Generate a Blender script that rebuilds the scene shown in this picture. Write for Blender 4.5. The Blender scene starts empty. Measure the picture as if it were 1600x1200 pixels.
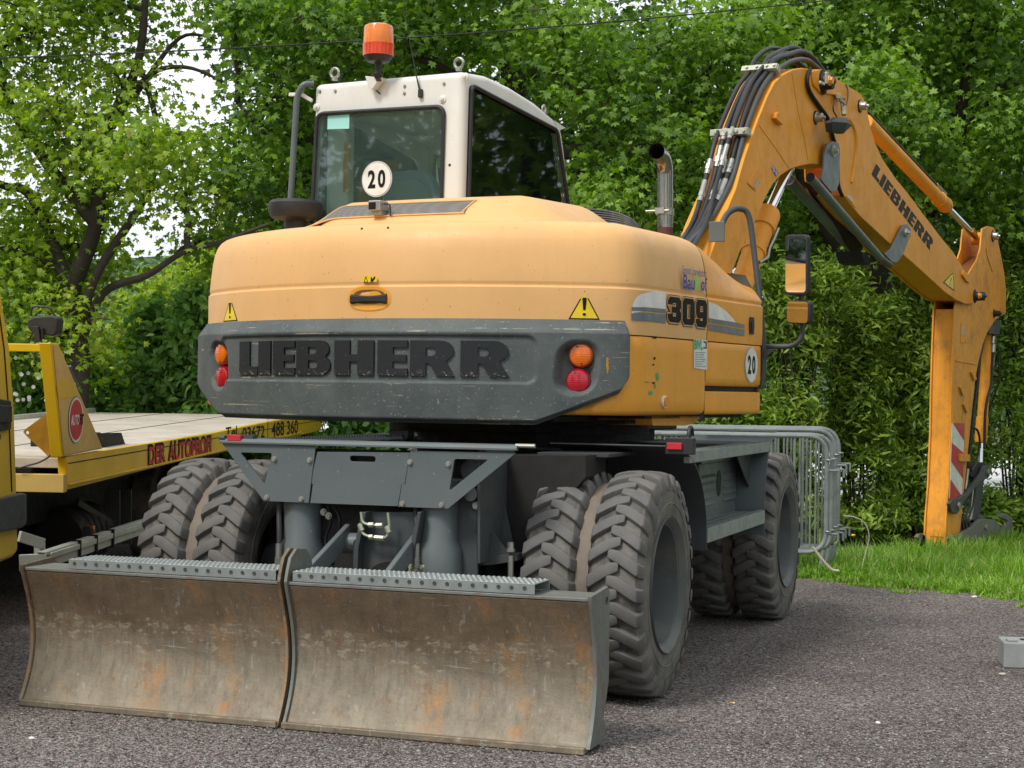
import bpy, bmesh, math, random
import numpy as np
from mathutils import Vector, Matrix
from mathutils.geometry import tessellate_polygon

random.seed(7)
rng = np.random.default_rng(11)
scene = bpy.context.scene
col = scene.collection

# ------------------------------------------------------------------ camera
CF, CX, CY, CZ, YAW, PIT, ROL = 2663.1335, 3.0584, -7.2816, 1.3349, 0.3427, 0.0044, 0.0138
CAMP = np.array([CX, CY, CZ])
FW = np.array([-math.sin(YAW)*math.cos(PIT), math.cos(YAW)*math.cos(PIT), math.sin(PIT)])
_r = np.array([math.cos(YAW), math.sin(YAW), 0.0]); _u = np.cross(_r, FW)
RT = math.cos(ROL)*_r + math.sin(ROL)*_u
UP = -math.sin(ROL)*_r + math.cos(ROL)*_u
cam_data = bpy.data.cameras.new('camera')
cam = bpy.data.objects.new('camera', cam_data); col.objects.link(cam)
m = Matrix(((RT[0], UP[0], -FW[0], CX), (RT[1], UP[1], -FW[1], CY), (RT[2], UP[2], -FW[2], CZ), (0, 0, 0, 1)))
cam.matrix_world = m
cam_data.sensor_width = 36.0
cam_data.lens = CF/1600*36.0
cam_data.clip_start = 0.1
cam_data.clip_end = 3000
scene.camera = cam

# ------------------------------------------------------------------ light
world = bpy.data.worlds.new('World'); scene.world = world; world.use_nodes = True
wn = world.node_tree; wn.nodes.clear()
SUN_EL, SUN_AZ = math.radians(52), math.radians(205)     # azimuth measured clockwise from +Y
sky = wn.nodes.new('ShaderNodeTexSky'); sky.sky_type = 'NISHITA'; sky.sun_disc = False
sky.sun_elevation = SUN_EL; sky.sun_rotation = SUN_AZ; sky.air_density = 1.0; sky.dust_density = 2.0
bg = wn.nodes.new('ShaderNodeBackground'); bg.inputs['Strength'].default_value = 0.085
wo = wn.nodes.new('ShaderNodeOutputWorld')
tc = wn.nodes.new('ShaderNodeTexCoord')
cn = wn.nodes.new('ShaderNodeTexNoise'); cn.inputs['Scale'].default_value = 2.2; cn.inputs['Detail'].default_value = 6
cr = wn.nodes.new('ShaderNodeValToRGB')
cr.color_ramp.elements[0].position = 0.30; cr.color_ramp.elements[0].color = (0.72, 0.72, 0.72, 1)
cr.color_ramp.elements[1].position = 0.62; cr.color_ramp.elements[1].color = (1, 1, 1, 1)
mx = wn.nodes.new('ShaderNodeMix'); mx.data_type = 'RGBA'
mx.inputs[7].default_value = (8.3, 8.6, 8.9, 1)           # cloud cover
wn.links.new(tc.outputs['Generated'], cn.inputs['Vector'])
wn.links.new(cn.outputs['Fac'], cr.inputs['Fac'])
wn.links.new(cr.outputs['Color'], mx.inputs[0])
cn2 = wn.nodes.new('ShaderNodeTexNoise'); cn2.inputs['Scale'].default_value = 5.5; cn2.inputs['Detail'].default_value = 7
cr2 = wn.nodes.new('ShaderNodeValToRGB')
cr2.color_ramp.elements[0].position = 0.35; cr2.color_ramp.elements[0].color = (5.6, 6.1, 6.8, 1)
cr2.color_ramp.elements[1].position = 0.62; cr2.color_ramp.elements[1].color = (9.0, 9.2, 9.4, 1)
wn.links.new(tc.outputs['Generated'], cn2.inputs['Vector']); wn.links.new(cn2.outputs['Fac'], cr2.inputs['Fac']); wn.links.new(cr2.outputs['Color'], mx.inputs[7])
wn.links.new(sky.outputs['Color'], mx.inputs[6])
wn.links.new(mx.outputs[2], bg.inputs['Color'])
wn.links.new(bg.outputs['Background'], wo.inputs['Surface'])
sd = bpy.data.lights.new('sun', 'SUN'); sd.energy = 1.5; sd.angle = math.radians(14); sd.color = (1.0, 0.96, 0.9)
sun = bpy.data.objects.new('sun', sd); col.objects.link(sun)
sdir = Vector((math.sin(SUN_AZ)*math.cos(SUN_EL), math.cos(SUN_AZ)*math.cos(SUN_EL), math.sin(SUN_EL)))
sun.rotation_euler = sdir.to_track_quat('Z', 'Y').to_euler()
sun.location = sdir*50
scene.view_settings.view_transform = 'Standard'
scene.view_settings.look = 'None'
scene.view_settings.exposure = 0.76
scene.view_settings.gamma = 1.0
scene.view_settings.use_curve_mapping = False
try:
    scene.cycles.transparent_max_bounces = 16
    scene.cycles.max_bounces = 8
except Exception:
    pass

# ------------------------------------------------------------------ frames
def A(*v): return np.array(v, float)
def nrm(v): v = np.asarray(v, float); return v/np.linalg.norm(v)
def ray(x, y): return FW + RT*(x-800)/CF - UP*(y-600)/CF
def proj(P):
    d = np.asarray(P, float)-CAMP; z = d@FW
    return np.array([800+CF*(d@RT)/z, 600-CF*(d@UP)/z, z])
SL = math.radians(9.0); OU = A(0, 1.415, 0)
EU = A(math.cos(SL), -math.sin(SL), 0); EV = A(math.sin(SL), math.cos(SL), 0); EZ = A(0, 0, 1)
def U(u, v, z): return OU + u*EU + v*EV + z*EZ              # frame of the slewed upper carriage
def toU(p): d = np.asarray(p)-OU; return A(d@EU, d@EV, d[2])
def hit(x, y, n, o):                                         # point of a real plane seen at a place in the photograph
    r = ray(x, y); t = ((np.asarray(o)-CAMP)@n)/(r@n); return CAMP + t*r
def hu(x, y, u): return hit(x, y, EU, U(u, 0, 0))
def hv(x, y, v): return hit(x, y, EV, U(0, v, 0))
def hX(x, y, X): return hit(x, y, A(1, 0, 0), A(X, 0, 0))
def hY(x, y, Y): return hit(x, y, A(0, 1, 0), A(0, Y, 0))
def hZ(x, y, Z=0.0): return hit(x, y, EZ, A(0, 0, Z))
def hd(x, y, d): return CAMP + ray(x, y)*d                   # point at camera depth d

# ------------------------------------------------------------------ objects
def origin_world(o):
    p = np.zeros(3)
    while o is not None:
        p = p + np.array(o.location[:]); o = o.parent
    return p
def link(name, me, parent=None, loc=None, mat=None):
    o = bpy.data.objects.new(name, me); col.objects.link(o)
    if parent is not None: o.parent = parent
    if loc is not None:
        o.location = tuple(np.asarray(loc) - (origin_world(parent) if parent is not None else 0))
    if mat is not None and me is not None: me.materials.append(mat)
    return o
def sharp(me, ang=32):
    me.shade_smooth(); me.set_sharp_from_angle(angle=math.radians(ang))
def obj(name, geo, mat, parent=None, smooth=32, bevel=0, seg=2, base=False):
    V, F = geo
    V = np.asarray(V, float)
    c = (V.min(0)+V.max(0))/2
    if base: c[2] = V[:, 2].min()
    me = bpy.data.meshes.new(name)
    me.from_pydata((V-c).tolist(), [], [list(f) for f in F])
    me.validate(); me.update()
    if smooth: sharp(me, smooth)
    o = link(name, me, parent, c, mat)
    if bevel:
        b = o.modifiers.new('bevel', 'BEVEL'); b.width = bevel; b.segments = seg
        b.limit_method = 'ANGLE'; b.angle_limit = math.radians(35); b.harden_normals = True
    return o
def thing(name, label, cat, loc, group=None):
    o = bpy.data.objects.new(name, None); col.objects.link(o)
    o.location = tuple(loc); o.empty_display_size = 0.2
    o['label'] = label; o['category'] = cat
    if group: o['group'] = group
    return o
def tag(o, label=None, cat=None, group=None, kind=None):
    if label: o['label'] = label
    if cat: o['category'] = cat
    if group: o['group'] = group
    if kind: o['kind'] = kind
    return o
def node(name, parent, loc):
    o = bpy.data.objects.new(name, None); col.objects.link(o); o.parent = parent
    o.location = tuple(np.asarray(loc)-origin_world(parent)); o.empty_display_size = 0.1
    return o

# ------------------------------------------------------------------ geometry
def join(*gs):
    V = []; F = []
    for v, f in gs:
        k = len(V); V.extend([tuple(p) for p in v]); F.extend([[i+k for i in q] for q in f])
    return V, F
def boxc(c, s, ax=(A(1, 0, 0), A(0, 1, 0), A(0, 0, 1))):
    c = np.asarray(c, float); V = []
    for k in (-.5, .5):
        for j in (-.5, .5):
            for i in (-.5, .5): V.append(c+ax[0]*s[0]*i+ax[1]*s[1]*j+ax[2]*s[2]*k)
    return V, [(0, 2, 3, 1), (4, 5, 7, 6), (0, 1, 5, 4), (1, 3, 7, 5), (3, 2, 6, 7), (2, 0, 4, 6)]
UA = (EU, EV, EZ)
def boxU(u0, u1, v0, v1, z0, z1):
    return boxc(U((u0+u1)/2, (v0+v1)/2, (z0+z1)/2), (u1-u0, v1-v0, z1-z0), UA)
def boxW(x0, x1, y0, y1, z0, z1):
    return boxc(((x0+x1)/2, (y0+y1)/2, (z0+z1)/2), (x1-x0, y1-y0, z1-z0))
def boxab(a, b, w, h, up=EZ):                                # bar with a w x h section from a to b
    a = np.asarray(a, float); b = np.asarray(b, float); d = b-a; L = np.linalg.norm(d); d = d/L
    s = np.cross(d, up)
    if np.linalg.norm(s) < 1e-4: s = np.cross(d, A(1, 0, 0))
    s = nrm(s); t = np.cross(s, d)
    return boxc((a+b)/2, (w, L, h), (s, d, t))
def prism(pts, ext):                                          # flat outline given a real thickness
    P = [np.asarray(p, float) for p in pts]; ext = np.asarray(ext, float)
    n = len(P); V = P+[p+ext for p in P]
    F = [list(range(n))[::-1], [i+n for i in range(n)]]
    nn = np.zeros(3)
    for i in range(n): nn += np.cross(P[i], P[(i+1) % n])
    flip = nn@ext < 0
    if flip: F = [f[::-1] for f in F]
    for i in range(n):
        j = (i+1) % n; q = [i, j, j+n, i+n]
        F.append(q[::-1] if flip else q)
    return V, F
def prismh(outer, holes, ext):                                # outline with holes
    loops = [outer]+holes; P = [Vector(p) for l in loops for p in l]; ext = np.asarray(ext, float)
    tris = tessellate_polygon([[Vector(p) for p in l] for l in loops])
    n = len(P); V = [tuple(p) for p in P]+[tuple(np.array(p)+ext) for p in P]
    nn = np.zeros(3)
    for i in range(len(outer)): nn += np.cross(outer[i], outer[(i+1) % len(outer)])
    F = []
    for t in tris:
        a, b, c = [np.array(P[i]) for i in t]
        same = np.cross(b-a, c-a)@ext > 0
        F.append([t[0]+n, t[1]+n, t[2]+n] if same else [t[2]+n, t[1]+n, t[0]+n])
        F.append([t[2], t[1], t[0]] if same else [t[0], t[1], t[2]])
    k = 0
    for li, l in enumerate(loops):
        m_ = len(l)
        for i in range(m_):
            j = (i+1) % m_; q = [k+i, k+j, k+j+n, k+i+n]
            nl = np.zeros(3)
            for ii in range(m_): nl += np.cross(l[ii], l[(ii+1) % m_])
            pos = nl@ext > 0
            if li > 0: pos = not pos
            F.append(q if pos else q[::-1])
        k += m_
    return V, F
def frames(P):
    P = np.asarray(P, float); T = np.gradient(P, axis=0); T /= np.linalg.norm(T, axis=1)[:, None]+1e-12
    n = np.cross(T[0], A(0, 0, 1))
    if np.linalg.norm(n) < 1e-3: n = np.cross(T[0], A(1, 0, 0))
    n = nrm(n); N = []
    for t in T:
        n = n-t*(n@t); n = nrm(n); N.append(n.copy())
    N = np.array(N); return P, T, N, np.cross(T, N)
def tube(P, r, seg=10, caps=True):
    P, T, N, B = frames(P); k = len(P); r = np.broadcast_to(np.asarray(r, float), (k,))
    a = np.linspace(0, 2*math.pi, seg, endpoint=False)
    V = (P[:, None]+r[:, None, None]*(N[:, None]*np.cos(a)[None, :, None]+B[:, None]*np.sin(a)[None, :, None])).reshape(-1, 3)
    F = []
    for i in range(k-1):
        for j in range(seg):
            jj = (j+1) % seg; F.append([i*seg+j, i*seg+jj, (i+1)*seg+jj, (i+1)*seg+j])
    if caps: F.append(list(range(seg))[::-1]); F.append([(k-1)*seg+j for j in range(seg)])
    return V, F
def spline(P, n=8):
    P = np.asarray(P, float); Q = np.vstack([2*P[0]-P[1], P, 2*P[-1]-P[-2]]); out = []
    for i in range(1, len(Q)-2):
        p0, p1, p2, p3 = Q[i-1:i+3]
        for t in np.linspace(0, 1, n, endpoint=False):
            out.append(.5*(2*p1+(p2-p0)*t+(2*p0-5*p1+4*p2-p3)*t*t+(3*p1-p0-3*p2+p3)*t**3))
    out.append(P[-1]); return np.array(out)
def fillet(P, r, n=5):                                        # round the corners of an open path
    P = [np.asarray(p, float) for p in P]; out = [P[0]]
    for i in range(1, len(P)-1):
        a, b, c = P[i-1], P[i], P[i+1]; d1 = nrm(a-b); d2 = nrm(c-b)
        rr = min(r, .48*np.linalg.norm(a-b), .48*np.linalg.norm(c-b)); s, e = b+d1*rr, b+d2*rr
        for t in np.linspace(0, 1, n+1): out.append((1-t)**2*s+2*t*(1-t)*b+t*t*e)
    out.append(P[-1]); return np.array(out)
def rpoly(P, r, n=4):                                         # closed outline with rounded corners
    P = [np.asarray(p, float) for p in P]; out = []; m_ = len(P)
    for i in range(m_):
        a, b, c = P[i-1], P[i], P[(i+1) % m_]; d1 = nrm(a-b); d2 = nrm(c-b)
        rr = min(r, .48*np.linalg.norm(a-b), .48*np.linalg.norm(c-b)); s, e = b+d1*rr, b+d2*rr
        for t in np.linspace(0, 1, n+1): out.append((1-t)**2*s+2*t*(1-t)*b+t*t*e)
    return out
def cyl(a, b, r, seg=20): return tube([a, b], r, seg)
def lathe(prof, o, ax, seg=32, closed=False):                 # prof: list of (along, radius)
    ax = nrm(ax); n = np.cross(ax, A(0, 0, 1))
    if np.linalg.norm(n) < 1e-3: n = A(1, 0, 0)
    n = nrm(n); b = np.cross(ax, n); a = np.linspace(0, 2*math.pi, seg, endpoint=False)
    V = []; F = []
    for (h, r) in prof:
        for t in a: V.append(np.asarray(o)+ax*h+r*(n*math.cos(t)+b*math.sin(t)))
    k = len(prof)
    for i in range(k if closed else k-1):
        i2 = (i+1) % k
        for j in range(seg):
            jj = (j+1) % seg; F.append([i*seg+j, i2*seg+j, i2*seg+jj, i*seg+jj][::-1])
    return V, F
def circ(c, e1, e2, r1, r2=None, n=28):
    r2 = r1 if r2 is None else r2
    return [np.asarray(c)+e1*r1*math.cos(t)+e2*r2*math.sin(t) for t in np.linspace(0, 2*math.pi, n, endpoint=False)]
def boltg(c, n, r=.012, h=.01):
    n = nrm(n); c = np.asarray(c)
    return join(cyl(c, c+n*h*.35, r*1.35, 14), cyl(c+n*h*.3, c+n*h, r, 6))
def grid(fn, nu, nv):                                         # fn(i,j) -> point
    V = [fn(i, j) for j in range(nv) for i in range(nu)]
    F = [[j*nu+i, j*nu+i+1, (j+1)*nu+i+1, (j+1)*nu+i] for j in range(nv-1) for i in range(nu-1)]
    return V, F
def sstep(a, b, x): t = min(1, max(0, (x-a)/(b-a))); return t*t*(3-2*t)

def text2d(s, size=1.0, bold=0.0, sx=1.0):                    # glyph outlines as a flat mesh centred on 0,0
    cu = bpy.data.curves.new('lettering', 'FONT'); cu.body = s; cu.size = size; cu.offset = bold
    cu.resolution_u = 3; cu.align_x = 'CENTER'; cu.align_y = 'CENTER'; cu.fill_mode = 'FRONT'
    o = bpy.data.objects.new('lettering', cu); col.objects.link(o)
    dg = bpy.context.evaluated_depsgraph_get(); me = bpy.data.meshes.new_from_object(o.evaluated_get(dg))
    V = np.array([v.co[:2] for v in me.vertices]); F = [list(p.vertices) for p in me.polygons]
    bpy.data.objects.remove(o); bpy.data.curves.remove(cu); bpy.data.meshes.remove(me)
    lo, hi = V.min(0), V.max(0); V = V-(lo+hi)/2; V[:, 0] *= sx
    return V, F
def fit(g, w, h):                                             # scale a flat mesh to w x h
    V, F = g; V = np.array(V, float); lo, hi = V.min(0), V.max(0)
    V = (V-(lo+hi)/2)/(hi-lo)*np.array([w, h]); return V, F
def poly2d(outer, holes=()):
    P = [Vector((x, y, 0)) for l in [outer, *holes] for x, y in l]
    t = tessellate_polygon([[Vector((x, y, 0)) for x, y in l] for l in [outer, *holes]])
    V = np.array([p[:2] for p in P]); F = []
    for a, b, c in t:
        ab = V[b]-V[a]; ac = V[c]-V[a]
        F.append([a, b, c] if ab[0]*ac[1]-ab[1]*ac[0] > 0 else [c, b, a])
    return V, F
def place(g, fn, thick=0.0, cut=0.0):                         # flat mesh onto a surface fn(x,y,off) -> point
    V, F = g
    bm = bmesh.new(); vs = [bm.verts.new((p[0], p[1], 0)) for p in V]
    for f in F:
        try: bm.faces.new([vs[i] for i in f])
        except ValueError: pass
    bmesh.ops.remove_doubles(bm, verts=bm.verts, dist=1e-6)
    if cut:
        lo = min(p[0] for p in V); hi = max(p[0] for p in V)
        x = lo+cut
        while x < hi:
            bmesh.ops.bisect_plane(bm, geom=bm.verts[:]+bm.edges[:]+bm.faces[:], plane_co=(x, 0, 0), plane_no=(1, 0, 0)); x += cut
    bm.verts.index_update()
    P2 = [tuple(v.co[:2]) for v in bm.verts]; FF = [[v.index for v in f.verts] for f in bm.faces]
    edges = [e for e in bm.edges if len(e.link_faces) == 1]; EE = []
    for e in edges:
        f = e.link_faces[0]
        for l in f.loops:
            if l.edge == e: EE.append((l.vert.index, l.link_loop_next.vert.index))
    bm.free()
    top = [fn(x, y, thick) for x, y in P2]
    if thick <= 0 or not EE: return top, FF
    n = len(top); bot = [fn(x, y, 0) for x, y in P2]
    return top+bot, FF+[[b, a, a+n, b+n] for a, b in EE]

# block capitals used on the machine
def arc(cx, cy, rx, ry, a0, a1, n=7):
    return [(cx+rx*math.cos(math.radians(t)), cy+ry*math.sin(math.radians(t))) for t in np.linspace(a0, a1, n)]
LET = {
 'L': ([(0, 0), (1, 0), (1, .24), (.58, .24), (.58, 1), (0, 1)], []),
 'I': ([(0, 0), (1, 0), (1, 1), (0, 1)], []),
 'E': ([(0, 0), (1, 0), (1, .2), (.52, .2), (.52, .4), (.96, .4), (.96, .59), (.52, .59), (.52, .8), (1, .8), (1, 1), (0, 1)], []),
 'H': ([(0, 0), (.4, 0), (.4, .39), (.6, .39), (.6, 0), (1, 0), (1, 1), (.6, 1), (.6, .6), (.4, .6), (.4, 1), (0, 1)], []),
 'B': ([(0, 0)]+arc(.72, .28, .28, .28, -90, 60, 7)+[(.84, .53)]+arc(.70, .75, .26, .25, -50, 90, 7)+[(0, 1)],
       [[(.36, .19), (.36, .42)]+arc(.55, .305, .09, .115, 90, -90, 5), [(.36, .60), (.36, .81)]+arc(.52, .705, .08, .105, 90, -90, 5)]),
 'R': ([(0, 0), (.36, 0), (.36, .36), (.44, .36), (.60, 0), (1, 0), (.80, .43)]+arc(.68, .71, .30, .29, -55, 90, 8)+[(0, 1)],
       [[(.36, .56), (.36, .81)]+arc(.50, .685, .09, .125, 90, -90, 5)]),
}
def wordpolys(word, spans):                                    # spans: (x0,x1) per letter in a 0..1 height frame
    out = []
    for ch, (x0, x1) in zip(word, spans):
        o, h = LET[ch]; f = lambda l: [(x0+(x1-x0)*x, y) for x, y in l]
        out.append(poly2d(f(o), [f(q) for q in h]))
    return out

# ------------------------------------------------------------------ materials
def newmat(name):
    mt = bpy.data.materials.new(name); mt.use_nodes = True; nt = mt.node_tree
    return mt, nt, nt.nodes['Principled BSDF']
def N_(nt, t, **k):
    n = nt.nodes.new(t)
    for a, b in k.items():
        if a in n.inputs: n.inputs[a].default_value = b
        else: setattr(n, a, b)
    return n
def ramp(nt, src, p0, p1, c0=(0, 0, 0, 1), c1=(1, 1, 1, 1)):
    r = nt.nodes.new('ShaderNodeValToRGB'); e = r.color_ramp.elements
    e[0].position = p0; e[1].position = p1; e[0].color = c0; e[1].color = c1
    nt.links.new(src, r.inputs['Fac']); return r.outputs['Color']
def mixc(nt, f, a, b):
    n = nt.nodes.new('ShaderNodeMix'); n.data_type = 'RGBA'
    for i, s in ((0, f), (6, a), (7, b)):
        if isinstance(s, (int, float)): n.inputs[i].default_value = s
        elif isinstance(s, tuple): n.inputs[i].default_value = s
        else: nt.links.new(s, n.inputs[i])
    return n.outputs[2]
def objco(nt, scale=(1, 1, 1), rot=(0, 0, 0)):
    t = nt.nodes.new('ShaderNodeTexCoord'); mp = nt.nodes.new('ShaderNodeMapping')
    mp.inputs['Scale'].default_value = scale; mp.inputs['Rotation'].default_value = rot
    nt.links.new(t.outputs['Object'], mp.inputs['Vector']); return mp.outputs['Vector']
def noise(nt, vec, scale, detail=5, rough=.6, out='Fac'):
    n = nt.nodes.new('ShaderNodeTexNoise'); n.inputs['Scale'].default_value = scale
    n.inputs['Detail'].default_value = detail; n.inputs['Roughness'].default_value = rough
    nt.links.new(vec, n.inputs['Vector']); return n.outputs[out]
def bump(nt, h, strength, dist, bs):
    b = nt.nodes.new('ShaderNodeBump'); b.inputs['Strength'].default_value = strength; b.inputs['Distance'].default_value = dist
    nt.links.new(h, b.inputs['Height']); nt.links.new(b.outputs['Normal'], bs.inputs['Normal'])
def c4(c): return (c[0], c[1], c[2], 1)
def paint(name, c, dirt=(.16, .11, .07), rough=.4, spec=.5, metal=0, amt=.35, scale=3, speck=.0, speckc=(.05, .03, .02), bmp=.15, streak=0., fine=60, vary=.12):
    mt, nt, bs = newmat(name)
    v = objco(nt); n1 = noise(nt, v, scale, 6, .65)
    base = mixc(nt, ramp(nt, noise(nt, v, scale*.6, 3), .35, .65), c4([x*(1-vary) for x in c]), c4([min(1, x*(1+vary)) for x in c]))
    f = ramp(nt, n1, .5, .78, (0, 0, 0, 1), (amt, amt, amt, 1))
    cc = mixc(nt, f, base, c4(dirt))
    if streak:
        vs = objco(nt, (30, 30, 1.2)); s = ramp(nt, noise(nt, vs, 1, 4), .52, .75, (0, 0, 0, 1), (streak, streak, streak, 1))
        cc = mixc(nt, s, cc, c4(dirt))
    if speck:
        s = ramp(nt, noise(nt, v, 55, 2, .4),   .74-.05*speck, .77, (0, 0, 0, 1), (.55, .55, .55, 1))
        cc = mixc(nt, s, cc, c4(speckc))
    nt.links.new(cc, bs.inputs['Base Color'])
    bs.inputs['Metallic'].default_value = metal; bs.inputs['Specular IOR Level'].default_value = spec
    rr = ramp(nt, noise(nt, v, scale*4, 4), .3, .7, c4([rough*.85]*3), c4([min(1, rough*1.25)]*3))
    nt.links.new(rr, bs.inputs['Roughness'])
    if bmp: bump(nt, noise(nt, v, fine, 4), bmp, .002, bs)
    return mt
M = {}
M['hood'] = paint('faded_orange_paint', (.78, .445, .175), dirt=(.55, .30, .12), rough=.45, spec=.35, amt=.3, scale=2.2, speck=.45, speckc=(.28, .13, .05), streak=.10, fine=90, bmp=.08, vary=.05)
M['orange'] = paint('orange_paint', (.82, .36, .042), dirt=(.30, .15, .04), spec=.4, rough=.36, amt=.25, scale=2.5, speck=.25, speckc=(.15, .07, .02), streak=.08, bmp=.06, vary=.06)
M['boom'] = paint('boom_orange_paint', (.86, .345, .032), dirt=(.34, .15, .04), spec=.3, rough=.5, amt=.35, scale=3, speck=.35, speckc=(.1, .05, .03), streak=.12, bmp=.08, vary=.08)
M['stick'] = paint('worn_orange_paint', (.84, .335, .030), dirt=(.22, .11, .05), spec=.3, rough=.5, amt=.7, scale=5, speck=.9, speckc=(.08, .05, .04), streak=.3, bmp=.12, vary=.1)
M['rustshade'] = paint('greasy_shade_orange_steel', (.20, .075, .02), dirt=(.03, .02, .015), rough=.5, amt=.9, scale=4)
M['grey'] = paint('blue_grey_paint', (.112, .134, .138), dirt=(.12, .11, .09), rough=.42, amt=.45, scale=3, speck=.15, speckc=(.3, .28, .25), bmp=.05, streak=.08)
M['darkgrey'] = paint('dark_grey_paint', (.055, .062, .064), dirt=(.09, .08, .065), rough=.5, amt=.55, scale=3, bmp=.08)
M['black'] = paint('black_plastic', (.018, .018, .02), dirt=(.06, .055, .05), rough=.5, amt=.4, scale=5, bmp=.1)
M['blackin'] = paint('greasy_shade_black_steel', (.012, .011, .01), dirt=(.02, .018, .015), rough=.7, amt=.6, scale=5)
M['rubber'] = paint('black_rubber_hose', (.02, .02, .021), dirt=(.07, .065, .055), rough=.48, amt=.4, scale=8, bmp=.1)
M['white'] = paint('white_cab_paint', (.74, .72, .66), dirt=(.35, .27, .19), rough=.3, amt=.22, scale=2, streak=.05, bmp=.03, vary=.03)
M['steel'] = paint('zinc_steel', (.42, .41, .37), dirt=(.18, .15, .1), rough=.35, metal=.75, amt=.5, scale=12)
M['chrome'] = paint('chromed_rod', (.75, .75, .76), dirt=(.4, .38, .35), rough=.08, metal=1, amt=.1, bmp=0)
M['galv'] = paint('galvanised_steel', (.27, .295, .285), dirt=(.13, .14, .13), rough=.5, metal=.35, amt=.6, scale=14, bmp=.08)
M['clamp'] = paint('zinc_yellow_clamp', (.42, .44, .33), dirt=(.2, .17, .1), rough=.45, metal=.4, amt=.5, scale=12)
M['yellow'] = paint('yellow_truck_paint', (.72, .46, .012), dirt=(.45, .32, .1), rough=.32, amt=.3, scale=2, speck=.2, speckc=(.25, .17, .05), streak=.08, bmp=.03)
M['yellowfade'] = paint('faded_yellow_paint', (.62, .43, .13), dirt=(.4, .28, .12), rough=.45, amt=.4, scale=3, streak=.1)
M['yellowdirty'] = paint('dirty_yellow_paint', (.45, .24, .02), dirt=(.1, .06, .03), rough=.5, amt=.8, scale=6, streak=.3)
M['alu'] = paint('dusty_aluminium', (.50, .52, .46), dirt=(.33, .31, .25), rough=.45, metal=.35, amt=.5, scale=4, bmp=.06)
M['deck'] = paint('dusty_deck_plate', (.52, .46, .38), dirt=(.28, .22, .17), rough=.7, amt=.7, scale=4, speck=.5, speckc=(.12, .09, .07), bmp=.3, fine=40)
M['mirror'] = paint('mirror_glass', (.8, .82, .84), dirt=(.8, .8, .8), rough=.02, metal=1, amt=0, bmp=0)
M['concrete'] = paint('grey_concrete', (.30, .31, .30), dirt=(.18, .18, .17), rough=.85, amt=.6, scale=8, bmp=.5)
M['stickerw'] = paint('white_sticker', (.78, .77, .72), dirt=(.5, .47, .4), rough=.4, amt=.25, scale=20, bmp=0)
M['stickerg'] = paint('grey_sticker', (.16, .18, .19), dirt=(.5, .5, .5), rough=.4, amt=.2, scale=25, bmp=0)
M['stickery'] = paint('yellow_sticker', (.82, .58, .02), dirt=(.4, .25, .05), rough=.4, amt=.2, scale=20, bmp=0)
M['ink'] = paint('black_print', (.010, .009, .009), dirt=(.04, .03, .025), spec=.2, rough=.55, amt=.3, scale=20, bmp=0)
M['redp'] = paint('red_print', (.55, .02, .025), dirt=(.3, .03, .03), rough=.4, amt=.3, scale=15, bmp=0)
M['bluep'] = paint('blue_print', (.02, .05, .30), dirt=(.02, .04, .2), rough=.4, amt=.2, bmp=0)
M['greenp'] = paint('green_print', (.18, .75, .12), dirt=(.1, .4, .1), rough=.4, amt=.2, bmp=0)
M['green2'] = paint('dark_green_print', (.06, .40, .18), dirt=(.05, .3, .1), rough=.4, amt=.2, bmp=0)
M['mint'] = paint('mint_paper', (.35, .72, .66), dirt=(.3, .6, .55), rough=.6, amt=.1, bmp=0)
M['seat'] = paint('seat_fabric', (.20, .28, .33), dirt=(.1, .12, .14), rough=.8, amt=.2, bmp=.2)
M['liner'] = paint('cab_lining', (.55, .58, .53), dirt=(.25, .27, .25), rough=.6, amt=.2, bmp=.05)
M['primer'] = paint('maroon_pipe', (.10, .03, .025), dirt=(.05, .02, .02), rough=.6, amt=.4)
M['orangeplate'] = paint('orange_reflector', (.75, .28, .02), rough=.3, amt=.1, bmp=0)

def lens(name, c, rough=.12):
    mt, nt, bs = newmat(name); v = objco(nt)
    w = nt.nodes.new('ShaderNodeTexWave'); w.bands_direction = 'Z'; w.inputs['Scale'].default_value = 30
    nt.links.new(v, w.inputs['Vector'])
    cc = mixc(nt, ramp(nt, noise(nt, v, 9, 2), .3, .7), c4([x*.6 for x in c]), c4(c))
    nt.links.new(cc, bs.inputs['Base Color']); bs.inputs['Roughness'].default_value = rough
    bs.inputs['Coat Weight'].default_value = .5
    bs.inputs['Subsurface Weight'].default_value = .15; bs.inputs['Subsurface Radius'].default_value = (.02, .01, .005)
    bump(nt, w.outputs['Fac'], .25, .002, bs); return mt
M['amber'] = lens('amber_lens', (.85, .17, .008)); M['red'] = lens('red_lens', (.50, .006, .02))
M['beacon'] = lens('beacon_orange', (.95, .24, .01)); M['beacon2'] = lens('beacon_red_orange', (.85, .07, .012))

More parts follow.
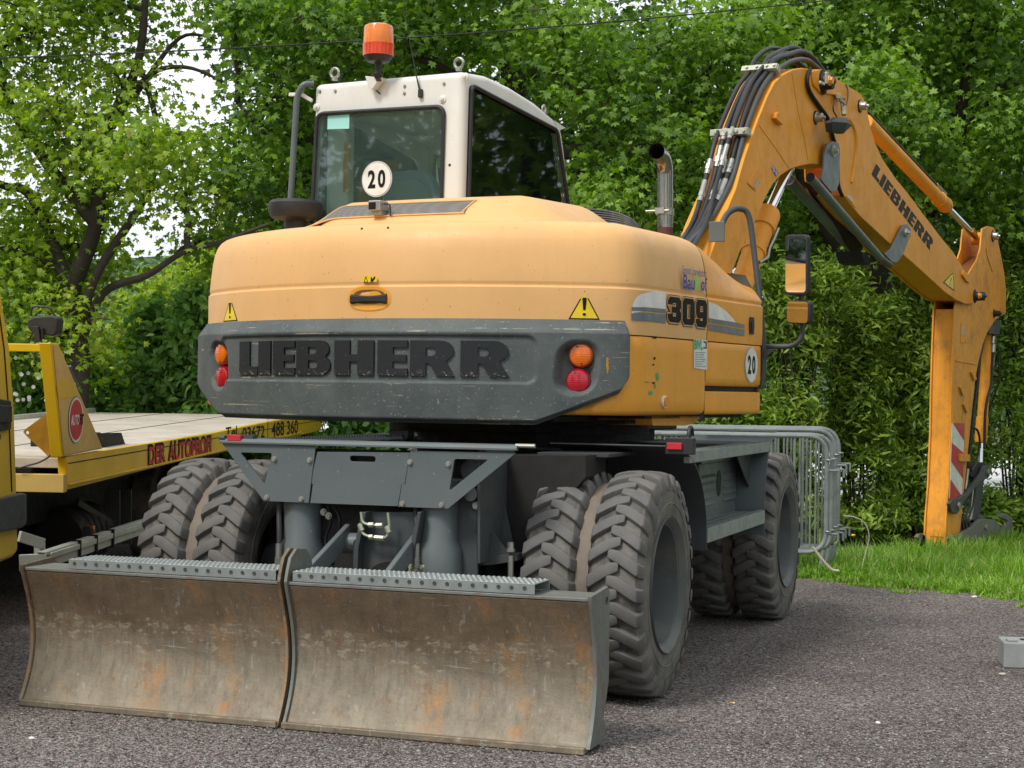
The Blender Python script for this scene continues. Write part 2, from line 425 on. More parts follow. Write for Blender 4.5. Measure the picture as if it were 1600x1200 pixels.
def glass(name, tint, refl=.10, haze=.12, hazec=(.25, .34, .31)):
    mt, nt, bs = newmat(name); nt.nodes.remove(bs); out = nt.nodes['Material Output']
    tr = N_(nt, 'ShaderNodeBsdfTransparent', Color=c4(tint)); gl = N_(nt, 'ShaderNodeBsdfGlossy', Color=(1, 1, 1, 1), Roughness=.02)
    df = N_(nt, 'ShaderNodeBsdfDiffuse', Color=c4(hazec))
    fr = nt.nodes.new('ShaderNodeFresnel'); fr.inputs['IOR'].default_value = 1.5
    ad = nt.nodes.new('ShaderNodeMath'); ad.operation = 'ADD'; ad.inputs[1].default_value = refl*.3; nt.links.new(fr.outputs[0], ad.inputs[0])
    m1 = nt.nodes.new('ShaderNodeMixShader'); m1.inputs[0].default_value = haze
    nt.links.new(tr.outputs[0], m1.inputs[1]); nt.links.new(df.outputs[0], m1.inputs[2])
    m2 = nt.nodes.new('ShaderNodeMixShader'); nt.links.new(ad.outputs[0], m2.inputs[0])
    nt.links.new(m1.outputs[0], m2.inputs[1]); nt.links.new(gl.outputs[0], m2.inputs[2])
    nt.links.new(m2.outputs[0], out.inputs['Surface']); return mt
M['glass'] = glass('tinted_glass', (.90, .96, .94), haze=.085, hazec=(.26, .42, .40), refl=0)  # teal diffuse veil paints a brighter cab interior into the rear pane
M['glassd'] = glass('dark_tinted_glass', (.86, .90, .89), haze=.012)

def tyremat(name, base, dust, amt):
    mt, nt, bs = newmat(name); v = objco(nt); n1 = noise(nt, v, 7, 6, .7)
    f = ramp(nt, n1, .34, .62, (0, 0, 0, 1), (amt, amt, amt, 1))
    nt.links.new(mixc(nt, f, c4(base), c4(dust)), bs.inputs['Base Color'])
    bs.inputs['Roughness'].default_value = .72; bump(nt, noise(nt, v, 45, 5, .7), .35, .004, bs); return mt
M['tyre'] = tyremat('tyre_rubber', (.05, .046, .042), (.185, .17, .148), .9)
M['lug'] = tyremat('tyre_tread_rubber', (.098, .096, .093), (.18, .165, .145), .5)
M['ring'] = tyremat('dusty_spacer_ring', (.16, .125, .095), (.22, .18, .14), .7)
M['rim'] = paint('dark_rim_paint', (.082, .092, .090), dirt=(.20, .18, .145), rough=.5, amt=.7, scale=5, bmp=.1)

M['platform'] = paint('dark_platform_paint', (.03, .034, .035), dirt=(.06, .055, .045), rough=.6, amt=.5, scale=3)
def bumpermat():
    mt, nt, bs = newmat('scuffed_grey_plastic'); v = objco(nt)
    n1 = noise(nt, v, 3, 6, .7)
    base = mixc(nt, ramp(nt, n1, .35, .7), c4((.055, .068, .067)), c4((.105, .120, .115)))
    # long horizontal scratches
    sv = objco(nt, (1.3, 1.3, 60)); s1 = noise(nt, sv, 1.6, 3, .5)
    br = ramp(nt, noise(nt, v, 14, 3), .45, .55)
    s = ramp(nt, s1, .66, .68, (0, 0, 0, 1), (.9, .9, .9, 1))
    mu = N_(nt, 'ShaderNodeMath', operation='MULTIPLY'); nt.links.new(s, mu.inputs[0]); nt.links.new(br, mu.inputs[1])
    c = mixc(nt, mu.outputs[0], base, c4((.38, .33, .24)))
    sp = ramp(nt, noise(nt, v, 75, 2, .5), .66, .70, (0, 0, 0, 1), (.6, .6, .6, 1))
    c = mixc(nt, sp, c, c4((.24, .25, .23)))
    nt.links.new(c, bs.inputs['Base Color']); bs.inputs['Roughness'].default_value = .62
    bump(nt, noise(nt, v, 110, 5, .7), .6, .003, bs); return mt
M['bumper'] = bumpermat()
def lettermat():
    mt, nt, bs = newmat('worn_black_letter'); v = objco(nt)
    sv = objco(nt, (3, 3, 60))
    f = ramp(nt, noise(nt, sv, 2.2, 4, .7), .62, .66, (0, 0, 0, 1), (.85, .85, .85, 1))
    t = nt.nodes.new('ShaderNodeTexCoord'); sx = nt.nodes.new('ShaderNodeSeparateXYZ'); nt.links.new(t.outputs['Object'], sx.inputs[0])
    low = ramp(nt, sx.outputs['Z'], .0, .001)  # replaced by map range below
    mr = nt.nodes.new('ShaderNodeMapRange'); mr.inputs[1].default_value = -.052; mr.inputs[2].default_value = -.074
    nt.links.new(sx.outputs['Z'], mr.inputs[0])
    pk = ramp(nt, noise(nt, v, 70, 4, .7), .56, .64)
    a = N_(nt, 'ShaderNodeMath', operation='MULTIPLY'); nt.links.new(mr.outputs[0], a.inputs[0]); nt.links.new(pk, a.inputs[1])
    c = mixc(nt, a.outputs[0], c4((.007, .008, .011)), c4((.30, .27, .22)))
    c = mixc(nt, ramp(nt, noise(nt, v, 60, 2), .68, .72, (0, 0, 0, 1), (.5, .5, .5, 1)), c, c4((.15, .15, .15)))
    nt.links.new(c, bs.inputs['Base Color']); bs.inputs['Roughness'].default_value = .6
    bump(nt, noise(nt, v, 110, 4), .5, .002, bs); return mt
M['letter'] = lettermat()

def blademat():
    mt, nt, bs = newmat('scraped_rusty_steel'); v = objco(nt)
    n1 = noise(nt, v, 2.3, 8, .7)
    base = mixc(nt, ramp(nt, n1, .35, .65), c4((.125, .086, .052)), c4((.32, .265, .18)))
    t = nt.nodes.new('ShaderNodeTexCoord'); sx = nt.nodes.new('ShaderNodeSeparateXYZ'); nt.links.new(t.outputs['Object'], sx.inputs[0])
    # lower half scoured to greenish grey, upper half brown soil stain
    wob = N_(nt, 'ShaderNodeMath', operation='MULTIPLY_ADD'); nt.links.new(noise(nt, objco(nt, (2, 2, 7)), 3, 6, .75), wob.inputs[0]); wob.inputs[1].default_value = .5; nt.links.new(sx.outputs['Z'], wob.inputs[2])
    mr = nt.nodes.new('ShaderNodeMapRange'); mr.inputs[1].default_value = .20; mr.inputs[2].default_value = .36; nt.links.new(wob.outputs[0], mr.inputs[0])
    lowc = mixc(nt, ramp(nt, noise(nt, v, 6, 7, .7), .35, .65), c4((.175, .155, .12)), c4((.35, .31, .235)))
    mg = N_(nt, 'ShaderNodeMath', operation='MULTIPLY'); nt.links.new(mr.outputs[0], mg.inputs[0]); mg.inputs[1].default_value = .85
    c = mixc(nt, mg.outputs[0], lowc, c4((.155, .10, .060)))
    c = mixc(nt, .45, c, base)
    # chipped pale band
    bd = N_(nt, 'ShaderNodeMapRange'); bd.inputs[1].default_value = .0; bd.inputs[2].default_value = .05
    ab = N_(nt, 'ShaderNodeMath', operation='ABSOLUTE'); sb = N_(nt, 'ShaderNodeMath', operation='SUBTRACT'); nt.links.new(wob.outputs[0], sb.inputs[0]); sb.inputs[1].default_value = .30
    nt.links.new(sb.outputs[0], ab.inputs[0]); bd.inputs[3].default_value = 1; bd.inputs[4].default_value = 0; nt.links.new(ab.outputs[0], bd.inputs[0])
    ch = ramp(nt, noise(nt, objco(nt, (1, 1, 1.6)), 26, 4, .7), .5, .6)
    q = N_(nt, 'ShaderNodeMath', operation='MULTIPLY'); nt.links.new(bd.outputs[0], q.inputs[0]); nt.links.new(ch, q.inputs[1])
    c = mixc(nt, q.outputs[0], c, c4((.40, .35, .25)))
    # vertical rub marks and diagonal scratches
    r1 = ramp(nt, noise(nt, objco(nt, (30, 30, 1.2)), 1, 7, .75), .48, .70, (0, 0, 0, 1), (.42, .42, .42, 1))
    c = mixc(nt, r1, c, c4((.05, .036, .028)))
    r2 = ramp(nt, noise(nt, objco(nt, (5, 5, 95), (0, .9, 0)), 1, 4, .55), .675, .70, (0, 0, 0, 1), (.75, .75, .75, 1))
    c = mixc(nt, r2, c, c4((.36, .34, .29)))
    r3 = ramp(nt, noise(nt, objco(nt, (55, 55, 7), (0, .3, 0)), 1, 3, .5), .65, .69, (0, 0, 0, 1), (.6, .6, .6, 1))
    c = mixc(nt, r3, c, c4((.33, .31, .27)))
    # orange rust
    ru = ramp(nt, noise(nt, objco(nt, (2.6, 2.6, 1.3), (0, .5, 0)), 1.25, 8, .75), .54, .68, (0, 0, 0, 1), (.8, .8, .8, 1))
    c = mixc(nt, ru, c, c4((.44, .20, .045)))
    ru2 = ramp(nt, noise(nt, v, 9, 8, .8), .54, .68, (0, 0, 0, 1), (.6, .6, .6, 1))
    c = mixc(nt, ru2, c, c4((.20, .085, .03)))
    nt.links.new(c, bs.inputs['Base Color'])
    bs.inputs['Metallic'].default_value = .25
    nt.links.new(ramp(nt, n1, .3, .7, c4([.42]*3), c4([.72]*3)), bs.inputs['Roughness'])
    bump(nt, noise(nt, v, 26, 8, .75), .5, .008, bs); return mt
M['blade'] = blademat()
def meshmat():
    mt, nt, bs = newmat('perforated_vent'); v = objco(nt, (1, 1, 1))
    vo = N_(nt, 'ShaderNodeTexVoronoi', Scale=110.0, Randomness=0.0); nt.links.new(v, vo.inputs['Vector'])
    c = mixc(nt, ramp(nt, vo.outputs['Distance'], .30, .42), c4((.02, .02, .02)), c4((.20, .185, .16)))
    nt.links.new(c, bs.inputs['Base Color']); bs.inputs['Roughness'].default_value = .5; bs.inputs['Metallic'].default_value = .3; return mt
M['vent'] = meshmat()
def gravelmat():
    mt, nt, bs = newmat('dark_gravel'); t = nt.nodes.new('ShaderNodeTexCoord'); v = t.outputs['Object']
    vo = N_(nt, 'ShaderNodeTexVoronoi', Scale=115.0); nt.links.new(v, vo.inputs['Vector'])
    hs = nt.nodes.new('ShaderNodeSeparateColor'); nt.links.new(vo.outputs['Color'], hs.inputs[0])
    big = noise(nt, v, .55, 6, .65)
    c = ramp(nt, hs.outputs[0], .0, 1.0, (.012, .010, .011, 1), (.40, .375, .35, 1))
    c2 = mixc(nt, ramp(nt, hs.outputs[1], .72, .82), c, c4((.20, .135, .12)))
    c2 = mixc(nt, ramp(nt, hs.outputs[2], .90, .94), c2, c4((.42, .40, .36)))
    tone = ramp(nt, big, .3, .7, (.64, .62, .625, 1), (1.15, 1.14, 1.11, 1))
    grn = ramp(nt, noise(nt, v, 42, 4, .8), .40, .62, (.62, .61, .63, 1), (1.35, 1.33, 1.32, 1))
    t2 = nt.nodes.new('ShaderNodeMix'); t2.data_type = 'RGBA'; t2.blend_type = 'MULTIPLY'; t2.inputs[0].default_value = 1
    nt.links.new(tone, t2.inputs[6]); nt.links.new(grn, t2.inputs[7]); tone = t2.outputs[2]
    mm = nt.nodes.new('ShaderNodeMix'); mm.data_type = 'RGBA'; mm.blend_type = 'MULTIPLY'; mm.inputs[0].default_value = 1
    nt.links.new(c2, mm.inputs[6]); nt.links.new(tone, mm.inputs[7])
    nt.links.new(mm.outputs[2], bs.inputs['Base Color']); bs.inputs['Roughness'].default_value = .9; bs.inputs['Specular IOR Level'].default_value = .25
    vo2 = N_(nt, 'ShaderNodeTexVoronoi', Scale=115.0); nt.links.new(v, vo2.inputs['Vector'])
    ad = N_(nt, 'ShaderNodeMath', operation='MULTIPLY_ADD'); nt.links.new(vo2.outputs['Distance'], ad.inputs[0]); ad.inputs[1].default_value = -1
    nt.links.new(noise(nt, v, 18, 5), ad.inputs[2])
    bump(nt, ad.outputs[0], 1.0, .012, bs); return mt
M['gravel'] = gravelmat()
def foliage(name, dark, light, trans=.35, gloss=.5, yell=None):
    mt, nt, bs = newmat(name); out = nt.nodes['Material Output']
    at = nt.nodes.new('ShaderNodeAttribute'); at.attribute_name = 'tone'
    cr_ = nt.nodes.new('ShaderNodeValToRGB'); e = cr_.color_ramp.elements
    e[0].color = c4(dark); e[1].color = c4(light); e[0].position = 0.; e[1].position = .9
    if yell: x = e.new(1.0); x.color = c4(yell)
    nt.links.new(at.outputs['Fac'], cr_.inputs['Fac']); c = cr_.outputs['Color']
    nt.links.new(c, bs.inputs['Base Color']); bs.inputs['Roughness'].default_value = gloss
    tr = nt.nodes.new('ShaderNodeBsdfTranslucent')
    hs = N_(nt, 'ShaderNodeHueSaturation', Saturation=1.1, Value=1.5); nt.links.new(c, hs.inputs['Color'])
    nt.links.new(hs.outputs[0], tr.inputs['Color'])
    ms = nt.nodes.new('ShaderNodeMixShader'); ms.inputs[0].default_value = trans
    nt.links.new(bs.outputs[0], ms.inputs[1]); nt.links.new(tr.outputs[0], ms.inputs[2]); nt.links.new(ms.outputs[0], out.inputs['Surface'])
    return mt
M['maple'] = foliage('maple_leaves', (.055, .135, .012), (.29, .47, .055), trans=.4, yell=(.28, .42, .09))
M['maple2'] = foliage('yellow_green_maple_leaves', (.10, .20, .015), (.42, .57, .06), trans=.45, yell=(.42, .38, .09))
M['deep'] = foliage('shade_dark_leaves', (.020, .055, .010), (.085, .165, .028), yell=(.14, .22, .05))  # dark tone stands in for deep shadow among the crowns
M['shrub'] = foliage('shrub_leaves', (.075, .16, .018), (.42, .58, .09), trans=.4, yell=(.42, .54, .12))
M['shrub2'] = foliage('pale_shrub_leaves', (.08, .19, .035), (.27, .48, .11), trans=.4, yell=(.42, .58, .2))
M['grass'] = foliage('grass_blades', (.10, .23, .02), (.32, .52, .06), yell=(.50, .50, .20), gloss=.55)
M['bark'] = paint('tree_bark', (.045, .036, .028), dirt=(.09, .08, .06), rough=.9, amt=.7, scale=5, bmp=1.0, fine=25)
M['soil'] = paint('grassy_soil', (.06, .075, .03), dirt=(.10, .085, .05), rough=.95, amt=.8, scale=2, bmp=.6)
M['pipechrome'] = paint('dull_chrome_pipe', (.36, .34, .30), dirt=(.2, .15, .1), rough=.22, metal=.95, amt=.5, scale=6, bmp=.02)
M['bladegrey'] = paint('scraped_grey_green_steel', (.17, .185, .165), dirt=(.16, .075, .04), rough=.55, metal=.2, amt=.85, scale=7, speck=.6, speckc=(.10, .05, .03), streak=.3, bmp=.4, fine=30)
M['coupler'] = paint('oily_coupler_steel', (.17, .17, .145), dirt=(.24, .15, .09), rough=.5, amt=.8, scale=7, bmp=.3)
# ------------------------------------------------------------------ ground
def sheet(name, pts, z, mat):
    o = obj(name, ([(x, y, z) for x, y in pts], [list(range(len(pts)))]), mat, smooth=0); o['kind'] = 'structure'; return o
E0, E1 = hZ(1250, 905), hZ(1600, 938)                        # edge of the grass, seen right of the machine
ed = nrm(E1-E0); en = A(-ed[1], ed[0], 0)
def edgept(t, off=0): return E0+ed*t+en*(off+.09*math.sin(t*1.9)+.06*math.sin(t*5.3+1)+.04*math.sin(t*13)+.03*math.sin(t*29+2))
gp = [edgept(t) for t in np.r_[np.arange(-40, -6, .5), np.arange(-6, 7, .05), np.arange(7, 40.1, .5)]]
gp = [(p[0], p[1]) for p in gp]
sheet('gravel_lot', [(-150, -80), (150, -80)]+[(150, gp[-1][1])]*(gp[-1][1] > -80)+gp[::-1]+[(-150, gp[0][1])], 0, M['gravel'])
def verge_z(o): t = min(1, max(0, (o-.05)/1.2)); return -.14*t*t*(3-2*t)
rows = []
for o_ in (0, .15, .4, .7, 1.0, 1.3, 60, 200):
    rows.append([(p[0]+en[0]*o_, p[1]+en[1]*o_, verge_z(o_)) for p in gp])
nn_ = len(gp); VV = [p for r_ in rows for p in r_]; FF_ = [[j*nn_+i, j*nn_+i+1, (j+1)*nn_+i+1, (j+1)*nn_+i] for j in range(len(rows)-1) for i in range(nn_-1)]
vg = obj('grass_verge', (VV, FF_), M['soil'], smooth=60); vg['kind'] = 'structure'

# ------------------------------------------------------------------ excavator
EXC = thing('wheeled_excavator', 'orange wheeled excavator with white cab, grey rear bumper and rusty dozer blade', 'excavator', (0, 1.415, 0))

# wheels -----------------------------------------------------------
RW = .497; WB = 2.83
def tyre_geo(cx, side):                                       # tyre centred on x = cx, axle along x, axle centre 0,0
    w = .118
    prof = [(-.085, .262), (-.112, .285), (-.121, .33), (-.122, .37), (-.118, .41), (-.113, .438), (-.095, .464), (-.05, .472), (0, .474),
            (.05, .472), (.095, .464), (.113, .438), (.118, .41), (.122, .37), (.1215, .362), (.1245, .357), (.1215, .352), (.121, .33), (.112, .285), (.085, .262)]
    car = lathe([(a, r) for a, r in prof], (cx, 0, 0), (1, 0, 0), 72)
    lugs = []
    n = 28
    def P(x, a, r): return A(cx+x, r*math.sin(a), r*math.cos(a))
    for s in (-1, 1):
        for k in range(n):
            a0 = 2*math.pi*(k+(.5 if s > 0 else 0))/n
            # centre line of the lug: (x, angle offset, half width)
            st = [(-.026, .085, .046), (.020, .055, .060), (.066, .0, .064), (.108, -.055, .064), (.1235, -.062, .064)]
            top = []; bot = []
            for i, (x, da, hw) in enumerate(st):
                rt = [.494, .497, .495, .487, .440][i]; rb = [.455, .455, .45, .43, .415][i]
                for sg in (-1, 1):
                    top.append(P(s*x, a0+da+sg*hw*.92, rt)); bot.append(P(s*x*(1 if i < 4 else .985), a0+da+sg*hw*1.12, rb))
            V = top+bot; m_ = len(top); F = []
            for i in range(4):
                q = [2*i, 2*i+1, 2*i+3, 2*i+2]; F.append(q if s < 0 else q[::-1])
                q = [2*i+1, 2*i+1+m_, 2*i+3+m_, 2*i+3]; F.append(q if s < 0 else q[::-1])
                q = [2*i+2, 2*i+2+m_, 2*i+m_, 2*i]; F.append(q if s < 0 else q[::-1])
            q = [0, m_, m_+1, 1]; F.append(q if s < 0 else q[::-1])
            q = [9, 9+m_, 8+m_, 8]; F.append(q if s < 0 else q[::-1])
            lugs.append((V, F))
    return car, join(*lugs)
def mesh_of(name, geo, mat, ang=32):
    V, F = geo; me = bpy.data.meshes.new(name); me.from_pydata([tuple(v) for v in V], [], F)
    me.validate(); me.update(); sharp(me, ang); me.materials.append(mat); return me
def wheel_proto():
    xo = 1.0825; xi = .7885
    k1, l1 = tyre_geo(0, 1)
    def ty():
        me = mesh_of('tyre', k1, M['tyre'], 40)
        bm = bmesh.new(); bm.from_mesh(me); n0 = len(bm.faces)
        me0 = mesh_of('tread', l1, M['lug'], 25)
        o_ = bpy.data.objects.new('tread', me0); col.objects.link(o_); bv = o_.modifiers.new('b', 'BEVEL'); bv.width = .0075; bv.segments = 2; bv.limit_method = 'ANGLE'; bv.angle_limit = math.radians(30)
        me2 = bpy.data.meshes.new_from_object(o_.evaluated_get(bpy.context.evaluated_depsgraph_get())); bpy.data.objects.remove(o_); bpy.data.meshes.remove(me0)
        bm.from_mesh(me2)
        for i, f in enumerate(bm.faces):
            if i >= n0: f.material_index = 1
        bm.to_mesh(me); bm.free(); me.materials.append(M['lug']); sharp(me, 28)
        bpy.data.meshes.remove(me2); return me
    t = ty()
    # letters moulded in the wall are too small to read; a raised ring stands for the bead
    rim_o = lathe([(-.10, .262), (.10, .268), (.122, .292), (.126, .298), (.116, .300), (.106, .286), (.095, .262), (.03, .250), (-.06, .238), (-.115, .19), (-.125, .15), (-.125, 0.001)], (0, 0, 0), (1, 0, 0), 56)
    rim_i = lathe([(-.12, .296), (-.112, .27), (-.09, .255), (.10, .255), (.12, .296)], (0, 0, 0), (1, 0, 0), 48)
    ring = lathe([(-.034, .30), (-.034, .425), (-.028, .437), (0, .441), (.028, .437), (.034, .425), (.034, .30)], (0, 0, 0), (1, 0, 0), 64)
    hub = join(lathe([(-.12, .001), (-.12, .12), (-.03, .11), (-.02, .09), (-.02, .001)], (0, 0, 0), (1, 0, 0), 32),
               *[boltg((-.118, .155*math.cos(a), .155*math.sin(a)), (1, 0, 0), .014, .02) for a in np.linspace(0, 2*math.pi, 8, endpoint=False)])
    return dict(t=t, ro=mesh_of('rim', rim_o, M['rim']), ri=mesh_of('rim', rim_i, M['rim']), ring=mesh_of('spacer_ring', ring, M['ring']), hub=mesh_of('hub', hub, M['rim']), xo=xo, xi=xi)
WP = wheel_proto()
for yy in (0, WB):
    for s in (1, -1):
        w = node('wheel', EXC, (s*.95, yy, RW))
        for key, nm, x in (('t', 'tyre', WP['xo']), ('t', 'tyre', WP['xi']), ('ro', 'rim', WP['xo']), ('ri', 'rim', WP['xi']), ('ring', 'spacer_ring', .9355), ('hub', 'hub', WP['xo'])):
            o = link(nm, WP[key], w, (s*x, yy, RW))
            if s < 0: o.rotation_euler = (0, 0, math.pi) if key in ('ro', 'hub') else (0, 0, 0)
            if key == 't': o.rotation_euler = (random.random()*.2, 0, 0)

# dozer blade ------------------------------------------------------
XB = 1.237
def bladeY(z):                                                # face of the mouldboard, concave towards the rear
    t = z/.567; return -1.262+.088*math.sin(math.pi*min(1, max(0, t))**.9) - .012*(1-t)
G0 = hY(443, 895, -1.262)[0]                                  # the joint between the two halves
def mould(x0, x1):
    n = 25; th = .03; zs = np.linspace(0.004, .560, n)
    outer = [A(x0, bladeY(z), z) for z in zs]; inner = [A(x0, bladeY(z)+th, z) for z in zs][::-1]
    # lean the lower lip out
    return prism(outer+inner, (x1-x0, 0, 0))
gap = .010
for (x0, x1) in ((-XB, G0-gap), (G0+gap, XB-.015)):
    bl = obj('blade_half', mould(x0, x1), M['blade'], EXC, smooth=30, bevel=.004)
    obj('cutting_edge', boxW(x0+.001, x1-.001, -1.292, -1.262, .002, .028), M['blade'], bl, bevel=.005)
    obj('top_ledge', boxW(x0+.001, x1-.001, -1.262, -1.06, .562, .575), M['bladegrey'], bl, bevel=.003)
    obj('stiffener', join(boxW(x0+.02, x1-.02, -1.12, -1.06, .05, .56), boxW(x0+.02, x1-.02, -1.17, -1.06, .20, .26)), M['darkgrey'], bl, bevel=.004)
# end plates
def endplate(x, th=.016, hole=True):
    pts = [(-1.274, .585), (-1.06, .60), (-1.035, .57), (-1.035, .24), (-1.10, .10), (-1.075, .075), (-1.075, .02), (-1.285, .0)]
    face = [(bladeY(z)-.012, z) for z in np.linspace(.02, .57, 14)]
    out = [A(x, y, z) for y, z in pts[:-1]]+[A(x, y, z) for y, z in face]
    hl = [circ(A(x, -1.075, .545), A(0, 1, 0), EZ, .018, n=14)] if hole else []
    return prismh(out, hl, (th, 0, 0))
obj('blade_end_plate', endplate(XB-.015), M['bladegrey'], EXC, bevel=.002)
obj('blade_end_plate', endplate(-XB-.016, hole=False), M['blade'], EXC, bevel=.002)
def midplate(x, th=.014):
    out = [A(x, bladeY(z)-.014, z) for z in np.linspace(.003, .575, 16)]+[A(x, -1.262, .62), A(x, -1.24, .668), A(x, -1.19, .70), A(x, -1.11, .695), A(x, -1.06, .655), A(x, -1.035, .56), A(x, -1.06, .03)]
    return prism(out, (th, 0, 0))
obj('joint_plate', midplate(G0-.022), M['blade'], EXC, bevel=.002)
obj('joint_plate', midplate(G0+.008), M['bladegrey'], EXC, bevel=.002)
# perforated steps
def stepgeo(x0, x1):
    y0, y1, z0, z1 = -1.255, -1.075, .577, .617
    prof = [(y0, z0), (y0, z1), (y1, z1), (y1, z0), (y1-.004, z0), (y1-.004, z1-.004), (y0+.004, z1-.004), (y0+.004, z0)]
    base = prism([A(x0, y, z) for y, z in prof], (x1-x0, 0, 0)); parts = [base]
    return join(*parts)
for (xa, xb) in ((hY(108, 884, -1.25)[0], hY(432, 897, -1.25)[0]), (hY(458, 903, -1.25)[0], hY(836, 930, -1.25)[0])):
    st = obj('step', stepgeo(xa, xb), M['galv'], EXC, smooth=0, bevel=.0015)
    bt = []; dk = []
    nx = int((xb-xa)/.021)
    for i in range(nx):
        for j in range(8):
            x = xa+.015+i*.021+(j % 2)*.0105; y = -1.245+j*.0225
            if x > xb-.012: continue
            bt.append(lathe([(0, .0080), (.0035, .0060), (.0035, .0035), (0.0005, .003)], (x, y, .617), EZ, 6))
    o = obj('tread_button', join(*bt), M['galv'], st, smooth=0); o['kind'] = 'stuff'
    for i in range(int((xb-xa)/.052)):
        x = xa+.03+i*.052
        dk.append(lathe([(.001, .0001), (.001, .006), (.0022, .0065), (.0022, .0078), (0, .0082)], (x, -1.255, .600), (0, -1, 0), 10))
    o = obj('rivet_hole', join(*dk), M['darkgrey'], st, smooth=0); o['kind'] = 'stuff'

# chassis ----------------------------------------------------------
obj('chassis_frame', join(boxW(-.38, .38, -.50, 3.5, .50, .93), boxW(-.55, .55, .35, 2.5, .55, 1.0)), M['blackin'], EXC, bevel=.01)
for yy in (0, WB):
    ax = join(cyl((-.75, yy, RW), (.75, yy, RW), .10, 24), lathe([(-.2, .1), (-.13, .19), (.13, .19), (.2, .1)], (0, yy, RW), (1, 0, 0), 24))
    obj('axle', ax, M['darkgrey'], EXC)
# turntable
tt = join(lathe([(.93, .60), (1.0, .60), (1.0, .55), (1.12, .55), (1.12, .70), (1.20, .70)], (0, 1.415, 0), EZ, 48))
obj('slewing_ring', tt, M['blackin'], EXC)
obj('upper_frame', join(boxU(-.12, .50, -.75, 1.0, 1.13, 1.20), boxU(-.12, .45, -.65, .8, 1.0, 1.13)), M['blackin'], EXC, bevel=.01)  # near-black colour stands in for the shade under the body
# rear support tower behind the bumper plate
YP = -.64
def pY(x, y, Y=YP): return hY(x, y, Y)
# rear cover plate: three pieces (left wing, flap, right wing)
lw = [pY(*p) for p in ((345, 690), (493, 698), (482, 786), (412, 783))]
lh = [rpoly([pY(*p) for p in ((375, 707), (425, 708), (413, 757))], .012)]
PT = A(0, .012, 0)
plate_l = obj('cover_wing', prismh(lw, lh, PT), M['grey'], EXC, bevel=.0015)
rw = [pY(*p) for p in ((641, 704), (806, 708), (700, 795), (622, 792), (628, 757), (633, 757))]
rh = [rpoly([pY(*p) for p in ((710, 717), (763, 718), (702, 767))], .012)]
plate_r = obj('cover_wing', prismh(rw, rh, PT), M['grey'], EXC, bevel=.0015)
flap = [pY(*p) for p in ((495, 706), (640, 707), (632, 756), (627, 757), (621, 791), (484, 786), (488, 756), (484, 755))]
fh = [rpoly([pY(*p) for p in ((546, 712), (586, 713), (586, 722), (546, 721))], .013)]
obj('access_flap', prismh([p+A(0, .004, 0) for p in flap], [[p+A(0, .004, 0) for p in h] for h in fh], PT), M['grey'], EXC, bevel=.0015)
obj('cover_backing', prism([p+A(0, .05, 0) for p in [pY(*q) for q in ((420, 700), (700, 706), (690, 780), (430, 778))]], (0, .02, 0)), M['blackin'], EXC)
# bent top lip of the cover
tl = [pY(345, 689), pY(830, 701)]
zt = (tl[0][2]+tl[1][2])/2
obj('cover_top', prism([A(tl[0][0], YP-.012, tl[0][2]-.01), A(tl[0][0], YP-.012, tl[0][2]), A(tl[0][0], YP, tl[0][2]+.012), A(tl[0][0], YP+.14, tl[0][2]+.012), A(tl[0][0], YP+.14, tl[0][2]+.004), A(tl[0][0], YP+.012, tl[0][2]+.004), A(tl[0][0], YP+.012, tl[0][2]-.01)],
     (tl[1][0]-tl[0][0]-.06, 0, tl[1][2]-tl[0][2])), M['grey'], EXC, bevel=.002)
pr = pY(826, 697, YP)
obj('latch_pin', tube([pr+A(-.06, .01, 0), pr+A(.025, .01, 0)], .009, 10), M['steel'], EXC)
obj('latch_pin', join(cyl(pY(344, 684), pY(352, 684), .011, 10), boxW(*(lambda p: (p[0], p[0]+.13, p[1]+.01, p[1]+.05, p[2]-.012, p[2]+.014))(pY(352, 684)))), M['darkgrey'], EXC)
obj('reflector', boxW(*(lambda p: (p[0], p[0]+.065, p[1]-.012, p[1]+.008, p[2]-.012, p[2]+.014))(pY(357, 684))), M['redp'], EXC, bevel=.002)
for (x, y) in ((429, 717), (484, 719), (417, 777), (471, 780), (641, 722), (701, 725), (629, 787), (690, 789)):
    obj('bolt', boltg(pY(x, y)+A(0, 0.0, 0), (0, -1, 0), .0095, .011), M['steel'], plate_l if x < 600 else plate_r)
# grating strip behind the cover, with black bracket
g0, g1 = pY(372, 690, -.40), pY(630, 676, .2)
obj('rear_grating', join(boxab(hY(385, 690, -.42), hY(628, 684, -.05), .05, .012), *[boxW(p[0]-.004, p[0]+.004, p[1]-.02, p[1]+.02, p[2], p[2]+.016) for p in [hY(385, 690, -.42)*(1-t)+hY(628, 684, -.05)*t for t in np.linspace(0, 1, 60)]]), M['darkgrey'], EXC, smooth=0)
obj('bracket', prism([hY(*p, -.05) for p in ((608, 672), (638, 672), (637, 684), (628, 692), (608, 690))], (0, .08, 0)), M['black'], EXC, bevel=.004)

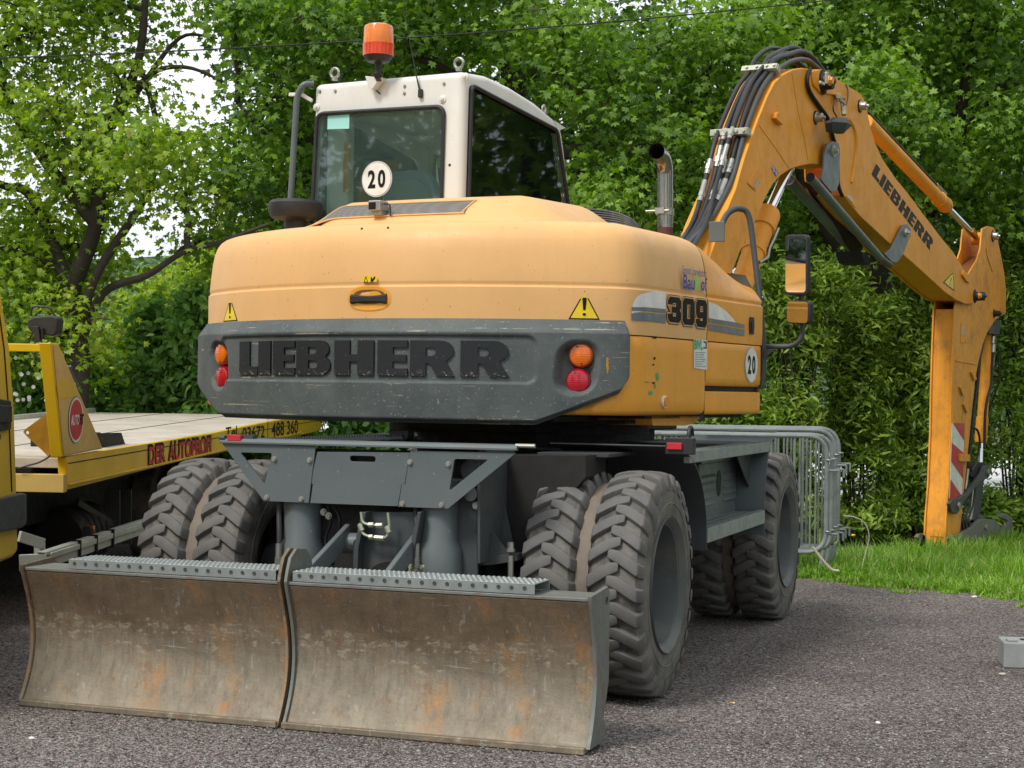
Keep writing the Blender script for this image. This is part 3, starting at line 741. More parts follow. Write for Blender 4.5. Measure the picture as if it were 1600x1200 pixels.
# blade lift cylinders, arms and brackets
def liftcyl(px):
    YC = -.53
    top = hY(px, 750, YC); bot = hY(px+3, 905, YC); x = top[0]
    zt, z1, z2, z3 = top[2], hY(px, 842, YC)[2], hY(px, 858, YC)[2], hY(px, 905, YC)[2]
    o = obj('lift_cylinder', lathe([(zt, .0), (zt, .082), (z1, .082), (z2, .102), (z3-.02, .102), (z3-.02, .085), (z3-.10, .085), (z3-.1, .0)][::-1], (x, YC, 0), EZ, 32), M['grey'], EXC)
    obj('piston_rod', cyl((x, YC, z3-.10), (x, YC+.02, .22), .036), M['chrome'], o)
    pts = [A(x-.088, YC-.05, zt+.02), A(x-.086, YC-.06, zt-.12), A(x-.070, YC-.085, z1+.03), A(x-.062, YC-.100, z2-.01)]
    obj('hose', tube(spline(pts), .0125), M['rubber'], o)
    q = A(x-.062, YC-.104, z2-.0)
    obj('hose_fitting', join(cyl(q+A(0, 0, .03), q-A(0, 0, .03), .0135, 12), cyl(q-A(0, 0, .03), q-A(0, 0, .075), .017, 6), cyl(q+A(0, 0, -.075), q+A(0, .06, -.085), .012, 12)), M['steel'], o)
    fl = boxc(q+A(0, .012, -.088), (.075, .022, .055))
    f = obj('port_flange', fl, M['clamp'], o, bevel=.006)
    for dx in (-.024, .024):
        for dz in (-.016, .016): obj('bolt', boltg(q+A(dx, -.0, -.088+dz), (0, -1, 0), .008, .008), M['clamp'], o)
    for a in np.linspace(0, 2*math.pi, 10, endpoint=False):
        pass
liftcyl(474); liftcyl(688)
# link arms
def arm(p0, p1, Y0, Y1, w=.025, h=.085):
    a, b = hY(*p0, Y0), hY(*p1, Y1); obj('blade_arm', boxab(a, b, w, h), M['grey'], EXC, bevel=.006)
arm((545, 832), (478, 905), -.55, -1.02); arm((652, 845), (600, 915), -.55, -1.02)
obj('pivot_pin', join(cyl(hY(536, 848, -.58), hY(536, 848, -.58)+A(.08, 0, 0), .045, 24), cyl(hY(543, 848, -.60), hY(543, 848, -.60)+A(.05, -.02, 0), .018, 18)), M['grey'], EXC)
# central mounting plate with a round opening
cp = [hY(*p, -.60) for p in ((552, 905), (553, 850), (565, 800), (650, 800), (646, 905))]
hole = circ(hY(612, 905, -.60), A(1, 0, 0), EZ, .115, .075, 24)
obj('mounting_plate', join(prism(cp, (0, .02, 0)), prism([hY(*p, -.66) for p in ((551, 908), (552, 855), (566, 800), (572, 800), (560, 856), (558, 908))], (0, .10, 0)), prism([hY(*p, -.66) for p in ((636, 870), (652, 800), (658, 800), (645, 872))], (0, .08, 0))), M['darkgrey'], EXC, bevel=.003)
obj('plate_opening', prism([p-A(0, .003, 0) for p in hole], (0, .002, 0)), M['blackin'], EXC, smooth=0)
# hydraulic pipe loop
def pt(x, y, Y=-.66): return hY(x, y, Y)
for pp in (((564, 800), (566, 816), (575, 820), (598, 821)), ((561, 818), (566, 834), (578, 839), (604, 841), (609, 826), (606, 801))):
    obj('hydraulic_pipe', tube(fillet([pt(*p) for p in pp], .02), .006, 10), M['clamp'], EXC)
for (a, b) in (((576, 820), (584, 820)), ((588, 821), (598, 821)), ((577, 839), (583, 839)), ((586, 840), (600, 841)), ((562, 819), (566, 829)), ((604, 822), (608, 832))):
    obj('pipe_fitting', cyl(pt(*a), pt(*b), .012, 6), M['clamp'], EXC, smooth=20)
for pp in (((512, 790), (516, 815), (508, 845), (520, 880)), ((522, 792), (530, 812), (526, 840), (516, 868)), ((668, 800), (658, 822), (664, 850), (655, 880)), ((640, 798), (648, 815), (640, 835))):
    obj('brake_hose', tube(spline([hY(x, y, -.50) for x, y in pp]), .010, 8), M['rubber'], EXC)
for (x, y) in ((506, 800), (514, 806), (744, 790), (757, 705), (768, 716)):
    obj('bolt', boltg(hY(x, y, -.53), (0, -1, 0), .012, .014), M['steel'], EXC)
# right side bracket plates beside the lift cylinder
sp = [hY(*p, -.52) for p in ((700, 798), (745, 760), (746, 905), (722, 905), (712, 815))]
obj('side_bracket', prism(sp, (0, .02, 0)), M['darkgrey'], EXC, bevel=.003)
obj('side_bracket', prism([hX(*p, .52) for p in ((746, 700), (800, 700), (806, 860), (746, 880))], (.012, 0, 0)), M['darkgrey'], EXC)
obj('pin', join(cyl(hY(735, 735, -.56), hY(735, 735, -.56)+A(0, .1, 0), .045, 22), cyl(hY(735, 772, -.56), hY(735, 772, -.56)+A(0, .1, 0), .03, 22)), M['darkgrey'], EXC)
rib = [hY(*p, -.45) for p in ((752, 810), (790, 858), (806, 876), (752, 880))]
obj('gusset', prism(rib, (0, .01, 0)), M['darkgrey'], EXC)
rib = [hY(*p, -.30) for p in ((778, 750), (784, 770), (806, 870), (782, 868))]
obj('gusset', prism(rib, (0, .01, 0)), M['darkgrey'], EXC)
obj('support_shelf', prism([hY(*p, -.46) for p in ((748, 872), (775, 868), (806, 866), (808, 876), (775, 882), (748, 884))], (0, .15, 0)), M['darkgrey'], EXC, bevel=.002)
obj('bolt', join(boltg(hY(798, 862, -.47), EZ, .014, .04), cyl(hY(798, 868, -.47), hY(798, 905, -.47), .012)), M['steel'], EXC)
obj('frame_side_plate', prism([hY(*p, -.25) for p in ((800, 712), (915, 712), (915, 745), (800, 880), (752, 880), (752, 712))], (0, .3, 0)), M['blackin'], EXC)  # black colour carries the shade beside the turntable

# right running gear side: platform, tool box, steps, mudguards
XS = 1.20
def sX(x, y, X=XS): return hX(x, y, X)
# upper platform edge beam
a, b = sX(1078, 707), sX(1203, 692)
zpl = (a[2]+b[2])/2+.005
y0, y1 = a[1], b[1]
pb = obj('platform_edge', boxW(XS-.03, XS, y0, y1, zpl-.055, zpl), M['galv'], EXC, bevel=.003)
obj('serration', join(*[boxW(XS-.03, XS, y-.004, y+.004, zpl, zpl+.009) for y in np.linspace(y0+.02, y1-.02, 46)]), M['galv'], pb, smooth=0)['kind'] = 'stuff'
obj('side_platform', join(boxW(.40, XS-.031, y0+.02, y1, zpl-.012, zpl), boxW(.62, .95, -.10, y0, zpl-.02, zpl-.004)), M['platform'], EXC, bevel=.002)
obj('side_platform', join(boxW(-XS+.03, -.40, y0, y1, zpl-.012, zpl)), M['darkgrey'], EXC, bevel=.002)
# tool box
BX = 1.04
yb0, yb1 = sX(1092, 790, BX)[1], sX(1150, 770, BX)[1]
tb = obj('tool_box', boxW(.55, BX, yb0, yb1, .66, .975), M['grey'], EXC, bevel=.006)
obj('box_lid', boxW(.54, BX+.015, yb0-.01, yb1+.01, .976, 1.005), M['grey'], tb, bevel=.005)
for k in range(5):
    z = .90-k*.036
    for (ya, yb) in ((yb0+.04, yb0+(yb1-yb0)*.38), (yb0+(yb1-yb0)*.62, yb1-.04)):
        obj('louvre', prism([A(BX+.001, ya, z), A(BX+.013, ya+.01, z+.004), A(BX+.001, ya, z+.016)], (0, yb-ya, 0)), M['grey'], tb, smooth=0)
obj('box_hole', prism(circ(A(BX+.0015, yb0+(yb1-yb0)*.5, .86), A(0, 1, 0), EZ, .055, .07, 22), (.002, 0, 0)), M['blackin'], tb)
# lower step
a, b = sX(1106, 836, 1.20), sX(1195, 806, 1.20)
zs = (a[2]+b[2])/2
sp_ = obj('side_step', join(boxW(1.17, 1.20, a[1], b[1], zs-.04, zs+.03), boxW(.94, .965, a[1], b[1], zs-.03, zs+.03)), M['galv'], EXC, bevel=.002)
bars = [boxW(.965, 1.17, y-.003, y+.003, zs-.005, zs+.026) for y in np.linspace(a[1]+.02, b[1]-.02, 34)]+[boxW(x-.002, x+.002, a[1], b[1], zs, zs+.027) for x in np.linspace(1.0, 1.14, 4)]
obj('step_grating', join(*bars), M['galv'], sp_, smooth=0)['kind'] = 'stuff'
obj('serration', join(*[boxW(1.17, 1.20, y-.004, y+.004, zs+.03, zs+.038) for y in np.linspace(a[1]+.02, b[1]-.02, 40)]), M['galv'], sp_, smooth=0)['kind'] = 'stuff'
# rear mudguard: curved sheet behind the rear wheel
def guard(pts, x0, x1, th=.006):
    V = []; F = []
    P = spline([A(0, y, z) for y, z in pts], 6); n = len(P)
    T = np.gradient(P, axis=0); Nn = np.array([nrm(np.cross(t, A(1, 0, 0))) for t in T])
    prof = [p for p in P]+[p+q*th for p, q in zip(P[::-1], Nn[::-1])]
    return prism([A(x0, p[1], p[2]) for p in prof], (x1-x0, 0, 0))
gz = sX(1062, 697, 1.20)
g_pts = [(.33, zpl+.03), (.42, zpl-.01), (.50, zpl-.10), (.545, .80), (.565, .62), (.57, .42)]
e = [sX(*p, 1.20) for p in ((1072, 705), (1088, 728), (1099, 765), (1104, 810), (1104, 860))]
g_pts = [(p[1], p[2]) for p in e]
g_pts = [(g_pts[0][0]-.16, g_pts[0][1]+.03)]+g_pts
mg = obj('mudguard', guard(g_pts, .60, 1.20), M['darkgrey'], EXC, smooth=40)
q = sX(1094, 846, 1.20)
obj('mount_hole', cyl(hX(1094, 847, 1.20)+A(-.05, -.004, 0), hX(1094, 847, 1.20)+A(-.05, -.006, 0), .008), M['galv'], mg)
rp = hY(1054, 697, g_pts[0][0]-.02)
obj('rear_lamp_bracket', boxc(rp+A(.02, .03, 0), (.13, .05, .075)), M['black'], EXC, bevel=.004)
obj('reflector', boxc(rp+A(-.0, -.001, 0), (.068, .014, .030)), M['redp'], EXC, bevel=.002)
c = rp+A(.06, .05, .045)
obj('lifting_loop', tube([c+A(0, .035*math.cos(t), .04*math.sin(t)) for t in np.linspace(0, math.pi, 12)], .009), M['black'], EXC)
# front mudguard
fg = [sX(*p, 1.20) for p in ((1210, 684), (1203, 700), (1198, 740), (1195, 790), (1195, 836))]
f_pts = [(p[1], p[2]) for p in fg]
obj('mudguard', guard(f_pts, .72, 1.20), M['grey'], EXC, smooth=40)
obj('gusset', prism([A(1.10, f_pts[1][0]-.45, zpl-.06), A(1.10, f_pts[1][0]-.01, zpl-.06), A(1.10, f_pts[2][0]-.0, .80)], (.006, 0, 0)), M['darkgrey'], EXC)
obj('mudguard_lip', boxW(.80, 1.20, f_pts[0][0]-.01, f_pts[0][0]+.10, zpl+.05, zpl+.058), M['grey'], EXC, bevel=.002)
# ------------------------------------------------------------------ upper carriage body
U0, HW, VR, RR_, RC, VF = -.06, 1.235, -1.55, 1.82, .25, .5
def mkplan(hw=HW, vr=VR, R=RR_, r=RC, vf=VF):
    cv = vr+R; cu = hw-r; cc = cv-math.sqrt((R-r)**2-cu**2); a0 = math.atan2(cu, cv-cc); pts = []
    for a in np.linspace(0, a0, 60): pts.append((R*math.sin(a), cv-R*math.cos(a)))
    for a in np.linspace(a0, math.pi/2, 24)[1:]: pts.append((cu+r*math.sin(a), cc-r*math.cos(a)))
    for v in np.linspace(cc, vf, 30)[1:]: pts.append((hw, v))
    p = np.array(pts); p = np.vstack([np.array([(-u, v) for u, v in pts[:0:-1]]), p])
    d = np.r_[0, np.cumsum(np.hypot(*np.diff(p, axis=0).T))]; d = d-d[len(pts)-1]
    p[:, 0] += U0; T = np.gradient(p, axis=0); T /= np.hypot(*T.T)[:, None]
    return p, d, np.c_[T[:, 1], -T[:, 0]]
PP, PS, PN = mkplan(); SMAX = PS[-1]
def surf(s, z, off=0, k=1.0):                                  # point of the body shell: arc length s, height z
    u = np.interp(s, PS, PP[:, 0]); v = np.interp(s, PS, PP[:, 1])
    nu = np.interp(s, PS, PN[:, 0]); nv = np.interp(s, PS, PN[:, 1])
    if s > SMAX: v += s-SMAX
    if s < -SMAX: v += -SMAX-s
    u += nu*off; v += nv*off
    if k != 1: u = U0+(u-U0)*k; v = .5+(v-.5)*k
    return U(u, v, z)
_ss = np.linspace(-1.6, SMAX+.2, 500)
def srf(x, y, off=0):                                          # where a mark of the photograph lies on the shell
    z = 1.6
    for it in range(5):
        xs = np.array([proj(surf(s, z, off))[0] for s in _ss])
        vis = [i for i in range(len(_ss)-1) if xs[i] <= x < xs[i+1]]
        i = min(vis, key=lambda i: proj(surf(_ss[i], z, off))[2])
        s = _ss[i]+(x-xs[i])/(xs[i+1]-xs[i])*(_ss[1]-_ss[0])
        for _ in range(3):
            z0 = proj(surf(s, z, off))[1]; z1 = proj(surf(s, z+.1, off))[1]; z += (y-z0)/(z1-z0)*.1
    return s, z
SEAM = srf(1105, 470)[0]                                        # joint between hood and side door
SD = SMAX+.05
# profile of the hood: (z, inset, k)
def hood_prof():
    pr = [(1.60, -.03, 1), (1.60, 0, 1), (1.66, .002, 1), (1.72, .002, 1), (1.78, .003, 1), (1.806, .002, 1), (1.812, -.006, 1), (1.819, -.008, 1), (1.828, -.004, 1), (1.836, -.004, 1),
          (1.90, -.010, 1), (1.97, -.018, 1), (2.02, -.028, 1), (2.055, -.042, 1), (2.08, -.060, 1), (2.098, -.085, 1), (2.110, -.115, 1), (2.118, -.15, 1)]
    return pr
HP = hood_prof()
def hood_pt(s, row, fz=None):
    z, off, k = HP[row]
    sid = sstep(2.05, 3.0, abs(s))                             # shoulder drops and rounds towards the front
    if z > 1.84:
        t = (z-1.84)/(2.118-1.84)
        z = 1.84+(z-1.84)*(1-.62*sid)
        off = off*(1+1.3*sid)
    return surf(s, z, off)
def hood_piece(s0, s1, n, top=True):
    S = np.linspace(s0, s1, n); rows = len(HP); V = []
    for r in range(rows):
        for s in S: V.append(hood_pt(s, r))
    # carry the shell over the top towards the middle of the machine
    last = [V[(rows-1)*n+i] for i in range(n)]
    c = U(U0, .5, 0)
    for k, dz in ((.94, .012), (.84, .02), (.66, .022), (.4, .022), (.1, .022)):
        for p in last: q = c+(p-c)*k; q = A(q[0], q[1], p[2]+dz); V.append(q)
    R = rows+5
    F = [[j*n+i, j*n+i+1, (j+1)*n+i+1, (j+1)*n+i] for j in range(R-1) for i in range(n-1)]
    return V, F
hood = obj('engine_hood', hood_piece(-SD, SEAM-.004, 120), M['hood'], EXC, smooth=50)
door = obj('side_door', hood_piece(SEAM+.004, SD, 40), M['orange'], EXC, smooth=50)
obj('seam_backing', grid(lambda i, j: surf(SEAM-.03+.06*i, 1.20+j*.22, -.018), 2, 4), M['blackin'], EXC)
# front end of the door: closing sheet
obj('front_closing_panel', prism([U(U0+HW-.02, VF+.045, 1.24), U(U0+HW-.02, VF+.045, 1.83), U(U0+HW-.10, VF+.045, 1.98), U(.75, VF+.045, 2.02), U(.75, VF+.045, 1.24)], EV*.012), M['darkgrey'], EXC)

SE = 1.318
def bz(s):                                                      # lower edge of the bumper
    a = abs(s); return 1.187 if a < .90 else 1.187+(a-.90)/(1.27-.90)*.145 if a < 1.27 else 1.332+(a-1.27)/.06*.10
# lower side panels: (s0, s1) with rounded lower edge
def panel(s0, s1, zt, zb, off=0.0, n=30, rb=.03, taper=None):
    S = np.linspace(s0, s1, n); rows = []
    prof = [(0, 0)]
    V = []; nr = 0
    H = lambda s: (zt, zb if taper is None else taper(s))
    ts = [0, .01, .04, .2, .5, .8, .93, .975, 1.0, 1.0]
    of = [-.03, -.005, 0, 0, 0, 0, -.002, -.010, -.03, -.10]
    for t, o in zip(ts, of):
        for i, s in enumerate(S):
            a, b = H(s); e = 0
            if i == 0 or i == n-1: e = -.006
            V.append(surf(s, a+(b-a)*t, off+o+e-.055*(1-sstep(1.24, 1.30, abs(s)))*sstep(-.02, .05, a+(b-a)*t-bz(s))))
    R = len(ts)
    F = [[(j+1)*n+i, (j+1)*n+i+1, j*n+i+1, j*n+i] for j in range(R-1) for i in range(n-1)]
    return V, F
ztop = 1.598
zb = 1.232
tp = lambda s: zb if s > 1.12 else 1.195+(zb-1.195)*0
obj('corner_panel', panel(.80, SEAM-.004, ztop, zb, .0, 60), M['orange'], EXC, smooth=50)
obj('corner_panel', panel(-SD, -.80, ztop, zb, .0, 60), M['orange'], EXC, smooth=50)
obj('lower_door_panel', panel(SEAM+.004, SD, 1.598, 1.375, .0, 24), M['orange'], EXC, smooth=50)
obj('sill_panel', panel(SEAM+.004, SD, 1.350, zb, -.002, 24), M['orange'], EXC, smooth=50)
obj('gap_backing', grid(lambda i, j: surf(.9+(SD-.95)*i/19, 1.25+j*.36, -.025), 20, 2), M['blackin'], EXC)
obj('belly_plate', prism([U(.55, -.85, 1.17), U(1.0, -.80, 1.19), U(1.05, -.45, 1.19), U(.6, -.3, 1.17)], (0, 0, .02)), M['blackin'], EXC)
tk = [hu(*p, 1.10) for p in ((1018, 650), (1094, 650), (1086, 662), (1070, 665), (1020, 665))]
obj('belly_guard', prism(rpoly(tk, .01), -EU*.3), M['orange'], EXC, bevel=.003)
obj('body_floor', join(boxU(-1.1, 1.1, -.8, .45, 1.215, 1.235), boxU(-.9, .85, -1.25, -.8, 1.2, 1.22)), M['blackin'], EXC)

# grey rear bumper -------------------------------------------------
nl0, nl1, nz0, nz1 = -.90, .885, 1.348, 1.603
nl1 = .90
q0 = srf(360, 592, .05); q1 = srf(836, 600, .05)
def rrect(s, z, cs, cz, hs, hz, r):                             # signed distance to a rounded rectangle
    dx = abs(s-cs)-(hs-r); dz = abs(z-cz)-(hz-r)
    return math.hypot(max(dx, 0), max(dz, 0))+min(max(dx, dz), 0)-r
LC = srf(906, 572, .02)
LX = abs(LC[0]); LXL = abs(srf(345, 570, .02)[0])-.012
def bump_off(s, z, zbm):
    e = min(SE-abs(s), z-zbm)                                    # distance to the outer edge
    off = .052
    if z > 1.600: off = .052-(z-1.600)/.062*.044                 # sloping ledge on top
    off -= .030*(1-sstep(0, .022, e))
    if z < 1.600:
        d = rrect(s, z, 0, 1.478, .905, .112, .05); off -= .013*(1-sstep(-.014, 0.0, d))
        for sg in (-1, 1):
            ds = (z-1.445)*(.10)                                 # the lamp pocket leans
            d = rrect(s-ds*sg, z, sg*((LX if sg > 0 else LXL)-.018), 1.445, .100, .125, .085)
            depth = .062*(1-sstep(-.05, .004, d))
            off -= depth
    return off
nS = 400
Ssp = np.linspace(-SE, SE, nS)
tz = np.concatenate([np.linspace(0, .06, 6)[:-1], np.linspace(.06, .86, 62), np.linspace(.865, 1, 8)])
V = []
for t in tz:
    for s in Ssp:
        b_ = bz(s)
        z = b_+(1.600-b_)*min(1, t/.865) if t <= .865 else 1.600+(t-.865)/.135*.062
        V.append(surf(s, z, bump_off(s, z, b_)))
nR = len(tz)
def ring_row(zf, off): return [surf(s, zf(s), off) for s in Ssp]
F = [[j*nS+i, j*nS+i+1, (j+1)*nS+i+1, (j+1)*nS+i] for j in range(nR-1) for i in range(nS-1)]
base = len(V)
V += ring_row(lambda s: 1.664, -.10); k = nR-1
F += [[k*nS+i, k*nS+i+1, base+i+1, base+i] for i in range(nS-1)]
base2 = len(V)
V += ring_row(lambda s: bz(s)+.0, -.16)
F += [[base2+i, base2+i+1, i+1, i] for i in range(nS-1)]
for e in (0, nS-1):
    c = len(V); V.append(surf(Ssp[e], 1.5, -.1))
    for j in range(nR-1):
        F.append([c, j*nS+e, (j+1)*nS+e] if e else [c, (j+1)*nS+e, j*nS+e])
BUM = obj('rear_bumper', (V, F), M['bumper'], EXC, smooth=38)
# raised name on the bumper
def onb(off0): return lambda x, y, o: surf(x, y, off0+o)
spans_px = [(376.5, 404.7), (406, 424.5), (428.7, 462), (465, 518), (524, 585), (591, 637.5), (641.5, 711), (720, 796)]
z0_, z1_ = 1.400, 1.560
Z = lambda g: ([(p[0], z0_+(z1_-z0_)*p[1]) for p in g[0]], g[1])
for (a, b), ch in zip(spans_px, 'LIEBHERR'):
    s0, s1 = srf(a, 560, .04)[0], srf(b, 560, .04)[0]
    g = wordpolys(ch, [(s0, s1)])[0]
    g = Z(g)
    obj('letter', place(g, onb(.0385), .011, .06), M['letter'], BUM, smooth=0)
# lamps in the pockets
def lamp(s, z, mat, r=.055):
    c = surf(s, z, -.010); c2 = surf(s, z, .0); n = nrm(c2-c)
    # aim the lamp along the machine axis, as the pocket floor is flat
    n = nrm(n*.6-EV*.4)
    h = obj('lamp_housing', lathe([(-.02, r*1.16), (.008, r*1.16), (.012, r*1.06), (.012, 0)], c, n, 32), M['black'], BUM)
    l = obj('tail_lamp', lathe([(.010, r*1.04), (.030, r), (.040, r*.86), (.046, r*.55), (.048, .0005)], c, n, 32), mat, BUM)
    for a in (1.2, 4.6):
        e1 = nrm(np.cross(n, EZ)); e2 = np.cross(e1, n)
        p = c+e1*math.cos(a)*r*.72+e2*math.sin(a)*r*.72+n*.042
        obj('screw', cyl(p-n*.004, p+n*.003, .004, 8), M['black'], l)
for sg in (-1, 1):
    X_ = LX if sg > 0 else LXL; lamp(sg*(X_+.010), 1.503, M['amber']); lamp(sg*X_, 1.386, M['red'])

# hood details -----------------------------------------------------
# pull handle in its recess
hs, hz = srf(577, 466)
def onh(off0=0.0): return lambda x, y, o: surf(x, y, off0+o)
def ell(cs, cz, a, b, n=32): return [(cs+a*math.copysign(abs(math.cos(t))**.8, math.cos(t)), cz+b*math.copysign(abs(math.sin(t))**.8, math.sin(t))) for t in np.linspace(0, 2*math.pi, n, endpoint=False)]
def ringpatch(cs, cz, prof, n=36):                               # prof: (scale, off)
    V = []; F = []
    for (sc, of) in prof:
        for (x, y) in ell(cs, cz, .106*sc, .055*sc, n): V.append(surf(x, y, of))
    for j in range(len(prof)-1):
        for i in range(n): F.append([j*n+i, j*n+(i+1) % n, (j+1)*n+(i+1) % n, (j+1)*n+i])
    F.append([(len(prof)-1)*n+i for i in range(n)]); return V, F
obj('handle_recess', ringpatch(hs, hz, [(1.08, .0035), (1.0, .005), (.93, .0045), (.86, .0036)]), M['orange'], hood, smooth=60)
obj('recess_shade_patch', place(poly2d([(x, y) for x, y in ell(hs, hz+.006, .086, .034)]), onh(.0042)), M['rustshade'], hood)  # flat dark patch paints the shade inside the recess
hv_ = []
for t in np.linspace(-1, 1, 17):
    h = .015+.009*t*t; V0 = hs+.094*t
    hv_.append([surf(V0, hz-.004-h, .006), surf(V0, hz-.004-h*.6, .018), surf(V0, hz-.004+h*.6, .018), surf(V0, hz-.004+h, .006)])
V = [p for r in hv_ for p in r]; F = [[i*4+j, (i+1)*4+j, (i+1)*4+(j+1) % 4, i*4+(j+1) % 4] for i in range(16) for j in range(4)]+[[0, 1, 2, 3], [67, 66, 65, 64]]
obj('hood_handle', (V, F), M['black'], hood, smooth=50)
# warning triangles
def sticker(g, s, z, mat, off, parent, name='sticker', fn=None, cut=.05):
    V, F = g; V = [(p[0]+s, p[1]+z) for p in V]
    return obj(name, place((V, F), fn or onh(off), 0, cut), mat, parent, smooth=0)
def tri(w, h, sc=1.0): return poly2d([(-w/2*sc, -h/2+ h/3*(1-sc)*.5), (w/2*sc, -h/2+h/3*(1-sc)*.5), (0, -h/2+h/3*(1-sc)*.5+h*sc)])
def warn(fn, s, z, w, h, parent, fn2=None):
    def T(sc):
        g = [(-w/2, -h/2), (w/2, -h/2), (0, h/2)]; cy = -h/2+h/3
        return poly2d([(x*sc, cy+(y-cy)*sc) for x, y in g])
    for k, (sc, mt) in enumerate(((1.0, 'stickery'), (.93, 'ink'), (.80, 'stickery'))):
        V, F = T(sc); obj('warning_sticker', place(([(p[0]+s, p[1]+z) for p in V], F), fn(.0016+.0010*k), 0, .05), M[mt], parent, smooth=0)
    bar = poly2d([(-.035*w, .16*h-h*.30), (.035*w, .16*h-h*.30), (.065*w, .23*h), (.04*w, .26*h), (-.04*w, .26*h), (-.065*w, .23*h)])
    dot = poly2d([(.052*w*math.cos(t), -.28*h+.045*h*math.sin(t)) for t in np.linspace(0, 6.283, 12, endpoint=False)])
    for g in (bar, dot):
        V, F = g; obj('exclamation_mark', place(([(p[0]+s, p[1]+z-.03*h) for p in V], F), fn(.0052)), M['ink'], parent, smooth=0)
for (xa, xb, yt, yb_) in ((886, 939, 452, 500), (349, 373, 462, 504)):
    a = srf(xa, yb_); b = srf(xb, yb_); c = srf((xa+xb)/2, yt)
    warn(onh, (a[0]+b[0])/2, (a[1]+c[1])/2, b[0]-a[0], c[1]-a[1], hood)
a = srf(567, 441); b = srf(590, 431)
sticker(fit(poly2d([(0, 0), (1, 0), (1, 1), (0, 1)]), b[0]-a[0], b[1]-a[1]), (a[0]+b[0])/2, (a[1]+b[1])/2, M['stickery'], .0065, hood)
w_ = (b[0]-a[0]); c_ = ((a[0]+b[0])/2, (a[1]+b[1])/2)
sticker(poly2d([(-.4*w_, -.016), (-.08*w_, -.016), (-.24*w_, .014)], [[(-.34*w_, -.0125), (-.14*w_, -.0125), (-.24*w_, .0075)]]), c_[0], c_[1], M['ink'], .0075, hood)
sticker(poly2d([(.08*w_, -.012), (.2*w_, -.016), (.4*w_, .004), (.36*w_, .014), (.22*w_, .0), (.1*w_, .012)]), c_[0], c_[1], M['ink'], .0075, hood)
for (x, y) in ((565, 355), (606, 353)):
    s, z = srf(x, y, -.06)
    obj('plug_hole', cyl(surf(s, 2.082, -.064), surf(s, 2.085, -.060), .006, 10), M['black'], hood)
# decals: fade stripe and number
def sq(x, y): return srf(x, y)
def poly_px(pts, off=0.0): return [srf(x, y, off) for x, y in pts]
def dec(pts, mat, off, parent=None, name='decal', holes=()):
    g = poly2d(poly_px(pts), [poly_px(h) for h in holes]); obj(name, place(g, onh(off), 0, .03), M[mat], parent or hood, smooth=0)
dec([(986, 490), (987, 478), (991, 467), (999, 460), (1012, 456.5), (1030, 455.5), (1039, 457), (1039, 487), (1010, 484), (987, 481)][0:9]+[], 'stickerw', .0046)
dec([(986, 480), (1010, 480), (1039, 483), (1039, 489), (1010, 486), (986, 486)], 'stickerg', .0052)
dec([(986, 488.5), (1010, 488.5), (1039, 491.5), (1039, 505), (1010, 502), (986, 501)], 'stickerg', .0046)
dec([(1106, 472), (1112, 473), (1122, 478), (1133, 486), (1145, 499), (1149, 504.5), (1106, 498)], 'stickerw', .0046, door)
dec([(1106, 497), (1149, 504), (1162, 507), (1162, 512.5), (1106, 503)], 'stickerg', .0052, door)
dec([(1106, 505.5), (1162, 515), (1162, 525), (1106, 516)], 'stickerg', .0046, door)
# 309
def offp(P, d):
    P = [np.array(p, float) for p in P]; out = []; n = len(P)
    ar = sum(P[i][0]*P[(i+1) % n][1]-P[(i+1) % n][0]*P[i][1] for i in range(n)); sg = 1 if ar > 0 else -1
    for i in range(n):
        a, b, c = P[i-1], P[i], P[(i+1) % n]; e1 = (b-a)/np.linalg.norm(b-a); e2 = (c-b)/np.linalg.norm(c-b)
        n1 = np.array([e1[1], -e1[0]])*sg; n2 = np.array([e2[1], -e2[0]])*sg; m_ = n1+n2; m_ /= max(.3, (m_@m_)/2)
        out.append(tuple(b+m_*d))
    return out
D3 = [(.02, .72), (.02, .86), (.16, 1), (.84, 1), (.98, .86), (.98, .62), (.86, .5), (.98, .38), (.98, .14), (.84, 0), (.16, 0), (.02, .14), (.02, .30), (.36, .30), (.36, .2), (.62, .2), (.62, .40), (.30, .40), (.30, .60), (.62, .60), (.62, .8), (.36, .8), (.36, .72)]
D0 = [(.02, .14), (.16, 0), (.84, 0), (.98, .14), (.98, .86), (.84, 1), (.16, 1), (.02, .86)]; D0h = [(.36, .2), (.36, .8), (.64, .8), (.64, .2)]
D9 = [(.02, .14), (.16, 0), (.84, 0), (.98, .14), (.98, .86), (.84, 1), (.16, 1), (.02, .86), (.02, .48), (.16, .34), (.62, .34), (.62, .2), (.36, .2), (.36, .26), (.02, .26)]; D9h = [(.36, .54), (.36, .8), (.64, .8), (.64, .54)]
for (xa, xb), o_, h_ in (((1041, 1062), D3, None), ((1064, 1083), D0, D0h), ((1085, 1102.5), D9, D9h)):
    a = srf(xa, 504); b = srf(xb, 509); t = srf(xa, 463)
    zt_, zb_ = srf((xa+xb)/2, 465+(xa-1041)*.10)[1], srf((xa+xb)/2, 503+(xa-1041)*.17)[1]
    f = lambda P: [(a[0]+(b[0]-a[0])*x, zb_+(zt_-zb_)*y) for x, y in P]
    O = f(o_); H = [f(h_)] if h_ else []
    for kk, (d, mt) in enumerate(((.0115, 'ink'), (.0085, 'hood'), (.003, 'ink'))):
        hh = [offp(h, -d*.9) for h in H]
        obj('number_decal', place(poly2d(offp(O, d), hh), onh(.0058+.0009*kk), 0, .03), M[mt], hood, smooth=0)
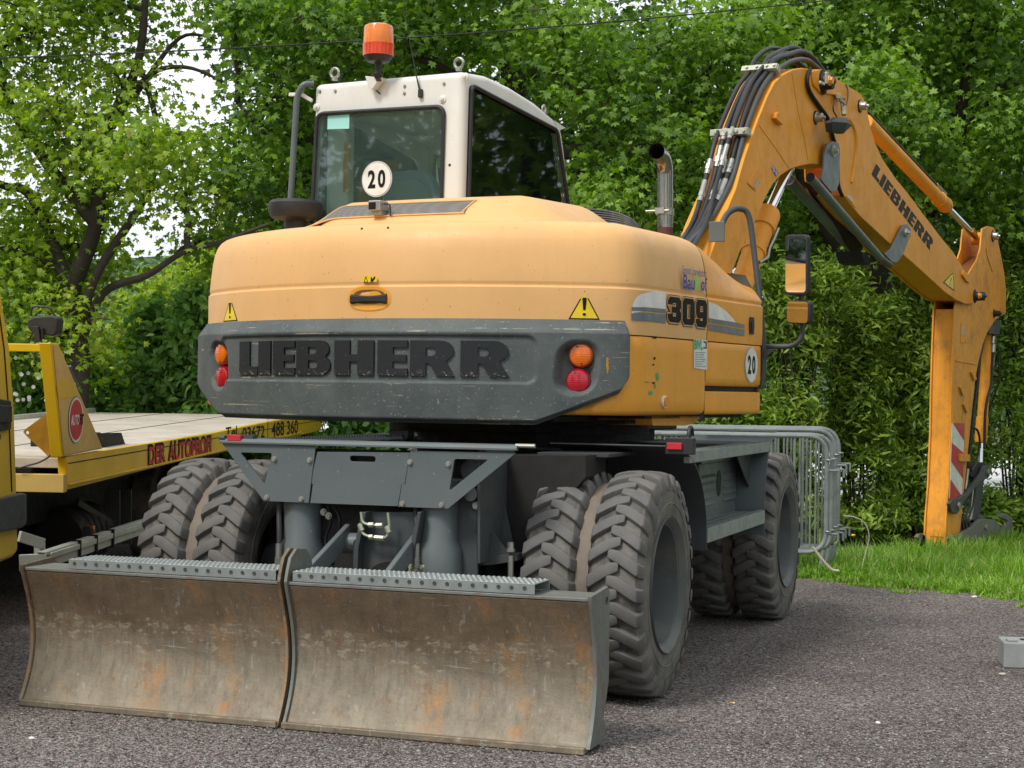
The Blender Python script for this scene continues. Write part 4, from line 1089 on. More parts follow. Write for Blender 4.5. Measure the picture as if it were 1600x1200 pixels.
# town lettering
def txt(s, pa, pb, mat, off, parent, bold=.0, fn=None, yb=None):
    (s0, z0), (s1, z1) = pa, pb
    V, F = fit(text2d(s, 1, bold), s1-s0, z1-z0)
    V = [(p[0]+(s0+s1)/2, p[1]+(z0+z1)/2) for p in V]
    return obj('lettering', place((V, F), (fn or onh)(off), 0, .03), M[mat], parent, smooth=0)
def txtpx(s, x0, yb, x1, yt, mat, off, parent, bold=0):
    a = srf(x0, yb); b = srf(x1, yt); return txt(s, (a[0], a[1]), (b[0], b[1]), mat, off, parent, bold)
txtpx('Gemeinde Unterwellenborn', 1063, 427, 1101, 421, 'bluep', .009, hood, .004)
txtpx('Bau', 1065, 451, 1083, 431, 'bluep', .009, hood, .02)
txtpx('h', 1084.5, 452, 1091, 429, 'greenp', .009, hood, .02)
txtpx('of', 1092.5, 454, 1102.5, 434, 'bluep', .009, hood, .02)
CPAN = [o for o in bpy.data.objects if o.name.startswith('corner_panel')][0]
LDP = bpy.data.objects['lower_door_panel']
dec([(1083, 530), (1104, 532), (1104, 578), (1083, 575)], 'stickerw', .003, CPAN)
txtpx('BiVL', 1083.5, 546, 1097, 531.5, 'green2', .0045, CPAN, .03)
dec([(1098, 533), (1103, 534), (1103, 545), (1097.5, 544), (1097.5, 542), (1101.5, 543), (1101.5, 536), (1098, 535)], 'ink', .0045, CPAN)
for k in range(7):
    y = 550+k*3.6; dec([(1085, y), (1101-(k % 3)*2, y+.6), (1101-(k % 3)*2, y+1.5), (1085, y+.9)], 'stickerg', .0045, CPAN, 'small_print')
# round 20 plate on the side door
def disc20(cs, cz, r, fn, parent, rz=None):
    rz = rz or r
    mk = lambda a: [(cs+r*a*math.cos(t), cz+rz*a*math.sin(t)) for t in np.linspace(0, 2*math.pi, 40, endpoint=False)]
    for k, (a, mt) in enumerate(((1, 'stickerw'), (.955, 'ink'), (.935, 'stickerw'))):
        obj('speed_plate', place(poly2d(mk(a)), fn(.002+.0012*k)), M[mt], parent, smooth=0)
    for dx, ch in ((-.33, '2'), (.33, '0')):
        V, F = fit(text2d(ch, 1, .035), r*.50, rz*1.02); V = [(p[0]+cs+dx*r, p[1]+cz) for p in V]
        obj('numeral', place((V, F), fn(.0058)), M['ink'], parent, smooth=0)
a = srf(1173, 570); zr = (srf(1173, 541)[1]-srf(1173, 598)[1])/2
disc20(a[0], a[1], zr*1.0, onh, LDP)
# door latch
a = srf(1173, 509)
obj('door_latch', place(poly2d([(a[0]-.028, a[1]-.045), (a[0]+.028, a[1]-.045), (a[0]+.034, a[1]), (a[0]+.028, a[1]+.045), (a[0]-.028, a[1]+.045), (a[0]-.034, a[1])]), onh(.001), .008), M['black'], door, smooth=30)
obj('latch_pull', place(poly2d([(a[0]-.014, a[1]-.034), (a[0]+.014, a[1]-.034), (a[0]+.014, a[1]+.02), (a[0]-.014, a[1]+.02)]), onh(.009), .006), M['black'], door, smooth=30)
# amber repeater
a = srf(1037, 628)
obj('side_marker', place(poly2d([(a[0]+.030*math.cos(t), a[1]+.030*math.sin(t)) for t in np.linspace(0, 6.283, 24, endpoint=False)]), onh(.001), .010), M['stickerw'], CPAN, smooth=30)
obj('side_marker_lens', place(poly2d([(a[0]+.024*math.cos(t), a[1]+.024*math.sin(t)) for t in np.linspace(0, 6.283, 24, endpoint=False)]), onh(.0112), .006), M['orangeplate'], CPAN, smooth=30)
# chips of paint
for (x, y, w, h, mt) in ((1023, 527, 5, 2.5, 'ink'), (1022, 560, 2, 3, 'ink'), (1020, 570, 2, 2, 'ink'), (1027, 588, 3, 7, 'green2'), (1023, 603, 2, 4, 'green2'), (1016, 614, 4, 4, 'green2'), (1020, 598, 3, 2, 'ink'), (1010, 597, 5, .6, 'ink')):
    P_ = [(x+w*math.cos(t)*(.6+.5*random.random()), y+h*math.sin(t)*(.6+.5*random.random())) for t in np.linspace(0, 6.283, 9, endpoint=False)]
    dec(P_, mt, .003, CPAN, 'paint_chip')
P_ = [(949+3*math.cos(t)*(.5+.7*random.random()), 571+13*math.sin(t)*(.7+.4*random.random())) for t in np.linspace(0, 6.283, 14, endpoint=False)]
obj('scrape_mark', place(poly2d(poly_px(P_, .05)), onh(.0535), 0, .03), M['yellowdirty'], BUM, smooth=0)

# raised rear part of the hood with the vents ----------------------
HV0, HV1 = srf(468, 346, -.2)[0], None
def hvv(u): # rear foot of the hump in plan
    return -1.26+.16*((u-U0)/1.1)**2
uL, uR = hv(470, 345, -1.15)[0], None
uLm = toU(hv(468, 346, -1.18))[0]; uRm = toU(hv(905, 330, -1.05))[0]
def hump_h(u):
    a = sstep(uLm-.02, uLm+.26, u); b = 1-sstep(uRm-.32, uRm+.06, u); return a*b
nu_, nv_ = 80, 16
def hump_pt(i, j):
    u = uLm-.03+(uRm+.08-uLm)*i/(nu_-1); t = j/(nv_-1)
    h = hump_h(u); sl = min(1, t/.5)
    z = 2.125-(1-h)*.045+.135*h*(1-(1-sl)**1.7)
    if t > .5: z += .012*h*(t-.5)*2
    v = hvv(u)+.17*min(1, t/.5)+max(0, t-.5)*2*.55
    return U(u, v, z)
HUMP = obj('hood_hump', grid(hump_pt, nu_, nv_), M['hood'], EXC, smooth=50)
def hump_at(u, t, off=.004):
    h = hump_h(u); sl = min(1, t/.5); z = 2.125+.135*h*(1-(1-sl)**1.7); v = hvv(u)+.17*min(1, t/.5)
    n = nrm(-EV*.62+EZ*.78) if t > .2 else nrm(-EV*.8+EZ*.6)
    return U(u, v, z)+n*off
ua, ub = toU(hv(486, 340, -1.15))[0], toU(hv(741, 325, -1.15))[0]
def vent_pt(i, j, nu2=50, nv2=6):
    u = ua+(ub-ua)*i/(nu2-1); t0, t1 = .10, .31
    lt = sstep(0, .16, (u-ua)/(ub-ua))**.6; rt_ = 1-max(0, ((u-ub)+.05)/.05)*.75
    tt_ = t0+(t1-t0)*(j/(nv2-1))*lt*1.0
    if u > ub-.05: tt_ = t0+(t1-t0)*(j/(nv2-1))
    return hump_at(u-(.035*(1-j/(nv2-1)) if i == 49 else 0), tt_)
obj('vent_screen', grid(vent_pt, 50, 6), M['vent'], HUMP, smooth=60)
vb = [vent_pt(i, 5) for i in range(50)]+[vent_pt(49, j) for j in range(4, -1, -1)]+[vent_pt(i, 0) for i in range(48, -1, -1)]
obj('vent_rim', tube(vb, .004, 6), M['hood'], HUMP)
# rear view camera
cpos = hv(591, 322, -1.24)
rc = obj('rear_camera', boxc(cpos, (.070, .075, .050), (EU, EV, EZ)), M['steel'], EXC, bevel=.006)
obj('camera_lens', boxc(cpos-EV*.038-EU*.010-EZ*.002, (.040, .006, .034), (EU, EV, EZ)), M['ink'], rc, bevel=.002)
obj('camera_foot', boxc(cpos-EZ*.034+EV*.005, (.06, .05, .022), (EU, EV, EZ)), M['steel'], rc, bevel=.004)
obj('camera_cable', tube(spline([cpos+EU*.034+EZ*.01, cpos+EU*.062+EZ*.005, cpos+EU*.07-EZ*.025, cpos+EU*.07-EZ*.05]), .004, 8), M['black'], rc)
# coil of hoses behind the hood
V = []
for k in range(8):
    r = .20+.011*k; zc = 2.10
    pts = []
    for t in np.linspace(.12, .97, 22):
        a = math.pi*(1-t); pts.append(U(.56+ .34*math.cos(a)-.0*k, -.42+.0*k, zc+ (.07+.012*k)*math.sin(a)**.8))
    obj('coiled_hose', tube(pts, .0065, 8), M['rubber'], EXC)
obj('hose_well', prism([U(.24, -.40, 2.11), U(.88, -.40, 2.11), U(.84, -.40, 2.13), U(.7, -.40, 2.15), U(.4, -.40, 2.15), U(.26, -.40, 2.13)], EV*.3), M['rustshade'], EXC)
# exhaust
pe = [hv(1039, 356, -.05), hv(1039, 290, -.05), hv(1039, 265, -.055), hv(1036, 248, -.09), hv(1030, 240, -.15), hv(1026, 236, -.20)]
re_ = .052
EXH = obj('exhaust_pipe', tube(spline(pe, 8), .041, 28, caps=False), M['pipechrome'], EXC, smooth=60)
obj('exhaust_bore', tube(spline(pe, 8), .0385, 28, caps=False), M['blackin'], EXH)
obj('pipe_stub', cyl(hv(1039, 372, -.05), hv(1039, 336, -.05), .040, 24), M['primer'], EXH)
c = hv(1039, 331, -.05)
obj('pipe_clamp', join(lathe([(-.018, .042), (-.018, .047), (.018, .047), (.018, .042)], c, EZ, 28), boxc(c-EV*.06, (.05, .02, .03), UA)), M['steel'], EXH)
obj('clamp_screw', cyl(c-EV*.062-EU*.08, c-EV*.062+EU*.05, .006, 8), M['steel'], EXH)
# intake pre-cleaner at the left of the cab
c = hv(462, 332, -.70)
obj('intake_cap', lathe([(-.05, .05), (-.03, .13), (.0, .145), (.045, .145), (.062, .13), (.066, 0)], c, EZ, 40), M['black'], EXC)
obj('intake_stem', cyl(c-EZ*.2, c-EZ*.03, .06, 24), M['black'], EXC)

# ------------------------------------------------------------------ cab
def bool_mesh(geoA, cutters, bev=0):
    def tmp(g, bv=0):
        me = bpy.data.meshes.new('tmp'); me.from_pydata([tuple(p) for p in g[0]], [], [list(f) for f in g[1]]); me.update()
        bm = bmesh.new(); bm.from_mesh(me); bmesh.ops.recalc_face_normals(bm, faces=bm.faces)
        bm.to_mesh(me); bm.free()
        o = bpy.data.objects.new('tmp', me); col.objects.link(o)
        if bv: b = o.modifiers.new('b', 'BEVEL'); b.width = bv; b.segments = 4; b.limit_method = 'ANGLE'
        return o
    a = tmp(geoA, bev); cs = [tmp(g, b) for g, b in cutters]
    for c in cs:
        mo = a.modifiers.new('x', 'BOOLEAN'); mo.operation = 'DIFFERENCE'; mo.solver = 'EXACT'; mo.object = c
    dg = bpy.context.evaluated_depsgraph_get(); dg.update()
    me = bpy.data.meshes.new_from_object(a.evaluated_get(dg))
    V = [tuple(v.co) for v in me.vertices]; F = [list(p.vertices) for p in me.polygons]
    for o in [a]+cs:
        mm = o.data; bpy.data.objects.remove(o); bpy.data.meshes.remove(mm)
    bpy.data.meshes.remove(me); return V, F
VCR = -.56                                                      # rear wall of the cab
rt_ = toU(hv(724, 112, VCR)); lt_ = toU(hv(490, 131, VCR))
uR_, uL_ = rt_[0], lt_[0]; zR = (rt_[2]+lt_[2])/2
ib = .045
roofp = [toU(hu(x, y, uR_)) for x, y in ((724, 111), (762, 118), (800, 136), (838, 160), (866, 184), (879, 203))]
frp = [toU(hu(x, y, uR_)) for x, y in ((884, 240), (892, 320), (897, 360))]
roofp[0][1] = VCR; roofp[0][2] = zR
vF, zF = roofp[-1][1], roofp[-1][2]
prof = [(VCR-.005, 1.95)]+[(p[1], p[2]) for p in roofp+frp]+[(frp[-1][1]+.1, 1.95)]
pc = np.array(prof).mean(0)
prof_i = [(pc[0]+(a-pc[0])*(1-ib/abs(a-pc[0]) if abs(a-pc[0]) > .15 else 1), pc[1]+(b-pc[1])*(1-ib/abs(b-pc[1]) if abs(b-pc[1]) > .15 else 1)) for a, b in prof]
cab_o = prism([U(uR_, a, b) for a, b in prof], EU*(uL_-uR_))
cab_i = prism([U(uR_-ib, a, b) for a, b in prof_i], EU*(uL_-uR_+2*ib))
rwin = [hv(*p, VCR) for p in ((496, 177), (697, 165), (692, 345), (487, 360))]
swin = [hu(*p, uR_) for p in ((733, 131), (869, 203), (890, 345), (727, 345))]
rwr = rpoly(rwin, .05, 6); swr = rpoly(swin, .04, 6)
lw_ = [U(uL_, p[0], p[1]) for p in [(toU(q)[1], toU(q)[2]) for q in swin]]
lwr = rpoly(lw_, .06, 6)
fwin = rpoly([U(uL_+.07, vF, 2.0), U(uR_-.07, vF, 2.0), U(uR_-.07, vF, zF-.09), U(uL_+.07, vF, zF-.09)], .05, 4)
CAB = obj('cab', bool_mesh(cab_o, [(cab_i, 0), (prism([p-EV*.15 for p in rwr], EV*.3), 0), (prism([p-EU*.15 for p in swr], EU*.3), 0), (prism([p-EU*.2 for p in lwr], EU*.36), 0), (prism([p-EV*.15 for p in fwin], EV*.5), 0)], bev=.036), M['white'], EXC, smooth=40)
def window(outline, n, mat, tw=.011, nm='window'):
    ol = [p+n*.012 for p in outline]
    cen = sum(ol)/len(ol)
    g = obj('window_pane', prism([cen+(p-cen)*.985 for p in [q-n*.018 for q in ol]], n*.006), mat, CAB, smooth=0)
    fr_ = obj('window_seal', tube([cen+(p-cen)*.985 for p in ol]+[cen+(ol[0]-cen)*.985, cen+(ol[1]-cen)*.985], tw, 8), M['black'], g)
    return g
RWP = window(rwr, -EV, M['glass']); window(swr, EU, M['glassd']); window(lwr, -EU, M['glassd']); window(fwin, EV, M['glassd'])
# bevelled inner frame of the door seen through the rear window
obj('inner_lining', prismh([p+EU*.052 for p in [U(uL_, VCR+.06, 1.97), U(uL_, vF-.04, 1.97), U(uL_, vF-.04, zF-.05), U(uL_, VCR+.06, zR-.05)]], [[p+EU*.052 for p in rpoly([U(uL_, VCR+.22, 2.0), U(uL_, vF-.12, 2.0), U(uL_, vF-.12, zF-.16), U(uL_, VCR+.22, zR-.17)], .12, 6)]], EU*.02), M['liner'], CAB, smooth=20, bevel=.008)
obj('roof_lining', boxc(U((uL_+uR_)/2, (VCR+vF)/2, (zR+zF)/2-.07), (uR_-uL_-.12, vF-VCR-.14, .03), UA), M['liner'], CAB, bevel=.01)
obj('pillar_trim', boxU(uL_+.06, uL_+.19, VCR+.055, VCR+.13, 1.99, zR-.08), M['liner'], CAB, bevel=.02)
obj('pillar_trim', boxU(uR_-.13, uR_-.055, vF-.14, vF-.06, 1.99, zF-.08), M['liner'], CAB, bevel=.02)
obj('label_strip', prism([hv(*p, VCR+.05) for p in ((537, 222), (546, 222), (546, 300), (536, 300))], EV*.003), M['yellowdirty'], CAB, smooth=0)
SEAT = obj('operator_seat', prism(rpoly([hv(*p, -.15) for p in ((602, 268), (660, 264), (676, 285), (684, 345), (598, 345))], .06, 6), EV*.09), M['seat'], CAB, bevel=.02, seg=3)
obj('seat_shell', prism(rpoly([hv(*p, -.165) for p in ((600, 283), (655, 279), (668, 295), (670, 345), (594, 345))], .05, 6), EV*.02), M['seat'], SEAT, bevel=.008)
obj('grab_rail', tube(spline([U(uL_+.10, .0, 2.35), U(uL_+.13, .05, 2.55), U(uL_+.13, .2, 2.57), U(uL_+.10, .26, 2.30)]), .012), M['black'], CAB)
obj('control_console', boxU(uL_+.12, uR_-.1, .1, .32, 2.0, 2.22), M['black'], CAB, bevel=.02)
# paper in the window
obj('paper_slip', prism([hv(*p, VCR-.004) for p in ((512, 181), (546, 178.5), (545.5, 201), (511.5, 202))], EV*.0015), M['mint'], CAB, smooth=0)
# round 20 plate on the rear window
c20 = toU(hv(587.5, 279.5, VCR-.012)); r20 = (toU(hv(587.5, 252, VCR))[2]-toU(hv(587.5, 308, VCR))[2])/2
disc20(c20[0], c20[2], r20, lambda o0: (lambda x, y, o: U(x, VCR-.001-o0-o, y)), RWP, r20)
# screws and caps on the rear wall
for (x, y) in ((500, 143), (524, 142.5), (632.5, 135), (632, 146), (694, 131)):
    obj('screw', boltg(hv(x, y, VCR), -EV, .007, .007), M['steel'], CAB)
for (x, y) in ((495, 167.5), (692, 155), (727, 120)):
    obj('cap', lathe([(0, .022), (.006, .020), (.009, .010), (.016, .009), (.018, .0005)], hv(x, y, VCR+(0 if x < 720 else .0)), -EV, 18), M['white'], CAB)
obj('screw', boltg(hv(703, 258, VCR), -EV, .008, .004), M['black'], CAB)
# lifting eyes
def eye(c, n, r=.026, t=.0075):
    e1 = nrm(np.cross(n, EZ)); obj('lifting_eye', join(tube([c+EZ*(r+.008)+e1*r*math.cos(a)+EZ*r*math.sin(a) for a in np.linspace(0, 2*math.pi, 21)], t, 10, False), cyl(c-EZ*.005, c+EZ*.012, .016, 16)), M['steel'], CAB)
eye(hv(523, 124, VCR+.05), EV); eye(hv(717, 109, VCR+.04), EV)
eye(hu(850, 178, uR_-.02), EU, .02, .006)
obj('roof_bracket', prism([hu(*p, uR_) for p in ((866, 188), (884, 200), (872, 204))], -EU*.04), M['white'], CAB)
# antenna
ab = hv(657, 146, VCR-.01)
ant = obj('antenna_base', boxc(ab, (.024, .02, .045), UA), M['black'], CAB, bevel=.005)
obj('antenna_rod', tube([ab+EZ*.0, hv(650, 116, VCR-.02), hv(630, 10, VCR-.03)], [.006, .003, .0012], 8), M['black'], ant)
# beacon
bb = hv(592, 118, VCR-.06)
BE = obj('beacon_bracket', prism([hv(*p, VCR-.002) for p in ((578, 121), (606, 124), (598, 130), (590, 142), (584, 138))], -EV*.05), M['white'], EXC, bevel=.004)
ct = hv(591, 98, VCR-.05); cb = hv(592, 118, VCR-.05)
st_ = obj('beacon_stem', join(lathe([(-.085, .016), (-.06, .028), (-.055, .016), (-.03, .014), (0, .022), (.02, .024)], ct, EZ, 20), cyl(cb-EZ*.03, cb, .014, 6)), M['black'], BE)
zb1 = hv(590, 70, VCR-.05)[2]-ct[2]; zb2 = hv(590, 39, VCR-.05)[2]-ct[2]; rb_ = .083
obj('beacon_base', lathe([(.005, .02), (.02, .06), (.035, rb_), (zb1-.012, rb_), (zb1, rb_*1.02), (zb1+.004, rb_*.95)], ct, EZ, 36), M['beacon2'], BE)
obj('beacon_shade', lathe([(zb1, rb_*.97), (zb2-.02, rb_*.93), (zb2-.006, rb_*.86), (zb2, rb_*.7), (zb2+.002, .0005)], ct, EZ, 36), M['beacon'], BE)
obj('beacon_seat', lathe([(-.004, .01), (.004, .055), (.034, rb_*.98)], ct, EZ, 32), M['black'], BE)
obj('beacon_cable', tube(spline([hv(588, 124, VCR-.05), hv(584, 134, VCR-.02), hv(588, 141, VCR-.01), hv(594, 147, VCR-.005)]), .0035, 8), M['black'], BE)
# handrail beside the cab
hr = [hv(453, 330, -.62), hv(464, 150, -.62), hv(474, 131, -.62), hv(490, 131, -.58)]
obj('cab_handrail', tube(fillet(hr, .10, 8), .0165, 14), M['grey'], EXC)
obj('rail_clip', join(boxab(hv(470, 147, -.60), hv(488, 158, -.57), .03, .02), boxab(hv(452, 148, -.62), hv(470, 148, -.61), .02, .02)), M['white'], EXC, bevel=.004)

# ------------------------------------------------------------------ right handrail and mirrors
UM = 1.20
def m_(x, y, v=.56): return hv(x, y, v)
hr = [m_(1119, 372, .45), m_(1127, 352, .45), m_(1138, 333, .5), m_(1155, 326, .56), m_(1170, 338, .6), m_(1179, 400, .6), m_(1188, 480, .58), m_(1193, 560, .58), m_(1190, 607, .57)]
obj('front_handrail', tube(spline(hr), .0165, 14), M['darkgrey'], EXC)
obj('rail_bracket', boxc(m_(1120, 362, .4), (.09, .012, .11), UA), M['grey'], EXC, bevel=.004)
mr_ = [m_(1192, 541), m_(1232, 541), m_(1248, 528), m_(1248, 500), m_(1246, 480), m_(1244, 400)]
MA = obj('mirror_arm', tube(fillet([q+EV*.06 for q in mr_], .06, 6), .0135, 14), M['darkgrey'], EXC)
obj('arm_gusset', prism([m_(1193, 545), m_(1210, 545), m_(1194, 560)], EV*.01), M['darkgrey'], MA)
def mirror(px, aim):
    ctr = sum([m_(*p) for p in px])/4; n = nrm(aim)
    pts = [hit(x, y, n, ctr) for x, y in px]
    r = rpoly(pts, .025, 5)
    h = obj('mirror_housing', prism([p+n*.0 for p in r], -n*.035), M['black'], MA, bevel=.008, seg=3)
    cc_ = sum(r)/len(r)
    obj('mirror_glass', prism([cc_+(p-cc_)*np.array(.90)+n*.001 for p in r], n*.002), M['mirror'], h, smooth=0)
def tocam(p): return nrm(CAMP-p)
mirror([(1226, 367), (1261, 366), (1261, 462), (1226, 461)], -EV*.9-EU*.32+EZ*.02)
mirror([(1229, 469), (1265, 470), (1264, 507), (1228, 505)], -EV*.88-EU*.42+EZ*.0)
# ------------------------------------------------------------------ boom
UR, UM_, TH = .56, .44, .24
def bu(x, y, u=UR): return hu(x, y, u)
b1 = [(1100, 430), (1127, 350), (1150, 295), (1162.5, 250), (1174, 216), (1185, 186), (1200, 149), (1211, 128), (1224, 116), (1239, 108.5), (1254, 106), (1267.5, 108.4),
      (1280, 116), (1292, 140), (1300, 175), (1306, 215), (1306, 245), (1300, 262), (1284, 258), (1267.5, 256), (1249, 259.6), (1234, 264.7), (1219, 275), (1207.5, 288), (1196, 309), (1185, 335), (1170, 369), (1157, 391), (1135, 450), (1115, 470)]
BOOM = obj('boom', prism([bu(*p, UR-.015) for p in b1], -EU*TH), M['boom'], EXC, smooth=25, bevel=.006)
b2 = [(1267.5, 108.4), (1279, 108.4), (1292, 112), (1301, 119), (1324, 134), (1342.5, 145), (1350, 154), (1354, 167.5), (1356.6, 182.5), (1361, 201), (1367, 222), (1380, 250), (1400.5, 280), (1418, 301), (1442.5, 334), (1469, 369), (1488, 392), (1498.5, 408), (1505.5, 420), (1514, 437.5), (1522, 450), (1528, 462),
      (1521, 474), (1509, 475), (1495, 469), (1477.5, 457), (1463.5, 444.5), (1442.5, 425), (1409, 395.5), (1390, 380), (1346, 339.5), (1329, 320), (1318, 305), (1312.5, 288), (1311, 271), (1310.6, 249), (1310, 235), (1303, 209), (1296, 182.5), (1282.5, 164), (1269, 145), (1265, 132), (1264.5, 117)]
OUT = obj('boom_extension', prism([bu(*p, UR+.004) for p in b2], -EU*.016), M['boom'], EXC, smooth=25, bevel=.004)
b2i = b2[10:20]+b2[22:33]
obj('boom_extension_box', prism([bu(*p, UR-.014) for p in b2i], -EU*.225), M['boom'], OUT, smooth=25, bevel=.005)
obj('boom_extension_plate', prism([bu(*p, UR+.004)-EU*.262 for p in b2], EU*.014), M['boom'], OUT, smooth=25, bevel=.004)
# underside plate hanging lower than the side plate
lower = [(1390, 380), (1409, 397), (1442, 427), (1463, 446), (1478, 459), (1497, 471), (1484, 480), (1462, 474), (1440, 462), (1418, 447), (1392, 420)]
# dark grease line between the two boom parts
gl = [bu(*p, UR+.002) for p in ((1266, 108), (1262, 120), (1262, 134), (1268, 148), (1281, 167), (1294, 186), (1301, 212), (1308, 237), (1309, 262), (1310, 290), (1316, 306))]
obj('grease_line', tube(spline(gl, 4), .014, 8), M['blackin'], OUT)
# welded patch plates
def patch(px, u, mat='boom', th=.006, r=.02, parent=None, name='wear_plate', bev=.002):
    return obj(name, prism(rpoly([bu(*p, u) for p in px], r), EU*th), M[mat], parent or BOOM, smooth=25, bevel=bev)
patch([(1181, 262), (1192, 273), (1180, 299), (1167, 286)], UR-.015)
patch([(1322, 303), (1344, 316), (1336, 325), (1318, 306)], UR+.004, parent=OUT)
patch([(1183, 280), (1186, 281), (1180.5, 294), (1177, 293)], UR-.008, 'steel', .003, .003, name='type_plate')
patch([(1324, 303), (1333, 313), (1332, 317), (1323, 307)], UR+.011, 'steel', .003, .003, OUT, 'type_plate')
patch([(1205, 263), (1209, 259), (1216, 271), (1212, 276)], UR-.014, 'bluep', .002, .006, name='lifting_sign')
for p, r in (((1209, 265), .014), ((1213, 271), .009)):
    c = bu(*p, UR-.011); obj('sign_ring', tube([c+EV*r*math.cos(t)+EZ*r*math.sin(t) for t in np.linspace(0, 6.283, 17)], .0028, 6), M['stickerw'], BOOM)
for sm in (((1237, 114), (1246, 170), (1256, 215), (1262, 250)), ((1186, 196), (1212, 232), (1232, 262))):
    obj('weld_seam', tube(spline([bu(*p, UR-.015) for p in sm]), .0035, 6), M['boom'], BOOM)
# raised rib on the joint plate
rib = [(1326, 185), (1334, 200), (1337, 215), (1337.5, 235), (1334, 262), (1330, 285)]
obj('stiffening_rib', tube(spline([bu(*p, UR+.006) for p in rib]), .013, 8), M['boom'], OUT)
patch([(1266, 112), (1284, 108), (1300, 118), (1320, 140), (1322, 156), (1300, 148), (1280, 145), (1268, 132)], UR+.004, 'boom', .012, .03, OUT, 'pivot_plate')
patch([(1207, 177), (1211, 175), (1220, 189), (1217, 196), (1206, 185)], UR-.012, 'boom', .03, .006, name='hose_bracket')
def pin(x, y, r, u=UR, mat='steel', dark=True, parent=None, L=.05, cap='bolt'):
    c = bu(x, y, u)
    if dark: obj('grease_ring', lathe([(0, r*1.45), (.006, r*1.4), (.008, r*.9)], c, EU, 28), M['blackin'], parent or BOOM)
    o = obj('pivot_pin', join(lathe([(0, r*1.15), (.012, r*1.15), (.016, r*1.05), (.016, 0.0005)], c, EU, 28), lathe([(.012, r*.95), (L, r*.9), (L+.004, r*.75), (L+.004, .0005)], c, EU, 28)), M[mat], parent or BOOM)
    obj('bolt', boltg(c+EU*(L+.003), EU, r*.30, .018), M[mat], o)
    return o
p = pin(1286, 128, .062, UR+.016, 'black', True, OUT, .07); pin(1274, 184, .034, UR-.015); pin(1343, 166, .034, UR+.004, 'steel', True, OUT)
obj('pin_lock', join(boxc(bu(1291, 122, UR+.10), (.02, .02, .08), UA), boxc(bu(1284, 130, UR+.10), (.02, .08, .02), UA)), M['steel'], OUT, bevel=.004)
obj('orange_bolt', boltg(bu(1295, 126, UR+.09), EU, .026, .03), M['boom'], OUT)
# lettering along the outer boom
def L2(word, A0, A1, B0, B1, spans, u, parent, mat='ink', off=.0015):
    # A0->A1 baseline, B0->B1 top line, photo places on the plate
    a0, a1, b0, b1_ = [bu(*p, u) for p in (A0, A1, B0, B1)]
    def fn(x, y, o): p = a0+(a1-a0)*x; q = b0+(b1_-b0)*x; return p+(q-p)*y+EU*(off+o)
    for g in wordpolys(word, spans): obj('letter', place(g, fn, .0012), M[mat], parent, smooth=0)
sp8 = [(0, .105), (.115, .165), (.18, .275), (.29, .415), (.43, .57), (.585, .68), (.695, .835), (.85, 1)]
L2('LIEBHERR', (1361.5, 272), (1452.5, 391), (1369, 256), (1459, 376), sp8, UR+.004, OUT)
# warning triangle at the tip
def wfn(off0): return lambda x, y, o: U(UR+.004+off0+o, x, y)
cw = toU(bu(1483, 441, UR+.004)); tw = toU(bu(1489, 423, UR))
cc_ = [toU(bu(*p, UR+.004)) for p in ((1472, 441.5), (1491.5, 456), (1489, 424))]
def warn3(cc3, parent):
    c = sum(cc3)/3
    for k, (sc, mt) in enumerate(((1.0, 'stickery'), (.93, 'ink'), (.78, 'stickery'))):
        P_ = [c+(q-c)*sc for q in cc3]; obj('warning_sticker', ([U(q[0]+.0015+.001*k, q[1], q[2]) for q in P_], [(0, 1, 2)]), M[mt], parent, smooth=0)
    d = nrm(cc3[2]-(cc3[0]+cc3[1])/2); e = nrm(cc3[1]-cc3[0]); h = np.linalg.norm(cc3[2]-(cc3[0]+cc3[1])/2)
    for (a, b, w0, w1) in ((-.06, .26, .02, .045), (-.20, -.11, .035, .035)):
        Q = [c+d*a*h-e*w0*h, c+d*a*h+e*w0*h, c+d*b*h+e*w1*h, c+d*b*h-e*w1*h]
        obj('exclamation_mark', ([U(q[0]+.0045, q[1], q[2]) for q in Q], [(0, 1, 2, 3)]), M['ink'], parent, smooth=0)
warn3(cc_, OUT)
# boom lift cylinder
ca, cb_, cr0, cr1 = hu(1150, 470, UM_), hu(1200, 332, UM_), hu(1200, 332, UM_), hu(1233, 262, UM_)
LC_ = obj('boom_cylinder', tube([ca, cb_], .074, 28), M['boom'], EXC)
d = nrm(cb_-ca)
obj('cylinder_gland', lathe([(-.17, .076), (-.165, .086), (-.02, .088), (0, .08), (.004, .04)], cb_, d, 32), M['boom'], LC_)
obj('cylinder_band', lathe([(-.40, .075), (-.395, .082), (-.37, .082), (-.365, .075)], cb_, d, 32), M['boom'], LC_)
obj('piston_rod', cyl(cb_, cr1, .036, 24), M['chrome'], LC_)
obj('oil_pipe', tube(fillet([hu(1216, 357, .50), hu(1210, 372, .50), hu(1202, 388, .50), hu(1200, 402, .50), hu(1186, 410, .52)], .03), .011, 10), M['steel'], LC_)
obj('wiper_seal', lathe([(0, .04), (.01, .055), (.02, .05), (.02, .036)], cb_, d, 24), M['blackin'], LC_)
